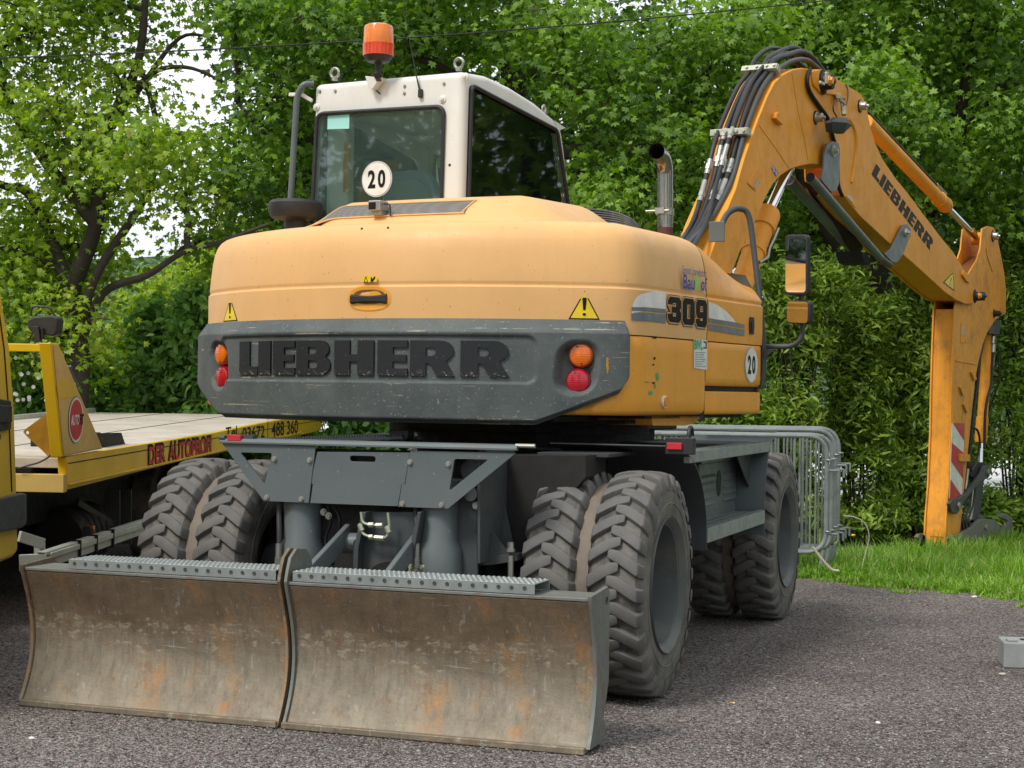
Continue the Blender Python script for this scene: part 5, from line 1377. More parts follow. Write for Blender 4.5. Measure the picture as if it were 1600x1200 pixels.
# guard pipes under the boom
GP = obj('guard_pipe', tube([hu(1266, 277, .58), hu(1374, 402, .58)], .032, 20, False), M['grey'], EXC)
obj('guard_pipe', tube([hu(1374, 402, .58), hu(1390, 414, .58)], .026, 20), M['darkgrey'], GP)
obj('pipe_bore', cyl(hu(1266, 277, .58)-nrm(hu(1374, 402, .58)-hu(1266, 277, .58))*-.004, hu(1268, 279, .58), .028, 18), M['blackin'], GP)
obj('guard_pipe', tube([hu(1233, 281, .30), hu(1352, 412, .30)], .040, 20, False), M['grey'], GP)
e0 = hu(1233, 281, .30); obj('pipe_mouth', tube([e0+nrm(np.cross(EU, hu(1352, 412, .30)-e0))*.038*math.cos(t)+EU*.038*math.sin(t) for t in np.linspace(0, 6.283, 25)], .006, 8), M['grey'], GP)
obj('pipe_bore', cyl(e0+nrm(hu(1352, 412, .30)-e0)*.01, e0+nrm(hu(1352, 412, .30)-e0)*.03, .036, 18), M['blackin'], GP)
obj('guard_web', prism([hu(*p, .32) for p in ((1252, 283), (1268, 290), (1345, 385), (1340, 398), (1328, 392))], EU*.02), M['blackin'], GP, bevel=.003)
obj('guard_web', prism([hu(*p, .50) for p in ((1345, 392), (1356, 398), (1362, 408), (1358, 414), (1350, 410))], -EU*.2), M['blackin'], GP, bevel=.003)
lk = [(1289, 225), (1297, 221), (1307, 223), (1310, 235), (1309, 262), (1309, 285), (1304, 298), (1297, 301), (1284, 286), (1280, 280), (1284, 262), (1285.5, 240)]
LK = obj('link_plate', prism([hu(*p, UR+.02) for p in lk], EU*.014), M['grey'], EXC, bevel=.003)
c = hu(1302, 236, UR+.034); obj('pivot_pin', join(lathe([(0, .042), (.008, .042), (.010, .0005)], c, EU, 28), boltg(c+EU*.008, EU, .018, .03)), M['clamp'], LK)
lk2 = [(1408, 352), (1415, 350.5), (1420, 356), (1421, 366), (1416, 378), (1408, 398), (1400, 410), (1392, 410), (1384, 402), (1377, 394), (1382, 395), (1390, 388), (1398, 372)]
LK2 = obj('link_plate', prism([hu(*p, UR+.02) for p in lk2], EU*.014), M['grey'], EXC, bevel=.003)
c = hu(1414.5, 364, UR+.034); obj('pivot_pin', join(lathe([(0, .036), (.006, .036), (.02, .026), (.022, .0005)], c, EU, 28), boltg(c+EU*.018, EU, .014, .02)), M['steel'], LK2)
# working lamp on the boom
c = hu(1314, 196, UR+.14)
hx = [hu(*p, UR+.14) for p in ((1299, 190), (1310, 183), (1323, 184), (1331, 196), (1318, 209), (1301, 206))]
WL = obj('work_lamp', prism(hx, -EU*.05), M['black'], EXC, bevel=.01, seg=3)
cen = sum(hx)/6
obj('lamp_back', ([*hx, cen+EU*.045+EZ*.01], [(i, (i+1) % 6, 6) for i in range(6)]), M['black'], WL, smooth=0)
obj('lamp_bracket', join(boxab(hu(1312, 149, UR+.03), hu(1317, 168, UR+.05), .022, .02), boxab(hu(1317, 165, UR+.06), hu(1319, 180, UR+.08), .03, .03), cyl(hu(1310, 150, UR+.01), hu(1310, 150, UR+.06), .02)), M['clamp'], WL, bevel=.004)
obj('lamp_cable', tube(spline([hu(1308, 183, UR+.1), hu(1302, 172, UR+.1), hu(1304, 160, UR+.1), hu(1313, 158, UR+.09), hu(1322, 164, UR+.06), hu(1325, 145, UR+.03), hu(1322, 132, UR+.01)]), .005, 8), M['black'], WL)
# hoses over the boom
path0 = [(1085, 395), (1118, 345), (1142, 282), (1159, 220), (1174, 175), (1191, 136), (1207, 115), (1222, 103), (1241, 94), (1260, 94), (1274, 104), (1288, 118), (1310, 150)]
Pm = [toU(hu(*p, .50)) for p in path0]
Q0 = [toU(hu(x, y, .50)) for x, y in path0]
ctrv, ctrz = toU(hu(1290, 300, .5))[1], toU(hu(1290, 300, .5))[2]
for k, (u, dd, rr) in enumerate(((.505, 0, .019), (.465, .012, .022), (.425, .03, .022), (.385, .02, .020), (.345, .034, .018), (.44, .055, .016))):
    pts = []
    for j, q in enumerate(Q0):
        dv, dz = q[1]-ctrv, q[2]-ctrz; L = math.hypot(dv, dz)
        ex = dd+.02*math.sin(j*1.3+k)*(.3 if 3 < j < 8 else 1)*(k > 0)
        if j >= 7: ex += (.05 if k in (1, 2, 4) else 0)
        fan = .0 if j > 2 else (2-j)*.03*(k-2)
        pts.append(U(u+fan*.5, q[1]+dv/L*ex-abs(fan)*.6, q[2]+dz/L*ex))
    rr *= .86
    obj('hydraulic_hose', tube(spline(pts, 6), rr, 12), M['rubber'] if k else M['darkgrey'], BOOM, smooth=60)
    # metal couplings
    sp_pts = spline(pts, 6)
    for (ia, ib) in (((9, 12), (13, 15)) if k in (1, 2, 4) else ((14, 17), (18, 20))):
        if k == 0: continue
        obj('hose_coupling', tube(sp_pts[ia:ib+1], rr*1.25, 10), M['steel'], BOOM, smooth=40)
        m2 = sp_pts[(ia+ib)//2]; t2 = nrm(sp_pts[ib]-sp_pts[ia]); obj('coupling_nut', cyl(m2-t2*.02, m2+t2*.02, rr*1.5, 6), M['steel'], BOOM, smooth=20)
def clampg(x, y, x2, y2):
    a, b = hu(x, y, .53), hu(x2, y2, .32)
    b = a-EU*.22+ (EV*-.01)
    o = obj('hose_clamp', boxab(a+EZ*.0, b, .045, .035), M['clamp'], BOOM, bevel=.006)
    for t in (.08, .35, .62, .9): obj('clamp_bolt', boltg(a+(b-a)*t+EZ*.03-EV*.02, nrm(EZ*.6-EV*.8), .011, .014), M['steel'], BOOM)
for (x, y) in ((1170, 208), (1216, 112)):
    a = hu(x, y, .53)
    pq = toU(a); rad = nrm(A(0, pq[1]-ctrv, pq[2]-ctrz)); rd = EV*rad[1]+EZ*rad[2]; tg = nrm(np.cross(rd, EU))
    obj('hose_clamp', boxc(a-EU*.115+rd*.045, (.25, .045, .035), (EU, tg, rd)), M['clamp'], BOOM, bevel=.006)
    obj('hose_clamp', boxc(a-EU*.02+rd*.022, (.07, .05, .06), (EU, tg, rd)), M['clamp'], BOOM, bevel=.006)
    for t in (-.01, -.06, -.13, -.2): obj('clamp_bolt', boltg(a+EU*t+rd*.062, rd, .010, .012), M['steel'], BOOM)
# stick cylinder on top of the outer boom
s0, s1, s2 = hu(1352, 190, .44), hu(1478, 322, .44), hu(1527, 372, .44)
SC = obj('stick_cylinder', tube([s0, s1], .058, 28), M['boom'], EXC)
d = nrm(s1-s0)
obj('cylinder_gland', lathe([(-.26, .060), (-.25, .068), (-.20, .068), (-.19, .064), (-.04, .072), (.0, .066), (.003, .035)], s1, d, 32), M['boom'], SC)
obj('piston_rod', cyl(s1, s2, .033, 24), M['chrome'], SC)
obj('rod_eye', cyl(s2-EU*.05+d*.02, s2+EU*.05+d*.02, .06, 24), M['boom'], SC)
obj('oil_pipe', tube([s0+EZ*.085+EV*.03, s1-d*.25+EZ*.09+EV*.05], .014, 10), M['black'], SC)
obj('hose_coupling', tube([s1-d*.40+EZ*.09+EV*.05, s1-d*.08+EZ*.09+EV*.05], .018, 10), M['steel'], SC)
# ------------------------------------------------------------------ stick
US = .525
def su(x, y, u=US): return hu(x, y, u)
st1 = [(1535, 357), (1543, 353.5), (1552, 355), (1557, 364), (1560, 378), (1565, 402.5), (1570, 430.5), (1572, 455), (1571.5, 490), (1561, 495), (1553, 503), (1542.5, 520), (1535, 540), (1529.5, 563.5), (1524, 592), (1519, 639), (1513, 700),
       (1508, 750), (1502, 813), (1499, 838), (1497, 852), (1478, 856), (1477.5, 842), (1478.5, 813), (1482.5, 763), (1486, 680), (1487, 620), (1489, 548), (1491.6, 483), (1497, 455), (1512.5, 429), (1526.5, 406), (1532, 388.5)]
# both side plates with a closed box between them below the boom pin
SK = obj('stick', prism([su(*p) for p in st1], -EU*.016), M['stick'], EXC, smooth=25, bevel=.004)
obj('stick_plate', prism([su(*p)-EU*.20 for p in st1], EU*.016), M['stick'], SK, smooth=25, bevel=.004)
inner = [p for p in st1 if p[1] > 470]
inner = [(1560, 492), (1553, 503), (1542.5, 520), (1535, 540), (1529.5, 563.5), (1524, 592), (1519, 639), (1513, 700), (1508, 750), (1502, 813), (1499, 838), (1497, 850), (1478.4, 854), (1478.5, 842), (1479.5, 813), (1483.5, 763), (1487, 680), (1488, 620), (1490, 548), (1492.6, 483)]
obj('stick_box', prism([su(*p)-EU*.017 for p in inner], -EU*.166), M['stick'], SK, smooth=25)
obj('pivot_shell', prism([su(*p)-EU*.017 for p in ((1515, 430), (1545, 400), (1568, 430), (1566, 480), (1500, 470))], -EU*.166), M['rustshade'], SK, smooth=25)
obj('weld_bead', boxab(su(1492, 563)+EU*.002, su(1524, 569)+EU*.002, .010, .012), M['stick'], SK, bevel=.002)
obj('weld_bead', boxab(su(1452, 838)+EV*0, su(1475, 840), .012, .012), M['stick'], SK)
patch([(1501, 505), (1511, 505), (1511, 536), (1500.5, 535)], US, 'stick', .005, .01, SK)
patch([(1502.5, 510), (1506, 510), (1505.5, 524.5), (1502, 524)], US+.005, 'steel', .003, .002, SK, 'type_plate')
rb = [(1542, 378), (1546, 400), (1551, 425)]
obj('stiffening_rib', tube(spline([su(*p) for p in ((1540, 386), (1543, 403), (1550, 424))]), .009, 8), M['stick'], SK)
obj('stiffening_rib', tube(spline([su(*p) for p in ((1550, 438), (1550, 465), (1549, 488))]), .009, 8), M['stick'], SK)
for (x, y) in ((1518, 585), (1500, 608), (1506, 635)):
    obj('pipe_clip', prism(rpoly([su(*p) for p in ((x-3.5, y-4), (x, y-6), (x+5.5, y+7), (x+2, y+10))], .012), EU*.02), M['stick'], SK, bevel=.003)
obj('pipe_clip', prism(rpoly([su(*p) for p in ((1495.5, 709), (1511, 710), (1510.5, 721), (1495.5, 721))], .012), EU*.03), M['stick'], SK, bevel=.003)
patch([(1502, 423), (1507, 426), (1513, 435), (1513, 442), (1508, 440), (1501, 430)], UR+.004, 'boom', .02, .02, OUT, 'pin_keeper')
pin(1523, 463, .045, UR+.004, 'black', True, OUT, .09); obj('orange_bolt', boltg(bu(1529, 462, UR+.1), EU, .022, .025), M['boom'], OUT)
pin(1551, 369, .040, US, 'steel', True, SK); pin(1553, 490, .030, US, 'black', True, SK, .06)
# red and white warning board
q = [(1486.5, 661), (1506, 661), (1502, 777), (1482.6, 779)]
A_, B_, C_, D_ = [su(*p)+EU*.003 for p in q]
wb = obj('warning_board', prism([A_, B_, C_, D_], EU*.004), M['stickerw'], SK, smooth=0)
def bq(x, y): return (A_*(1-x)+B_*x)*(1-y)+(D_*(1-x)+C_*x)*y+EU*.0055
for pl in (((.0, 0), (1, 0), (1, .235), (.98, .235)), ((0, .29), (1, .78-.06), (1, .40)), ):
    pass
for pl in ([(0.05, 0), (1, 0), (1, .235)], [(0, .265), (1, .64), (1, .405)][0:0] or [(0, .26), (0, .50), (1, .745), (1, .405)], [(0, .745), (0, 1), (1, 1), (.98, .985)]):
    P_ = [bq(*p) for p in pl]; obj('red_stripe', prism(P_, EU*.0015), M['redp'], wb, smooth=0)
# bucket cylinder, hoses and linkage on the far side
k0, k1 = hu(1546, 505, .44), hu(1532, 692, .44)
BC = obj('bucket_cylinder', tube([k0, k1], .052, 24), M['stick'], EXC)
obj('cylinder_gland', lathe([(-.26, .053), (-.25, .060), (-.02, .060), (0, .05)], k1, nrm(k1-k0), 28), M['stick'], BC)
obj('piston_rod', cyl(k1, hu(1531, 738, .44), .028, 20), M['chrome'], BC)
obj('port_block', prism([hu(*p, .50) for p in ((1546, 500), (1564, 500), (1562, 523), (1545, 521))], -EU*.08), M['darkgrey'], BC, bevel=.004)
obj('supply_hose', tube(spline([hu(*p, .50) for p in ((1553, 522), (1552, 545), (1550, 575), (1548, 605), (1540, 640), (1538, 700))]), .014, 10), M['rubber'], BC)
for (ya, yb, r) in ((526, 537, .018), (538, 551, .024), (553, 572, .014)):
    obj('hose_coupling', cyl(hu(1552.5, ya, .50), hu(1551.5, yb, .50), r, 8), M['steel'], BC)
obj('supply_hose', tube(spline([hu(*p, .46) for p in ((1537, 530), (1530, 565), (1527, 600), (1521, 650), (1515, 710), (1512, 740), (1508, 770))]), .016, 10), M['rubber'], BC)
obj('supply_hose', tube(spline([hu(*p, .54) for p in ((1519, 667), (1528, 674), (1531, 695), (1526, 720), (1518, 735))]), .011, 10), M['rubber'], BC)
for k, (dx) in enumerate((0, 5, 10)):
    obj('coupler_hose', tube(spline([hu(*p, .44) for p in ((1514+dx, 760), (1509+dx*1.1, 790), (1503+dx, 812), (1505+dx, 832))]), .010, 8), M['rubber'], BC)
obj('hose_coupling', tube([hu(1512, 733, .5), hu(1508, 765, .5)], .017, 10), M['steel'], BC)
obj('link_head', prism(rpoly([hu(*p, .52) for p in ((1514, 742), (1520, 728), (1535, 722), (1545, 725), (1550, 738), (1541, 748), (1526, 750))], .03), -EU*.14), M['blackin'], BC, bevel=.006)
lv = [hu(*p, US+.035) for p in ((1484, 787), (1490, 779), (1499, 778), (1511, 770), (1534, 738), (1538, 727), (1545, 726), (1550, 737), (1544, 748), (1535, 750), (1508, 782), (1502, 794), (1496, 803), (1487, 800))]
LV = obj('tipping_lever', prism(lv, -EU*.03), M['darkgrey'], EXC, bevel=.006, seg=3)
for (x, y) in ((1497, 790), (1543, 738)):
    c = hu(x, y, US+.036); obj('pivot_pin', lathe([(0, .034), (.014, .034), (.018, .028), (.018, .0005)], c, EU, 24), M['steel'], LV)
obj('connecting_link', prism([hu(*p, .40) for p in ((1526, 755), (1538, 748), (1532, 800), (1526, 815), (1519, 812), (1522, 790))], -EU*.03), M['darkgrey'], LV, bevel=.004)
cp = [(1483, 842), (1486, 837), (1495, 836), (1503, 833), (1513, 828), (1522, 822), (1528, 815), (1533, 811), (1553, 812), (1559, 817), (1566, 825), (1574, 822), (1575, 813), (1562, 808), (1563, 804), (1573, 802.5), (1582, 809), (1583, 820), (1579, 834), (1575, 846), (1570, 849), (1562, 866), (1553, 862), (1545, 857), (1537, 859), (1530, 867), (1517, 868), (1503, 865), (1492, 857), (1486, 850)]
CPl = obj('quick_coupler', prism([hu(*p, US+.05) for p in cp], -EU*.035), M['coupler'] if 'coupler' in M else M['darkgrey'], EXC, bevel=.004)
obj('coupler_plate', prism([hu(*p, US+.05)-EU*.28 for p in cp], -EU*.035), M['coupler'], CPl, bevel=.004)
obj('coupler_body', prism([hu(*p, US+.015) for p in ((1490, 845), (1522, 828), (1550, 818), (1560, 840), (1535, 855), (1500, 860))], -EU*.24), M['blackin'], CPl)
for (x, y, r, mt) in ((1500, 848, .026, 'steel'), (1539, 824, .030, 'steel'), (1551, 843, .036, 'rustshade'), (1570, 849, .034, 'black')):
    c = hu(x, y, US+.051); obj('pivot_pin', lathe([(0, r), (.016, r), (.02, r*.8), (.02, .0005)], c, EU, 24), M[mt], CPl)
obj('name_plate', prism([hu(*p, US+.052) for p in ((1514, 842), (1525, 834), (1526, 841), (1515, 849))], EU*.003), M['steel'], CPl)
obj('coupler_pin_end', lathe([(0, .05), (.03, .05), (.035, .0005)], hu(1447, 845, US)-EU*.02, -EU, 20), M['blackin'], CPl)
# ------------------------------------------------------------------ recovery truck
bT = nrm(ray(980, 562)); aT = nrm(np.cross(bT, EZ)); cT = np.cross(aT, bT)
OT = hd(105, 765, 9.5)
TA = (aT, bT, cT)
def T(a, b, c): return OT+aT*a+bT*b+cT*c
def toT(p): d = np.asarray(p)-OT; return A(d@aT, d@bT, d@cT)
def hT(x, y, a=0.0): return hit(x, y, aT, OT+aT*a)
def hTb(x, y, b=0.0): return hit(x, y, bT, OT+bT*b)
def boxT(a0, a1, b0, b1, c0, c1): return boxc(T((a0+a1)/2, (b0+b1)/2, (c0+c1)/2), (a1-a0, b1-b0, c1-c0), TA)
TR = thing('recovery_truck', 'yellow car recovery truck with a flat dusty loading deck, beside the excavator', 'tow truck', T(-1, 1, 0)*A(1, 1, 0))
rail = [(103, 715), (160, 704.6), (329, 677.6), (410, 661), (470, 650), (490, 652), (507, 664), (495, 674), (441, 686.6), (276, 722), (106, 765)]
rt3 = [toT(hT(*p)) for p in rail]
ctop = np.mean([p[2] for p in rt3[:3]]); bend = rt3[7][1]
RA = obj('deck_side_rail', prism([hT(*p) for p in rail], -aT*.05), M['yellow'], TR, smooth=20, bevel=.004)
def railfn(off0=.002): 
    def fn(x, y, o): return T(off0+o, x, y)
    return fn
def rline(p0, p1, w, mat, off=.002, name='rail_seam'):
    a, b = toT(hT(*p0)), toT(hT(*p1)); obj(name, ([T(off, a[1], a[2]), T(off, b[1], b[2]), T(off, b[1], b[2]+w), T(off, a[1], a[2]+w)], [(0, 1, 2, 3)]), mat, RA, smooth=0)
rline((106, 725), (500, 657), .006, M['ink']); rline((106, 755), (495, 669.5), .006, M['stickerw'] if False else M['yellowfade'])
obj('rail_lip', boxab(hT(106, 757)+aT*.008, hT(470, 676)+aT*.008, .016, .012), M['yellow'], RA, bevel=.003)
for x in (418,):
    a = toT(hT(x, 660)); obj('rail_seam', ([T(.002, a[1], a[2]+.1), T(.002, a[1]+.02, a[2]+.1), T(.002, a[1]+.02, a[2]-.14), T(.002, a[1], a[2]-.14)], [(0, 1, 2, 3)]), M['ink'], RA, smooth=0)
def ttxt(s, x0, y0b, x1, y1b, y0t, mat, off, bold=.02, slant=0, grow=0):
    p0, p1, pt = toT(hT(x0, y0b)), toT(hT(x1, y1b)), toT(hT(x0, y0t)); h = pt[2]-p0[2]; w = p1[1]-p0[1]
    V, F = fit(text2d(s, 1, bold), w+grow*2, h+grow*2); V = [(p[0]+w/2+p0[1]+slant*p[1], p[1]+h/2+p0[2]+(p[0]+w/2)/w*(p1[2]-p0[2])) for p in V]
    obj('lettering', place((V, F), railfn(off)), M[mat], RA, smooth=0)
# bold fat letters: dark outline text under the red text
for wd, xa, xb in (('DER', 231, 258), ('AUTOPROFI', 262, 329)):
    ya = lambda x: 727-(x-231)*.195
    yt = lambda x: 697-(x-231)*.165
    ttxt(wd, xa, ya(xa), xb, ya(xb), yt(xa), 'ink', .003, .055, grow=.012)
    ttxt(wd, xa+.8, ya(xa), xb-.8, ya(xb), yt(xa)+1, 'redp', .005, .02, grow=-.004)
ttxt('Tel.', 352, 686, 373, 682, 668, 'ink', .003, .015)
ttxt('03672', 378, 689, 413, 684, 668, 'ink', .003, .012)
ttxt('488 360', 424, 683, 465, 677, 660, 'ink', .003, .012)
# deck
DW = 2.2
DK = obj('loading_deck', boxT(-DW, -.051, .02, bend-.3, ctop-.06, ctop-.005), M['deck'], TR, bevel=.004)
for k in range(1, 3):
    a_ = -DW*k/3; obj('deck_joint', boxT(a_-.005, a_+.005, .05, bend-.4, ctop-.006, ctop-.002), M['ink'], DK, smooth=0)
obj('deck_side_rail', boxT(-DW-.05, -DW-.001, .0, bend-.2, ctop-.22, ctop+.035), M['alu'], TR, bevel=.004)
obj('tail_ramp', prism([T(-.052, bend-.29, ctop-.005), T(-.052, bend+.25, ctop-.12), T(-.052, bend+.2, ctop-.17), T(-.052, bend-.29, ctop-.12)], -aT*(DW-.06)), M['deck'], TR, bevel=.003)
# cross beams below the deck front
obj('cross_beam', boxT(-DW, -.001, -.06, .0, ctop-.19, ctop-.09), M['yellowfade'], TR, bevel=.003)
obj('front_channel', boxT(-DW, -.20, -.02, .12, ctop-.085, ctop-.062), M['ink'], TR)
obj('winch_box', boxT(-DW+.2, -.30, -.06, .06, ctop-.16+.08, ctop-.068+.0), M['alu'], TR, bevel=.008)
# headboard frame
hp = [hT(*p) for p in ((79, 536), (91, 536), (161, 701), (97, 714))]
HB = obj('headboard_post', prism(hp, -aT*.065), M['yellow'], TR, bevel=.004)
hin = [hT(*p)+aT*.002 for p in ((82, 540), (90, 540), (158, 699), (99, 711))]
obj('faded_face', prism(hin, aT*.0015), M['yellowfade'], HB, smooth=0)
c0 = toT(hT(85, 537)); 
obj('headboard_beam', boxT(-DW, -.066, c0[1]-.03, c0[1]+.04, c0[2]-.045, c0[2]-.002), M['yellow'], TR, bevel=.004)
ssun = [hT(*p)+aT*.0045 for p in ((87, 601), (92, 600), (95, 594), (101, 592), (108, 593), (110, 598), (117, 598), (119, 619), (90, 623))]
obj('clean_patch', prism(ssun, aT*.001), M['yellow'], HB, smooth=0)
obj('headboard_post', prism([p-aT*(DW-.05) for p in hp], -aT*.065), M['yellow'], TR, bevel=.004)
# round sign on the post
sc = toT(hT(117, 656)); rz_ = (toT(hT(117, 619))[2]-toT(hT(117, 692))[2])/2; rb2 = (toT(hT(136, 656))[1]-toT(hT(99, 656))[1])/2
def el(k, n=40): return [(sc[1]+rz_*k*math.cos(t), sc[2]+rz_*k*math.sin(t)) for t in np.linspace(0, 2*math.pi, n, endpoint=False)]
for i, (k, mt) in enumerate(((1, 'ink'), (.975, 'stickerw'), (.86, 'redp'))):
    obj('round_sign', place(poly2d(el(k)), railfn(.006+.0015*i)), M[mt], HB, smooth=0)
def stxt(s, xc, w, h, mat):
    V, F = fit(text2d(s, 1, .03), w, h); V = [(p[0]+sc[1]+xc+.12*p[1], p[1]+sc[2]-.0) for p in V]
    obj('lettering', place((V, F), railfn(.0115)), M[mat], HB, smooth=0)
stxt('AUTO', -.20*rz_, rz_*1.1, rz_*.46, 'stickerw'); stxt('FIT', .66*rz_, rz_*.55, rz_*.46, 'ink')
# dirty hinge plate
obj('hinge_plate', prismh([hTb(*p, .06) for p in ((36, 675), (39, 671), (80, 641), (103, 716), (103, 727), (88, 727), (66, 704), (42, 682))], [circ(hTb(42.5, 676, .06), RT, UP, .010, n=10)], bT*.012), M['yellowdirty'], TR, bevel=.002)
obj('wheel_stop', prism([hT(*p, -.16) for p in ((153, 677), (190, 676), (197, 697), (162, 701))], -aT*.02), M['blackin'], TR, bevel=.002)
obj('wheel_stop', boxT(-.62, -.18, toT(hT(160, 700, -.16))[1], toT(hT(160, 700, -.16))[1]+.03, ctop-.004, ctop+.09), M['blackin'], TR, bevel=.002)
obj('stanchion', boxab(hT(108, 572, -.30), hT(124, 603, -.30), .03, .02), M['black'], TR, bevel=.004)
# work lamp
lp = [hTb(*p, .02) for p in ((42, 500), (52, 494), (80, 492.5), (90, 496), (91, 502), (89, 520), (83, 526), (52, 521), (43, 514))]
TL = obj('work_lamp', prism(lp, bT*.10), M['black'], TR, bevel=.012, seg=3)
obj('lamp_handle', tube(fillet([hTb(*p, .06) for p in ((48, 494), (50, 478), (79, 480), (86, 495))], .03), .006, 8), M['black'], TL)
obj('lamp_foot', join(boxab(hTb(57, 510, .01), hTb(60, 535, .01), .05, .03), boxab(hTb(66, 512, .01), hTb(66, 530, .01), .02, .02)), M['black'], TL, bevel=.004)
obj('lamp_cable', tube(spline([hTb(*p, -.01) for p in ((56, 512), (50, 522), (45, 535), (50, 550), (58, 558), (68, 564))]), .005, 8), M['black'], TL)
obj('winch_cable', tube(spline([hTb(*p, -.08) for p in ((85, 698), (78, 712), (62, 722), (45, 727), (28, 732))]), .005, 8), M['black'], TR)
# under the deck
obj('truck_chassis', join(boxT(-1.75, -1.45, -1.5, 5.2, -.30, -.06), boxT(-.80, -.55, -1.5, 5.2, -.30, -.06), boxT(-1.9, -.45, -.4, 5.4, -.12, -.02)), M['blackin'], TR)
obj('underbody_dark_fill', boxT(-2.1, -.75, -.7, 4.6, -.62, -.12), M['blackin'], TR, bevel=.02)  # black box added so the space under the deck reads dark
tkc = hT(95, 840, -.48)
obj('air_duct', lathe([(0, 0.001), (0, .16)]+[(x+dx, r) for x in np.arange(.04, .62, .10) for dx, r in ((0, .19), (.05, .19), (.055, .175), (.095, .175))]+[(.66, .15), (.66, .001)], tkc-bT*.05, bT, 30), M['black'], TR)
obj('mud_flap', join(boxab(hT(176, 765, -.30), hT(176, 850, -.30), .10, .015, bT), boxab(hT(192, 765, -.28), hT(192, 850, -.28), .12, .015, bT)), M['darkgrey'], TR)
obj('bracket_arm', boxab(hT(120, 785, -.4), hT(176, 820, -.3), .03, .04), M['darkgrey'], TR)
mk = hT(141, 828, -.12)
obj('side_marker', boxc(mk, (.04, .07, .05), TA), M['amber'], TR, bevel=.006)
obj('marker_foot', boxc(mk-bT*.05-cT*.02, (.05, .06, .09), TA), M['black'], TR, bevel=.004)
g = [(70, 863), (209, 818), (420, 752), (422, 764), (213, 839), (92, 882)]
SG = obj('side_guard', prism([hT(*p) for p in g], -aT*.05), M['alu'], TR, bevel=.006, smooth=20)
obj('guard_strip', boxab(hT(78, 868)+aT*.006, hT(400, 764)+aT*.006, .012, .030), M['alu'], SG, bevel=.003)
for x in (123, 149, 175, 250, 300):
    y0_ = 863-(x-70)*.327; p_ = toT(hT(x, y0_)); obj('guard_strap', boxT(-.055, .013, p_[1]-.012, p_[1]+.012, p_[2]-.10, p_[2]+.006), M['ink'], SG)
obj('guard_bracket', prism([hTb(*p, -.35) for p in ((29, 867), (72, 865), (72, 886), (30, 893))], bT*.02), M['alu'], TR, bevel=.003)
obj('guard_bracket', boxab(hTb(30, 838, -.2), hTb(68, 850, -.05), .02, .06), M['alu'], TR, bevel=.003)
obj('guard_bracket', boxab(hTb(62, 848, -.05), hTb(62, 868, -.05), .06, .02, bT), M['alu'], TR, bevel=.003)
def twheel(a, b, dual=True):
    p = T(a, b, 0); p = A(p[0], p[1], .40); ax = nrm(aT*A(1, 1, 0))
    w = obj('truck_wheel', lathe([(0, .001), (0, .09), (-.05, .12), (-.05, .20), (.02, .23), (.05, .235), (.05, .24)], p+ax*.06, ax, 32), M['rim'], TR)
    for o_ in ((0, -.26) if dual else (0,)):
        obj('tyre', lathe([(-.10, .24), (-.115, .30), (-.10, .375), (-.07, .395), (.07, .395), (.10, .375), (.115, .30), (.10, .24)], p+ax*o_, ax, 40), M['tyre'], w)
twheel(-.20, 3.4); twheel(-1.95, 3.4); twheel(-.12, -2.2, False); twheel(-1.95, -2.2, False)
# cab
ed_ = [toT(hT(*p, .05)) for p in ((28, 768), (24, 640), (17, 545), (1, 445), (-18, 370), (-45, 300))]
low = [toT(hT(*p, .05)) for p in ((30, 825), (30, 862), (22, 872), (0, 881))]
pr_ = [(p[1], p[2]) for p in ed_]
pr_ += [(pr_[-1][0]-.15, pr_[-1][1]+.16), (-2.2, pr_[-1][1]+.17), (-2.6, 1.10), (-3.1, .72), (-3.25, .2), (-3.2, -.35), (-2.75, -.38), (-2.7, -.18), (-2.45, .02), (-2.0, .02), (-1.75, -.18), (-1.70, -.38)]
pr_ += [(low[3][1], low[3][2]), (low[2][1], low[2][2]), (low[1][1], low[1][2])]
sidewin = rpoly([T(.05, b, c) for b, c in ((-1.35, .75), (-1.45, 1.15), (-2.0, 1.17), (-2.45, .95), (-2.45, .75))], .06, 4)
TC = obj('truck_cab', prism([T(.05, b, c) for b, c in pr_], -aT*2.05), M['yellow'], TR, smooth=25, bevel=.03, seg=4)
obj('side_window', prism([p+aT*.002 for p in sidewin], aT*.004), M['glassd'], TC, smooth=0)
obj('windscreen', boxT(-1.9, -.05, -2.62, -2.615, 1.0, 1.09), M['glassd'], TC, smooth=0)
e1 = [toT(hT(*p, .05)) for p in ((18, 768), (13, 640), (6, 545), (-8, 445))]
for i in range(3):
    obj('door_gap', boxab(T(.052, e1[i][1], e1[i][2]), T(.052, e1[i+1][1], e1[i+1][2]), .004, .008), M['ink'], TC, smooth=0)
tr_ = [toT(hT(*p, .06)) for p in ((36, 771), (30, 770), (-60, 790), (-60, 842), (30, 825), (36, 818))]
obj('side_moulding', prism([T(.052, p[1], p[2]) for p in tr_], aT*.03), M['darkgrey'], TC, bevel=.012, seg=3)
hd_ = [toT(hT(*p, .055)) for p in ((13, 626), (-12, 622), (-12, 676), (13, 671))]
dh = obj('door_handle', prism([T(.052, p[1], p[2]) for p in hd_], aT*.02), M['black'], TC, bevel=.008, seg=3)
hd_ = [toT(hT(*p, .055)) for p in ((8, 634), (-12, 632), (-12, 660), (8, 660))]
obj('handle_pull', prism([T(.074, p[1], p[2]) for p in hd_], aT*.018), M['black'], dh, bevel=.006)
hp_ = toT(hT(-1, 683, .055)); obj('key_lock', cyl(T(.05, hp_[1], hp_[2]), T(.058, hp_[1], hp_[2]), .014), M['black'], TC)
obj('headlight', boxT(-.30, .03, -3.27, -3.1, .22, .42), M['stickerw'], TC, bevel=.03)

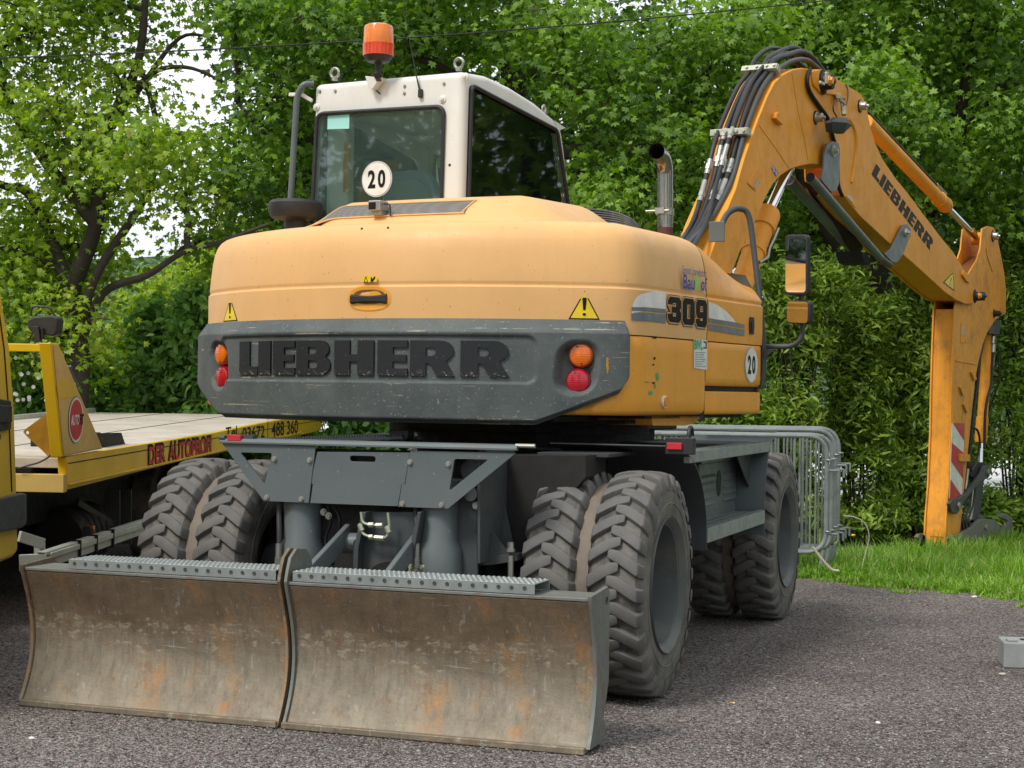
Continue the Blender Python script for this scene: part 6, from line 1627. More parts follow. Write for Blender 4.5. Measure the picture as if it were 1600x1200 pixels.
# ------------------------------------------------------------------ crowd barriers
RH = nrm(RT*A(1, 1, 0)); FH = nrm(FW*A(1, 1, 0))
def barrier():
    r = thing('crowd_barrier', 'galvanised crowd barrier', 'barrier', (0, 0, 0), 'galvanised crowd barriers stacked beside the excavator')
    L, z0, z1 = 2.30, .20, 1.08
    fr_ = rpoly([A(0, 0, z0), A(-L, 0, z0), A(-L, 0, z1), A(0, 0, z1)], .16, 7)
    obj('frame', tube(np.array(fr_+[fr_[0], fr_[1]]), .0185, 10, False), M['galv'], r)
    for k in range(1, 19):
        x = -L*k/19; obj('bar', cyl((x, 0, z0), (x, 0, z1), .0075 if k % 2 else .010, 8), M['galv'], r)
    for x in (-.28, -L+.28): pass
    for x in (-.02, -L+.06): obj('foot', tube([A(x, 0, z0+.02), A(x-.03, 0, .004)], .017, 10), M['galv'], r)
    for z in (.82, .34): obj('hook', tube(fillet([A(.0, 0, z), A(.09, 0, z), A(.09, 0, z-.06)], .012), .009, 8), M['galv'], r)
    for z in (.90, .36): obj('eyelet', tube([A(.012+.02*math.cos(t), .03*math.sin(t), z) for t in np.linspace(0, 6.283, 13)], .008, 6), M['galv'], r)
    return r
BR = barrier()
def copy_tree(o, parent=None, loc=None, rot=None):
    c = o.copy(); col.objects.link(c); c.parent = parent
    for ch in list(o.children): copy_tree(ch, c)
    return c
labs = ['galvanised crowd barrier nearest the excavator wheel, front of the stack', 'galvanised crowd barrier second from the front of the stack', 'galvanised crowd barrier third from the front of the stack, its end further left', 'galvanised crowd barrier at the back of the stack against the shrubs']
for k, (px, dep, hs_) in enumerate(((1290, 12.7, .985), (1298, 12.82, .99), (1302, 13.0, 1.02), (1308, 13.12, 1.03))):
    o = BR if k == 0 else copy_tree(BR)
    p = hd(px, 880, dep); o.location = (p[0], p[1], -.03); o.rotation_euler = (0, 0, math.atan2(RH[1], RH[0])+(-.01, .004, .012, -.006)[k]); o.scale = (1, 1, hs_); o['label'] = labs[k]

# ------------------------------------------------------------------ small things on the ground
bp = hZ(1568, 1044, 0); bq_ = nrm(hZ(1650, 1047, 0)-bp); bn = A(-bq_[1], bq_[0], 0)
FB = thing('barrier_foot', 'grey plastic barrier foot block lying on the gravel at the right edge', 'foot block', bp+bq_*.25+bn*.1)
obj('block', boxc(bp+bq_*.26+bn*.11+EZ*.064, (.52, .22, .128), (bq_, bn, EZ)), M['concrete'], FB, bevel=.008, seg=3)
for k in range(3): obj('slot', boxc(bp+bq_*(.13+.13*k)+bn*.12+EZ*.1285, (.07, .05, .003), (bq_, bn, EZ)), M['ink'], FB)
obj('lug', boxc(bp+bq_*.045+bn*.05+EZ*.134, (.05, .07, .012), (bq_, bn, EZ)), M['concrete'], FB, bevel=.003)
p = hZ(1144, 1098, .004)
cb_ = thing('cigarette_butt', 'orange tipped cigarette butt lying on the gravel right of the rear wheel', 'cigarette butt', p)
d = nrm(RH*.95-FH*.3)
obj('filter', cyl(p-d*.011, p+d*.003, .004, 10), M['orangeplate'], cb_); obj('paper', cyl(p+d*.003, p+d*.012, .004, 10), M['stickerw'], cb_)
def pebble(p, r, mat):
    V = []; F = []
    bm = bmesh.new(); bmesh.ops.create_icosphere(bm, subdivisions=2, radius=1)
    for v in bm.verts:
        n_ = 1+.25*math.sin(v.co.x*3+p[0]*7)*math.cos(v.co.y*2.5+p[1]*5); V.append(np.array(p)+A(v.co.x*r*n_, v.co.y*r*.8*n_, v.co.z*r*.5*n_)+EZ*r*.35)
    F = [[v.index for v in f.verts] for f in bm.faces]; bm.free(); return V, F
for (x, y, r, lab) in ((1566, 1055, .016, 'pale beige pebble on the gravel in front of the grey foot block'), (50, 1155, .012, 'small white pebble on the gravel under the left end of the blade'), (1372, 1131, .012, 'light brown pebble on open gravel right of the cigarette butt'), (1522, 934, .018, 'whitish pebble at the edge of the grass verge')):
    o = obj('pebble', pebble(hZ(x, y), r, None), M['stickerw'] if r != .016 else M['deck'], smooth=60); tag(o, lab, 'pebble')
for (pts, lab) in (([(1270, 855), (1285, 875), (1300, 890), (1311, 892)], 'thin dry stick leaning from the wheel towards the barrier feet'),):
    P_ = [hd(x, y, 12.4) for x, y in pts]; o = obj('dry_stick', tube(spline(P_), .010, 8), M['bark'] if False else M['deck'], smooth=40); tag(o, lab, 'stick')
P_ = [hd(x, y, 12.6) for x, y in ((1318, 806), (1335, 808), (1352, 818), (1358, 840), (1352, 865), (1347, 886))]
o = obj('bent_twig', tube(spline(P_), [.004]*len(spline(P_)), 8), M['deck'], smooth=40); tag(o, 'bent bare twig arching out of the grass beside the barriers', 'twig')
for (x, y, lab) in ((1333, 846, 'yellow dandelion flower deep in the grass nearest the barriers'), (1351, 888, 'yellow dandelion flower at the foot of the bent twig')):
    p = hZ(x, y+8, -.05); f = thing('dandelion', lab, 'flower', p, 'dandelions in the grass verge')
    obj('stalk', tube([p, p+EZ*.10+RT*.01], .002, 6), M['greenp'] if False else M['shrub'], f)
    obj('petals', lathe([(.09, .004), (.10, .020), (.108, .022), (.114, .012), (.112, .0005)], p, EZ, 12), M['stickery'], f)
# overhead cable
w0, w1 = hd(-260, 97, 12), hd(1400, -12, 13.5); P_ = []
for t in np.linspace(0, 1, 40): q = w0*(1-t)+w1*t; P_.append(q-EZ*.10*4*t*(1-t))
o = obj('overhead_cable', tube(P_, .0055, 6), M['black'], smooth=60); tag(o, 'thin black overhead cable stretched across above the cab', 'cable')
# ------------------------------------------------------------------ vegetation
def tmpl_maple():
    a = [(90, 1.0), (68, .52), (42, .92), (20, .45), (-8, .72), (-50, .38), (-90, .16), (-130, .38), (-172, .72), (160, .45), (138, .92), (112, .52)]
    P = np.array([[0, 0, 0]]+[[r*math.cos(math.radians(t)), r*math.sin(math.radians(t)), -.22*r*r] for t, r in a]); n = len(a)
    return P*.55, np.array([[0, 1+(i+1) % n, 1+i] for i in range(n)])
def tmpl_lance():
    P = np.array([[0, 0, 0], [.14, .30, .03], [.12, .68, .0], [0, 1, -.12], [-.12, .68, .0], [-.14, .30, .03], [0, .5, -.03]])-np.array([0, .5, 0])
    return P, np.array([[6, 1, 0], [6, 2, 1], [6, 3, 2], [6, 4, 3], [6, 5, 4], [6, 0, 5]])
def tmpl_oval():
    P = np.array([[0, 0, 0], [.24, .28, .05], [.22, .66, .03], [0, 1, -.14], [-.22, .66, .03], [-.24, .28, .05], [0, .5, -.04]])-np.array([0, .5, 0])
    return P, np.array([[6, 1, 0], [6, 2, 1], [6, 3, 2], [6, 4, 3], [6, 5, 4], [6, 0, 5]])
MAPLE, LANCE, OVAL = tmpl_maple(), tmpl_lance(), tmpl_oval()
def big_mesh(name, V, F, mat, tone, parent=None):
    V = V.reshape(-1, 3); c = V.mean(0)
    me = bpy.data.meshes.new(name); nv, nf = len(V), len(F)
    me.vertices.add(nv); me.vertices.foreach_set('co', (V-c).astype(np.float32).ravel())
    me.loops.add(nf*3); me.loops.foreach_set('vertex_index', F.astype(np.int32).ravel())
    me.polygons.add(nf); me.polygons.foreach_set('loop_start', np.arange(0, nf*3, 3, dtype=np.int32))
    me.update(calc_edges=True)
    at = me.attributes.new('tone', 'FLOAT', 'POINT'); at.data.foreach_set('value', tone.astype(np.float32))
    me.shade_flat()
    return link(name, me, parent, c, mat)
def unit(v): return v/np.maximum(np.linalg.norm(v, axis=1, keepdims=True), 1e-9)
def leaves(C, Nn, D, S, tm, tone):
    """C centres, Nn normals, D tip directions, S sizes."""
    P, T_ = tm; n = len(C)
    Y = unit(D-Nn*np.sum(D*Nn, 1, keepdims=True)); X = np.cross(Y, Nn)
    bend = rng.uniform(.4, 1.8, (n, 1))
    V = C[:, None, :]+S[:, None, None]*(X[:, None, :]*P[None, :, 0:1]+Y[:, None, :]*P[None, :, 1:2]+Nn[:, None, :]*(P[None, :, 2]*bend)[:, :, None])
    F = (np.arange(n)*len(P))[:, None, None]+T_[None]
    return V.reshape(-1, 3), F.reshape(-1, 3), np.repeat(tone, len(P))
def spray_leaves(ells, n, size, tm, up=.75, spray=.22, per=14, flat=.5, hang=.35, shell=2.2, outw=.5):
    """ells: (centre, radii, weight); leaves gathered in small flat sprays inside the volumes"""
    ells = [(np.asarray(c), np.asarray(r), w) for c, r, w in ells]
    w = np.array([r[0]*r[1]*w_+.15*w_ for c, r, w_ in ells]); w /= w.sum()
    ns = max(1, n//per); idx = rng.choice(len(ells), ns, p=w)
    c = np.array([e[0] for e in ells])[idx]; r = np.array([e[1] for e in ells])[idx]
    d = unit(rng.normal(size=(ns, 3))); rad = rng.random((ns, 1))**(1/shell)
    sc = c+d*r*rad*(1+.18*np.sin(d[:, :1]*7+c[:, :1])*np.cos(d[:, 2:]*6))
    out = unit(d*r)
    tn = unit(out*outw+np.array([0, 0, up])+rng.normal(size=(ns, 3))*.35)     # face of each spray
    et = rng.normal(0, .12, len(ells))[idx]; stone = np.clip(rng.normal(.40, .20, ns)+.12*d[:, 2]+et, 0, 1)  # sprays lighter towards the top and by clump, imitating lit and shaded foliage
    k = np.repeat(np.arange(ns), per); m_ = len(k)
    off = rng.normal(size=(m_, 3)); nn = tn[k]; off = off-nn*np.sum(off*nn, 1, keepdims=True)*(1-flat)
    sz = spray*(.6+.8*rng.random(ns))[k]
    C = sc[k]+off*sz[:, None]*.6; C[:, 2] -= np.abs(rng.normal(size=m_))*.04
    Nl = unit(nn+rng.normal(size=(m_, 3))*.55)
    D = unit(off+np.array([0, 0, -hang])*1.5+rng.normal(size=(m_, 3))*.3)
    S = size*rng.uniform(.55, 1.25, m_); tone = np.clip(stone[k]+rng.normal(0, .13, m_), 0, .95)
    tone[rng.random(m_) < .012] = 1.0
    return leaves(C, Nl, D, S, tm, tone), sc
def E(x, y, dep, rx, ry, rz, w=1.0):
    s = dep/CF; return (hd(x, y, dep), A(rx*s, rz, ry*s), w)
def limb_path(a, b, sag=.0, wob=.12, n=5):
    a, b = np.asarray(a), np.asarray(b); L = np.linalg.norm(b-a); P = []
    for t in np.linspace(0, 1, n+1):
        w_ = math.sin(math.pi*t); P.append(a*(1-t)+b*t+A(random.uniform(-1, 1), random.uniform(-1, 1), random.uniform(-.6, 1))*wob*L*w_*.35+EZ*L*.10*w_-EZ*sag*t*t)
    return spline(P, 4)
def tree(label, trunk, rad, limbs, ells, n, size, mat, kind='maple_tree', group=None, tm=MAPLE, per=14, spray=.26, twigs=2, **kw):
    tp = spline(trunk, 5); base = tp[0]
    t = thing(kind, label, 'tree', base, group)
    rr = np.interp(np.linspace(0, 1, len(tp)), np.linspace(0, 1, len(rad)), rad)*(1+.06*np.sin(np.arange(len(tp))*1.7))
    obj('trunk', tube(tp, rr, 16), M['bark'], t, smooth=60)
    anchors = [p for p in tp[len(tp)//4:]]
    for L_, r0, r1 in limbs:
        lp_ = spline(L_, 6); obj('limb', tube(lp_, np.linspace(r0, r1, len(lp_)), 10), M['bark'], t, smooth=60); anchors += list(lp_[2:])
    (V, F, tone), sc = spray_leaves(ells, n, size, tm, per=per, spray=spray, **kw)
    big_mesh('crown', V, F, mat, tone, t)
    an = np.array(anchors); G = []
    for c, r, w in ells:
        i = np.argmin(np.linalg.norm(an-c, axis=1)+.6*np.maximum(0, an[:, 2]-c[2])); p = limb_path(an[i], c)
        G.append(tube(p, np.linspace(.035, .012, len(p)), 6))
        for q in range(twigs*2):
            d_ = nrm(rng.normal(size=3)); e = c+d_*r*.85; p = limb_path(c+d_*.05, e, .05, .2, 3); G.append(tube(p, np.linspace(.012, .004, len(p)), 5))
    o = obj('branches', join(*G), M['bark'], t, smooth=60); o['kind'] = 'stuff'
    return t
def gnd(x, dep): p = hd(x, 620, dep); return A(p[0], p[1], -.15)

# left tree: yellow green maple, open crown
D1 = 17.0
ellsL = [E(60, 60, D1, 130, 95, 1.2), E(165, 30, D1+.5, 80, 55, 1.0), E(-60, 160, D1, 90, 120, 1.2), E(80, 175, D1-.5, 95, 60, .9), E(190, 130, D1, 70, 45, .8, .7),
         E(225, 225, D1-1, 85, 45, .8), E(150, 280, D1, 110, 50, 1.0), E(290, 300, D1-.5, 60, 45, .8, .8), E(60, 350, D1+.5, 100, 60, 1.0), E(330, 380, D1, 60, 45, .7, .7),
         E(30, 470, D1, 110, 70, 1.0), E(40, 400, D1+.6, 90, 50, 1.0), E(150, 400, D1+1, 70, 50, .8), E(60, 545, D1+.6, 120, 60, 1), E(130, 220, D1+.6, 90, 50, .9), E(110, 520, D1-.3, 70, 70, .7, .8), E(-80, 420, D1, 110, 160, 1.2), E(120, -60, D1, 200, 70, 1.4), E(-100, -40, D1, 160, 110, 1.4), E(300, 215, D1, 45, 18, .5, .5), E(20, 590, D1+.8, 90, 60, .8)]
tree('tall yellow green maple at the left behind the recovery truck', [gnd(110, D1), hd(125, 560, D1), hd(112, 460, D1), hd(150, 350, D1), hd(160, 220, D1), hd(215, 100, D1), hd(230, -40, D1)], [.11, .10, .09, .075, .06, .045, .03],
     [([hd(125, 520, D1), hd(150, 430, D1-.2), hd(230, 300, D1), hd(245, 200, D1), hd(215, 90, D1)], .055, .022), ([hd(118, 560, D1), hd(160, 460, D1), hd(230, 430, D1-.4), hd(285, 395, D1-.6), hd(345, 378, D1-.8), hd(420, 350, D1-.8)], .048, .016),
      ([hd(150, 350, D1), hd(70, 250, D1), hd(15, 160, D1), hd(-10, 60, D1)], .07, .03), ([hd(112, 450, D1), hd(50, 310, D1+.3), hd(5, 290, D1+.3), hd(-60, 260, D1)], .06, .03), ([hd(175, 200, D1), hd(230, 120, D1), hd(290, 105, D1), hd(355, 130, D1)], .035, .012), ([hd(210, 150, D1), hd(280, 60, D1+.3), hd(340, 60, D1+.3)], .03, .01),
      ([hd(112, 470, D1), hd(90, 420, D1), hd(20, 390, D1)], .05, .02)],
     ellsL, 25000, .104, M['maple2'], spray=.30)
# middle tree: deep green maple
D2 = 17.5
ellsM = [E(445, 30, D2, 85, 70, 1.1), E(430, 150, D2-.3, 65, 60, .9), E(370, 20, D2, 50, 30, .6, .5), E(380, 250, D2-.5, 70, 50, .9), E(440, 330, D2, 70, 45, .9, .9), E(520, 50, D2-.5, 110, 70, 1.1), E(510, 190, D2+.5, 80, 80, 1), E(650, 40, D2-.4, 110, 60, 1.1), E(650, 120, D2+.5, 110, 60, 1), E(760, 60, D2+1, 90, 80, 1),
         E(880, 60, D2-.8, 110, 60, 1.0), E(960, 150, D2-1, 100, 60, .9), E(920, 130, D2+.5, 100, 90, 1.1), E(1040, 230, D2-1, 90, 55, .8), E(950, 270, D2, 100, 50, .8), E(960, 310, D2-1.2, 90, 40, .8), E(1070, 330, D2-.8, 90, 60, .8), E(1060, 90, D2-.3, 110, 90, 1.1), E(1150, 40, D2-.8, 110, 60, 1), E(700, -70, D2, 400, 80, 1.8), E(1110, 180, D2, 70, 80, 1), E(480, 420, D2+1, 130, 80, 1), E(760, 300, D2+2, 200, 100, 1), E(1000, 420, D2+.5, 150, 80, 1)]
tree('deep green maple with a thick dark trunk rising behind the cab', [gnd(812, D2+1), hd(812, 500, D2+1), hd(808, 300, D2+1), hd(802, 100, D2+1), hd(800, -60, D2+1)], [.24, .2, .17, .14, .1],
     [([hd(808, 260, D2+1), hd(880, 240, D2+.2), hd(950, 228, D2), hd(985, 245, D2)], .09, .045), ([hd(808, 330, D2+1), hd(890, 275, D2+.3), hd(1000, 270, D2), hd(1090, 200, D2)], .06, .02), ([hd(803, 130, D2+1), hd(860, 110, D2), hd(900, 150, D2-.3)], .06, .02), ([hd(805, 180, D2+1), hd(700, 110, D2), hd(560, 60, D2-.3)], .06, .02), ([hd(808, 300, D2+1), hd(600, 250, D2+.6), hd(420, 200, D2), hd(370, 160, D2)], .07, .02)],
     ellsM, 38000, .108, M['maple'])
# right tree
D3 = 18.0
ellsR = [E(1250, 50, D3, 100, 70, 1.1), E(1380, 60, D3, 110, 70, 1.1), E(1390, 170, D3-1.6, 65, 45, .7), E(1370, 120, D3-1.4, 60, 30, .6, .8), E(1440, 230, D3-1.2, 50, 60, .8), E(1300, 170, D3+.5, 120, 80, 1.1), E(1400, 320, D3+.3, 70, 70, .9, .8), E(1290, 320, D3+1, 100, 70, 1.1, .8), E(1480, 90, D3+.5, 70, 60, 1, .8),
         E(1560, 50, D3, 100, 70, 1.1), E(1570, 200, D3, 75, 70, 1.1), E(1510, 290, D3+.4, 70, 60, .9, .9), E(1660, 150, D3, 90, 150, 1.2), E(1600, 330, D3+.5, 80, 60, 1), E(1220, 380, D3+.5, 90, 60, 1, .8), E(1400, -60, D3, 300, 70, 1.6), E(1190, 180, D3+.3, 80, 80, 1)]
tree('dark maple at the right whose thick leaning limb shows behind the mirror', [gnd(1410, D3+.5), hd(1400, 560, D3+.5), hd(1380, 450, D3+.5), hd(1320, 385, D3+.3), hd(1285, 335, D3+.2), hd(1255, 240, D3), hd(1250, 60, D3), hd(1240, -60, D3)], [.26, .24, .21, .18, .15, .11, .08, .05],
     [([hd(1390, 500, D3+.5), hd(1450, 330, D3+.4), hd(1500, 180, D3+.2), hd(1520, 20, D3)], .12, .04), ([hd(1270, 280, D3), hd(1350, 180, D3-.8), hd(1400, 150, D3-1.2)], .06, .02), ([hd(1490, 220, D3+.2), hd(1560, 140, D3), hd(1620, 60, D3)], .05, .02)],
     ellsR, 33000, .108, M['maple'])
# further trees closing the view, coloured dark in place of deep shade
D4 = 25
for lab, xs, n, mt, dk in (('distant shade-darkened tree behind the yellow green maple', [(470, 40, 60, 110), (440, 290, 60, 120), (480, 100, 100, 160), (470, 420, 110, 110)], 6000, 'maple', 0),
                           ('distant shade-darkened tree filling the view behind the excavator cab', [(640, 120, 180, 170), (820, 200, 150, 220), (980, 120, 150, 160), (900, 380, 200, 120), (1000, 300, 160, 160), (650, 350, 200, 140)], 15000, 'maple', .5),
                           ('distant shade-darkened tree filling the view behind the boom', [(1180, 180, 130, 200), (1330, 150, 150, 190), (1300, 400, 200, 100), (1480, 200, 90, 180), (1560, 120, 120, 150), (1600, 340, 150, 120), (1420, 360, 130, 110)], 13500, 'maple', 1.0)):
    x0 = np.mean([q[0] for q in xs]); d_ = D4+dk
    tree(lab, [gnd(x0, d_+1), hd(x0, 450, d_+1), hd(x0+20, 200, d_+1), hd(x0, 0, d_+1)], [.35, .3, .22, .1], [], [E(x, y, d_, rx, ry, 2.0) for x, y, rx, ry in xs], n, .22, M['deep'], spray=.5, twigs=1, per=12)
# low trees in the middle distance at the left
tree('low bright green tree behind the deck of the recovery truck', [gnd(290, 21), hd(292, 520, 21), hd(300, 430, 21)], [.1, .08, .04], [], [E(290, 470, 21, 90, 45, 1), E(240, 520, 21, 80, 40, 1), E(340, 440, 21, 60, 50, 1), E(420, 430, 21, 80, 90, 1)], 7000, .12, M['maple2'], spray=.3)

def shrub(label, x, dep, wpx, ytop, n, size, tm, mat, kind='shrub', group=None, ybot=None, stems=12, base_open=.0, **kw):
    g = gnd(x, dep); top = hd(x, ytop, dep)[2]; w = wpx*dep/CF
    t = thing(kind, label, 'shrub', g, group); els = []
    z0 = base_open*top
    for i in range(int(9)):
        a = random.uniform(0, 6.28); rr_ = w*.55*math.sqrt(random.random()); f = (i+.5)/9
        zc = z0+(top-z0)*(.12+.76*f); els.append((A(g[0]+rr_*math.cos(a), g[1]+rr_*.7*math.sin(a), zc), A(w*.62, w*.5, (top-z0)*.20), 1+.3*(1-f)))
    for q in range(5 if ytop < 590 else 3):
        a = q*1.26+.4; els.append((A(g[0]+w*.55*math.cos(a), g[1]+w*.4*math.sin(a), .16), A(w*.5, w*.45, .24), .75))
    ns = stems
    for i in range(ns):
        a = random.uniform(0, 6.28); b = g+A(math.cos(a), math.sin(a), 0)*w*.25*random.random(); e = g+A(math.cos(a)*w*.8*random.random(), math.sin(a)*w*.6*random.random(), top*random.uniform(.7, 1.16))
        p = limb_path(b, e, 0, .12, 4); obj('stem', tube(p, np.linspace(.013, .004, len(p)), 6), M['bark'], t, smooth=60)
        els.append((e-EZ*.08, A(.12, .12, .22), .8))
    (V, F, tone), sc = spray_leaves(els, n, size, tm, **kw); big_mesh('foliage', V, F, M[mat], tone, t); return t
hg = 'shrubs of the hedge along the grass verge'
hk = dict(up=.55, spray=.11, per=12, flat=.7, hang=-.2, shell=1.9, outw=.6)
for lab, x, dep, w, yt, n in (('narrow leaved shrub just right of the mirrors', 1240, 16.7, 75, 415, 13500), ('narrow leaved shrub rising between the barriers and the stick', 1335, 17.2, 85, 425, 14000), ('narrow leaved shrub directly left of the excavator stick', 1425, 17.6, 80, 410, 14000),
                              ('narrow leaved shrub behind the lower end of the stick', 1510, 18.4, 75, 385, 12500), ('tallest narrow leaved shrub at the right edge of the photo', 1590, 18.4, 75, 335, 14000), ('narrow leaved shrub beyond the right edge of the photo', 1690, 18.2, 90, 330, 6000),
                              ('low narrow leaved shrub behind the barrier tops', 1150, 16.4, 80, 560, 6500), ('low narrow leaved shrub under the corner of the engine hood', 1050, 16.4, 80, 615, 4500), ('low narrow leaved shrub seen under the middle of the bumper', 940, 16.4, 90, 625, 3500)):
    shrub(lab, x, dep, w, yt, n, .098, LANCE, 'shrub', group=hg, base_open=.10 if x > 1280 else .02, **hk)
lk_ = dict(up=.6, spray=.15, per=12, flat=.6, hang=.1, shell=2.0, outw=.6)
for lab, x, dep, w, yt, n in (('pale leafy bush behind the middle of the loading deck', 245, 18.0, 75, 505, 5500), ('pale leafy bush between the loading deck and the bumper lamp', 320, 17.6, 80, 480, 6500), ('pale leafy bush behind the foot of the maple trunk', 165, 19.0, 70, 560, 3500), ('pale leafy bush seen below the bumper behind the cover plate', 560, 18.5, 130, 600, 4500), ('pale leafy bush between the bumper and the chassis', 430, 18.0, 90, 600, 4000), ('pale leafy bush hidden behind the rear wheels', 720, 18.5, 120, 600, 3000)):
    shrub(lab, x, dep, w, yt, n, .125, OVAL, 'shrub2', group='leafy bushes behind the recovery truck', **lk_)
fb_ = shrub('white flowering bush seen through the yellow headboard frame', 65, 17.5, 90, 535, 6500, .10, OVAL, 'shrub2', kind='flowering_bush', **lk_)
fl = []
for i in range(34):
    p = hd(random.uniform(15, 115), random.uniform(545, 630), 17.5-.55-random.random()*.25)
    fl.append(lathe([(0, .001), (.004, .016), (.010, .021), (.008, .001)], p, nrm(CAMP-p+EZ*3), 6))
o = obj('blossom', join(*fl), M['stickerw'], fb_, smooth=0); o['kind'] = 'stuff'

# grass
_vg = rng.random((256, 256))
def vnoise(P, f):
    x = P[:, 0]*f/3; y = P[:, 1]*f/3; i = np.floor(x).astype(int); j = np.floor(y).astype(int); u = x-i; v = y-j; u = u*u*(3-2*u); v = v*v*(3-2*v)
    g = lambda a, b: _vg[a % 256, b % 256]
    return (g(i, j)*(1-u)+g(i+1, j)*u)*(1-v)+(g(i, j+1)*(1-u)+g(i+1, j+1)*u)*v
def grass_patch(n, fpos, hmin, hmax, name='grass'):
    P = fpos(n); gn = vnoise(P, 3.0)*.6+vnoise(P+50, 9.0)*.4
    o_ = (P-np.array(E0[:2]))@en[:2]
    h = rng.uniform(hmin, hmax, len(P))*(.35+1.3*gn)
    h = np.clip(h, .02, .34)*np.clip(.35+o_*.8, .35, 1.25); zb_ = np.array([verge_z(q-.1) for q in o_])-.005; a = rng.uniform(0, 6.283, len(P)); lean = rng.uniform(.1, 1.4, len(P)); w = rng.uniform(.003, .0075, len(P))
    dx, dy = np.cos(a), np.sin(a); sx, sy = -dy, dx; pts = []
    for t, wf in ((0, 1), (.45, .85), (.8, .55), (1, 0)):
        cx = P[:, 0]+dx*lean*h*t*t; cy = P[:, 1]+dy*lean*h*t*t; cz = zb_+h*(t-.25*lean*t*t)
        if wf: pts += [np.c_[cx-sx*w*wf, cy-sy*w*wf, cz], np.c_[cx+sx*w*wf, cy+sy*w*wf, cz]]
        else: pts += [np.c_[cx, cy, cz]]
    V = np.stack(pts, 1); k = np.arange(len(P))*7; T_ = np.array([[0, 1, 3], [0, 3, 2], [2, 3, 5], [2, 5, 4], [4, 5, 6]])
    F = (k[:, None, None]+T_[None]).reshape(-1, 3)
    tone = np.clip(rng.normal(.5, .18, len(P))+.5*(vnoise(P+9, 2.0)-.5), 0, .9); tone[rng.random(len(P)) < .07] = 1
    o = big_mesh(name, V.reshape(-1, 3), F, M['grass'], np.repeat(tone, 7)); o['kind'] = 'stuff'; o['label'] = 'long green grass of the verge'; return o
def gp1(n):
    t = rng.uniform(-.6, 3.6, n); o_ = rng.random(n)**1.1*5.2; return np.array([edgept(a, b+(rng.uniform(-.10, .04) if b > .1 else rng.normal(0, .05)+.05*math.sin(a*31)*math.sin(a*17)))[:2] for a, b in zip(t, o_)])
grass_patch(72000, gp1, .07, .24)
def gp2(n):
    t = rng.uniform(-5.5, -.6, n); o_ = rng.random(n)*3.0; return np.array([edgept(a, b)[:2] for a, b in zip(t, o_)])
def gp4(n):
    c_ = [(rng.uniform(-.5, 4.5), -abs(rng.normal(0, .13))-.02) for _ in range(46)]; k = rng.integers(0, len(c_), n)
    return np.array([edgept(c_[i][0]+rng.normal(0, .035), c_[i][1]+rng.normal(0, .03))[:2] for i in k])
grass_patch(2600, gp4, .05, .11)
grass_patch(9000, gp2, .06, .16)
def gp3(n):
    t = rng.uniform(3.6, 7, n); o_ = rng.random(n)*3.0; return np.array([edgept(a, b)[:2] for a, b in zip(t, o_)])
grass_patch(9000, gp3, .06, .16)

# loose stones
def stones():
    n = 34000
    x = rng.uniform(-30, 1640, n); y = 780+ (1230-780)*rng.random(n)**.75
    P = np.array([hZ(a, b) for a, b in zip(x, y)])
    P = P[((P-E0)@en) < -.02]; n = len(P)
    O_ = np.array([[1, 0, 0], [-1, 0, 0], [0, 1, 0], [0, -1, 0], [0, 0, 1], [0, 0, -.6]], float)
    T_ = np.array([[0, 2, 4], [2, 1, 4], [1, 3, 4], [3, 0, 4], [2, 0, 5], [1, 2, 5], [3, 1, 5], [0, 3, 5]])
    s = rng.uniform(  .0025, .0068, n)*np.where(rng.random(n) < .03, 1.7, 1); a = rng.uniform(0, 6.28, n)
    J = O_[None]*(1+rng.uniform(-.35, .35, (n, 6, 1)))*np.array([1, .8, .62]); ca, sa = np.cos(a)[:, None], np.sin(a)[:, None]
    V = np.stack([J[..., 0]*ca-J[..., 1]*sa, J[..., 0]*sa+J[..., 1]*ca, J[..., 2]], -1)*s[:, None, None]+P[:, None, :]
    V[..., 2] += .0015
    F = (np.arange(n)*6)[:, None, None]+T_[None]
    o = big_mesh('loose_stones', V.reshape(-1, 3), F.reshape(-1, 3), M['stone'], np.repeat(rng.random(n), 6)); o['kind'] = 'stuff'; o['label'] = 'loose small stones on the dark gravel'
mt, nt, bs = newmat('stone_chips'); at = nt.nodes.new('ShaderNodeAttribute'); at.attribute_name = 'tone'
nt.links.new(ramp(nt, at.outputs['Fac'], 0, 1, (.03, .026, .027, 1), (.38, .355, .33, 1)), bs.inputs['Base Color']); bs.inputs['Roughness'].default_value = .85; M['stone'] = mt
stones()
# dry bits on the gravel
G = []
for i in range(170):
    p = hZ(random.uniform(960, 1600), 925+random.random()**1.5*260); a = random.uniform(0, 6.28); L = random.uniform(.012, .05)
    if (p-E0)@en > 0: continue
    d = A(math.cos(a), math.sin(a), 0)*L; G.append(tube([p+EZ*.004, p+d*.5+EZ*.008, p+d+EZ*.003], .0011, 4))
o = obj('dry_litter', join(*G), M['deck'], smooth=0); o['kind'] = 'stuff'; o['label'] = 'dry grass stalks and bits scattered on the gravel'

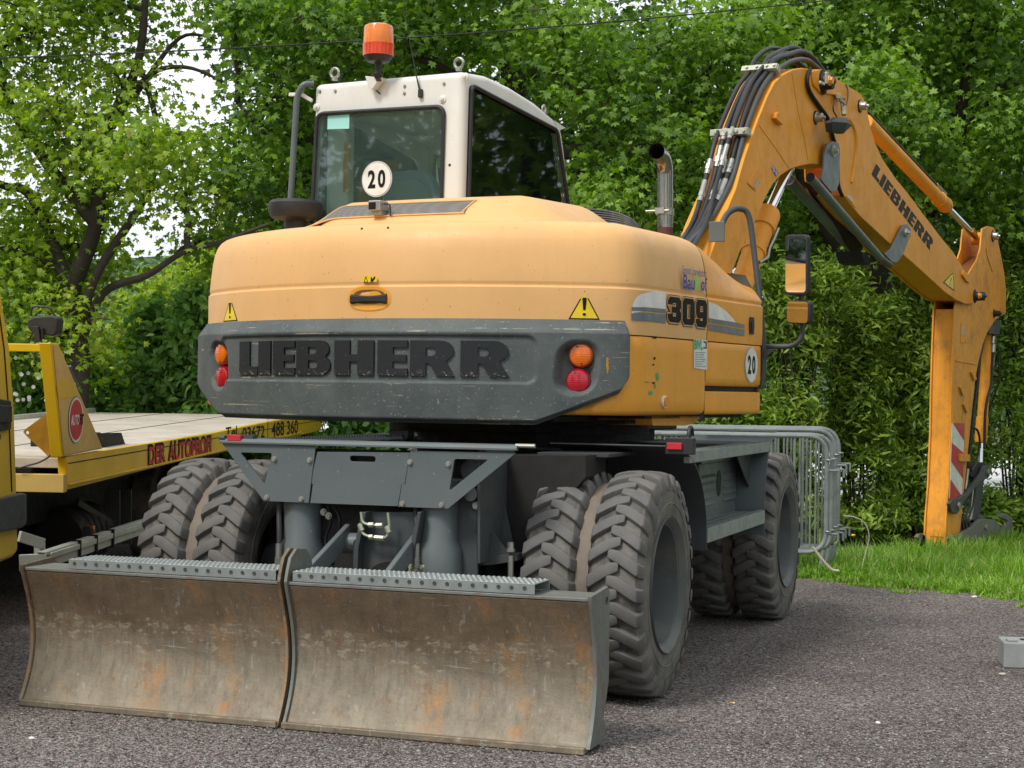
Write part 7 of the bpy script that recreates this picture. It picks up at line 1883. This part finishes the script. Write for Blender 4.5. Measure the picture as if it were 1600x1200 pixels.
# pale yard behind the hedge and the wooded hill
mt, nt, bs = newmat('pale_paving'); v = objco(nt)
nt.links.new(mixc(nt, ramp(nt, noise(nt, v, 1.5, 6), .35, .65), c4((.50, .49, .47)), c4((.62, .61, .59))), bs.inputs['Base Color']); bs.inputs['Roughness'].default_value = .8
pv = [hZ(1180, 760), hZ(1700, 790), hd(2100, 620, 45), hd(1150, 620, 45)]
sheet('pavement', [(p[0], p[1]) for p in pv], -.125, mt)
mt, nt, bs = newmat('wooded_hillside'); v = objco(nt)
vo = N_(nt, 'ShaderNodeTexVoronoi', Scale=.35); nt.links.new(v, vo.inputs['Vector'])
c = mixc(nt, ramp(nt, noise(nt, v, .25, 8, .7), .35, .65), c4((.045, .085, .045)), c4((.12, .19, .085)))  # dull greens, distance haze mixed into the colour
nt.links.new(c, bs.inputs['Base Color']); bs.inputs['Roughness'].default_value = 1; bs.inputs['Specular IOR Level'].default_value = 0
bump(nt, vo.outputs['Distance'], 1, 3.0, bs)
def hillpt(i, j):
    a = -1.3+2.6*i/159; d_ = 170+10*j; h = (10+24*(.5+.5*math.sin(a*4.2+2.2)))*sstep(0, 1, j/26)+1.1*math.sin(i*1.9+j)*math.cos(j*2.3+i*.7)*sstep(0, .2, j/26)
    dr = FH*math.cos(a)+RH*math.sin(a); return A(CX, CY, 0)*1+dr*d_+EZ*(h-2)
hl = obj('hill', grid(hillpt, 160, 30), mt, smooth=0); hl['kind'] = 'structure'

# unseen trees added round the yard, to fill the reflections and cut the light
proto = None
for k, (x, y, sc_, lab) in enumerate(((15.5, 6.0, 1.0, 'unseen broad tree added at the right side of the yard, nearest the hedge'), (16.5, -2.0, 1.1, 'unseen broad tree added at the right side of the yard, level with the camera'), (15, -11, 1.0, 'unseen broad tree added at the right rear of the yard'), (6.0, -23, 1.15, 'unseen broad tree added behind the camera'),
                                    (-5.5, -24, 1.0, 'unseen broad tree added behind the camera to the left'), (-15, -15, 1.1, 'unseen broad tree added at the left rear corner of the yard'), (-18, -4, 1.05, 'unseen broad tree added on the far left side of the yard'), (10.5, 15.5, 1.0, 'unseen broad tree added beyond the right end of the hedge'), (16, 12.5, 1.1, 'unseen broad tree added at the far right corner of the yard'))):
    if proto is None:
        b = A(x, y, 0)
        ee = [(b+A(2.6*math.cos(q)*(.2+.8*(i % 2)), 2.6*math.sin(q)*(.2+.8*(i % 2)), 2.2+.75*i), A(2.0, 2.0, 1.2), 1) for i, q in enumerate(np.linspace(0, 14, 9))]
        proto = tree(lab, [b, b+EZ*2, b+EZ*5, b+EZ*8], [.3, .25, .15, .06], [], ee, 7000, .34, M['maple'], spray=.6, twigs=1, per=10, group='unseen broad trees added round the yard for reflections and light')
    else:
        o = copy_tree(proto); o.location = (x, y, 0); o.scale = (sc_, sc_, sc_); o.rotation_euler = (0, 0, k*1.1); o['label'] = lab
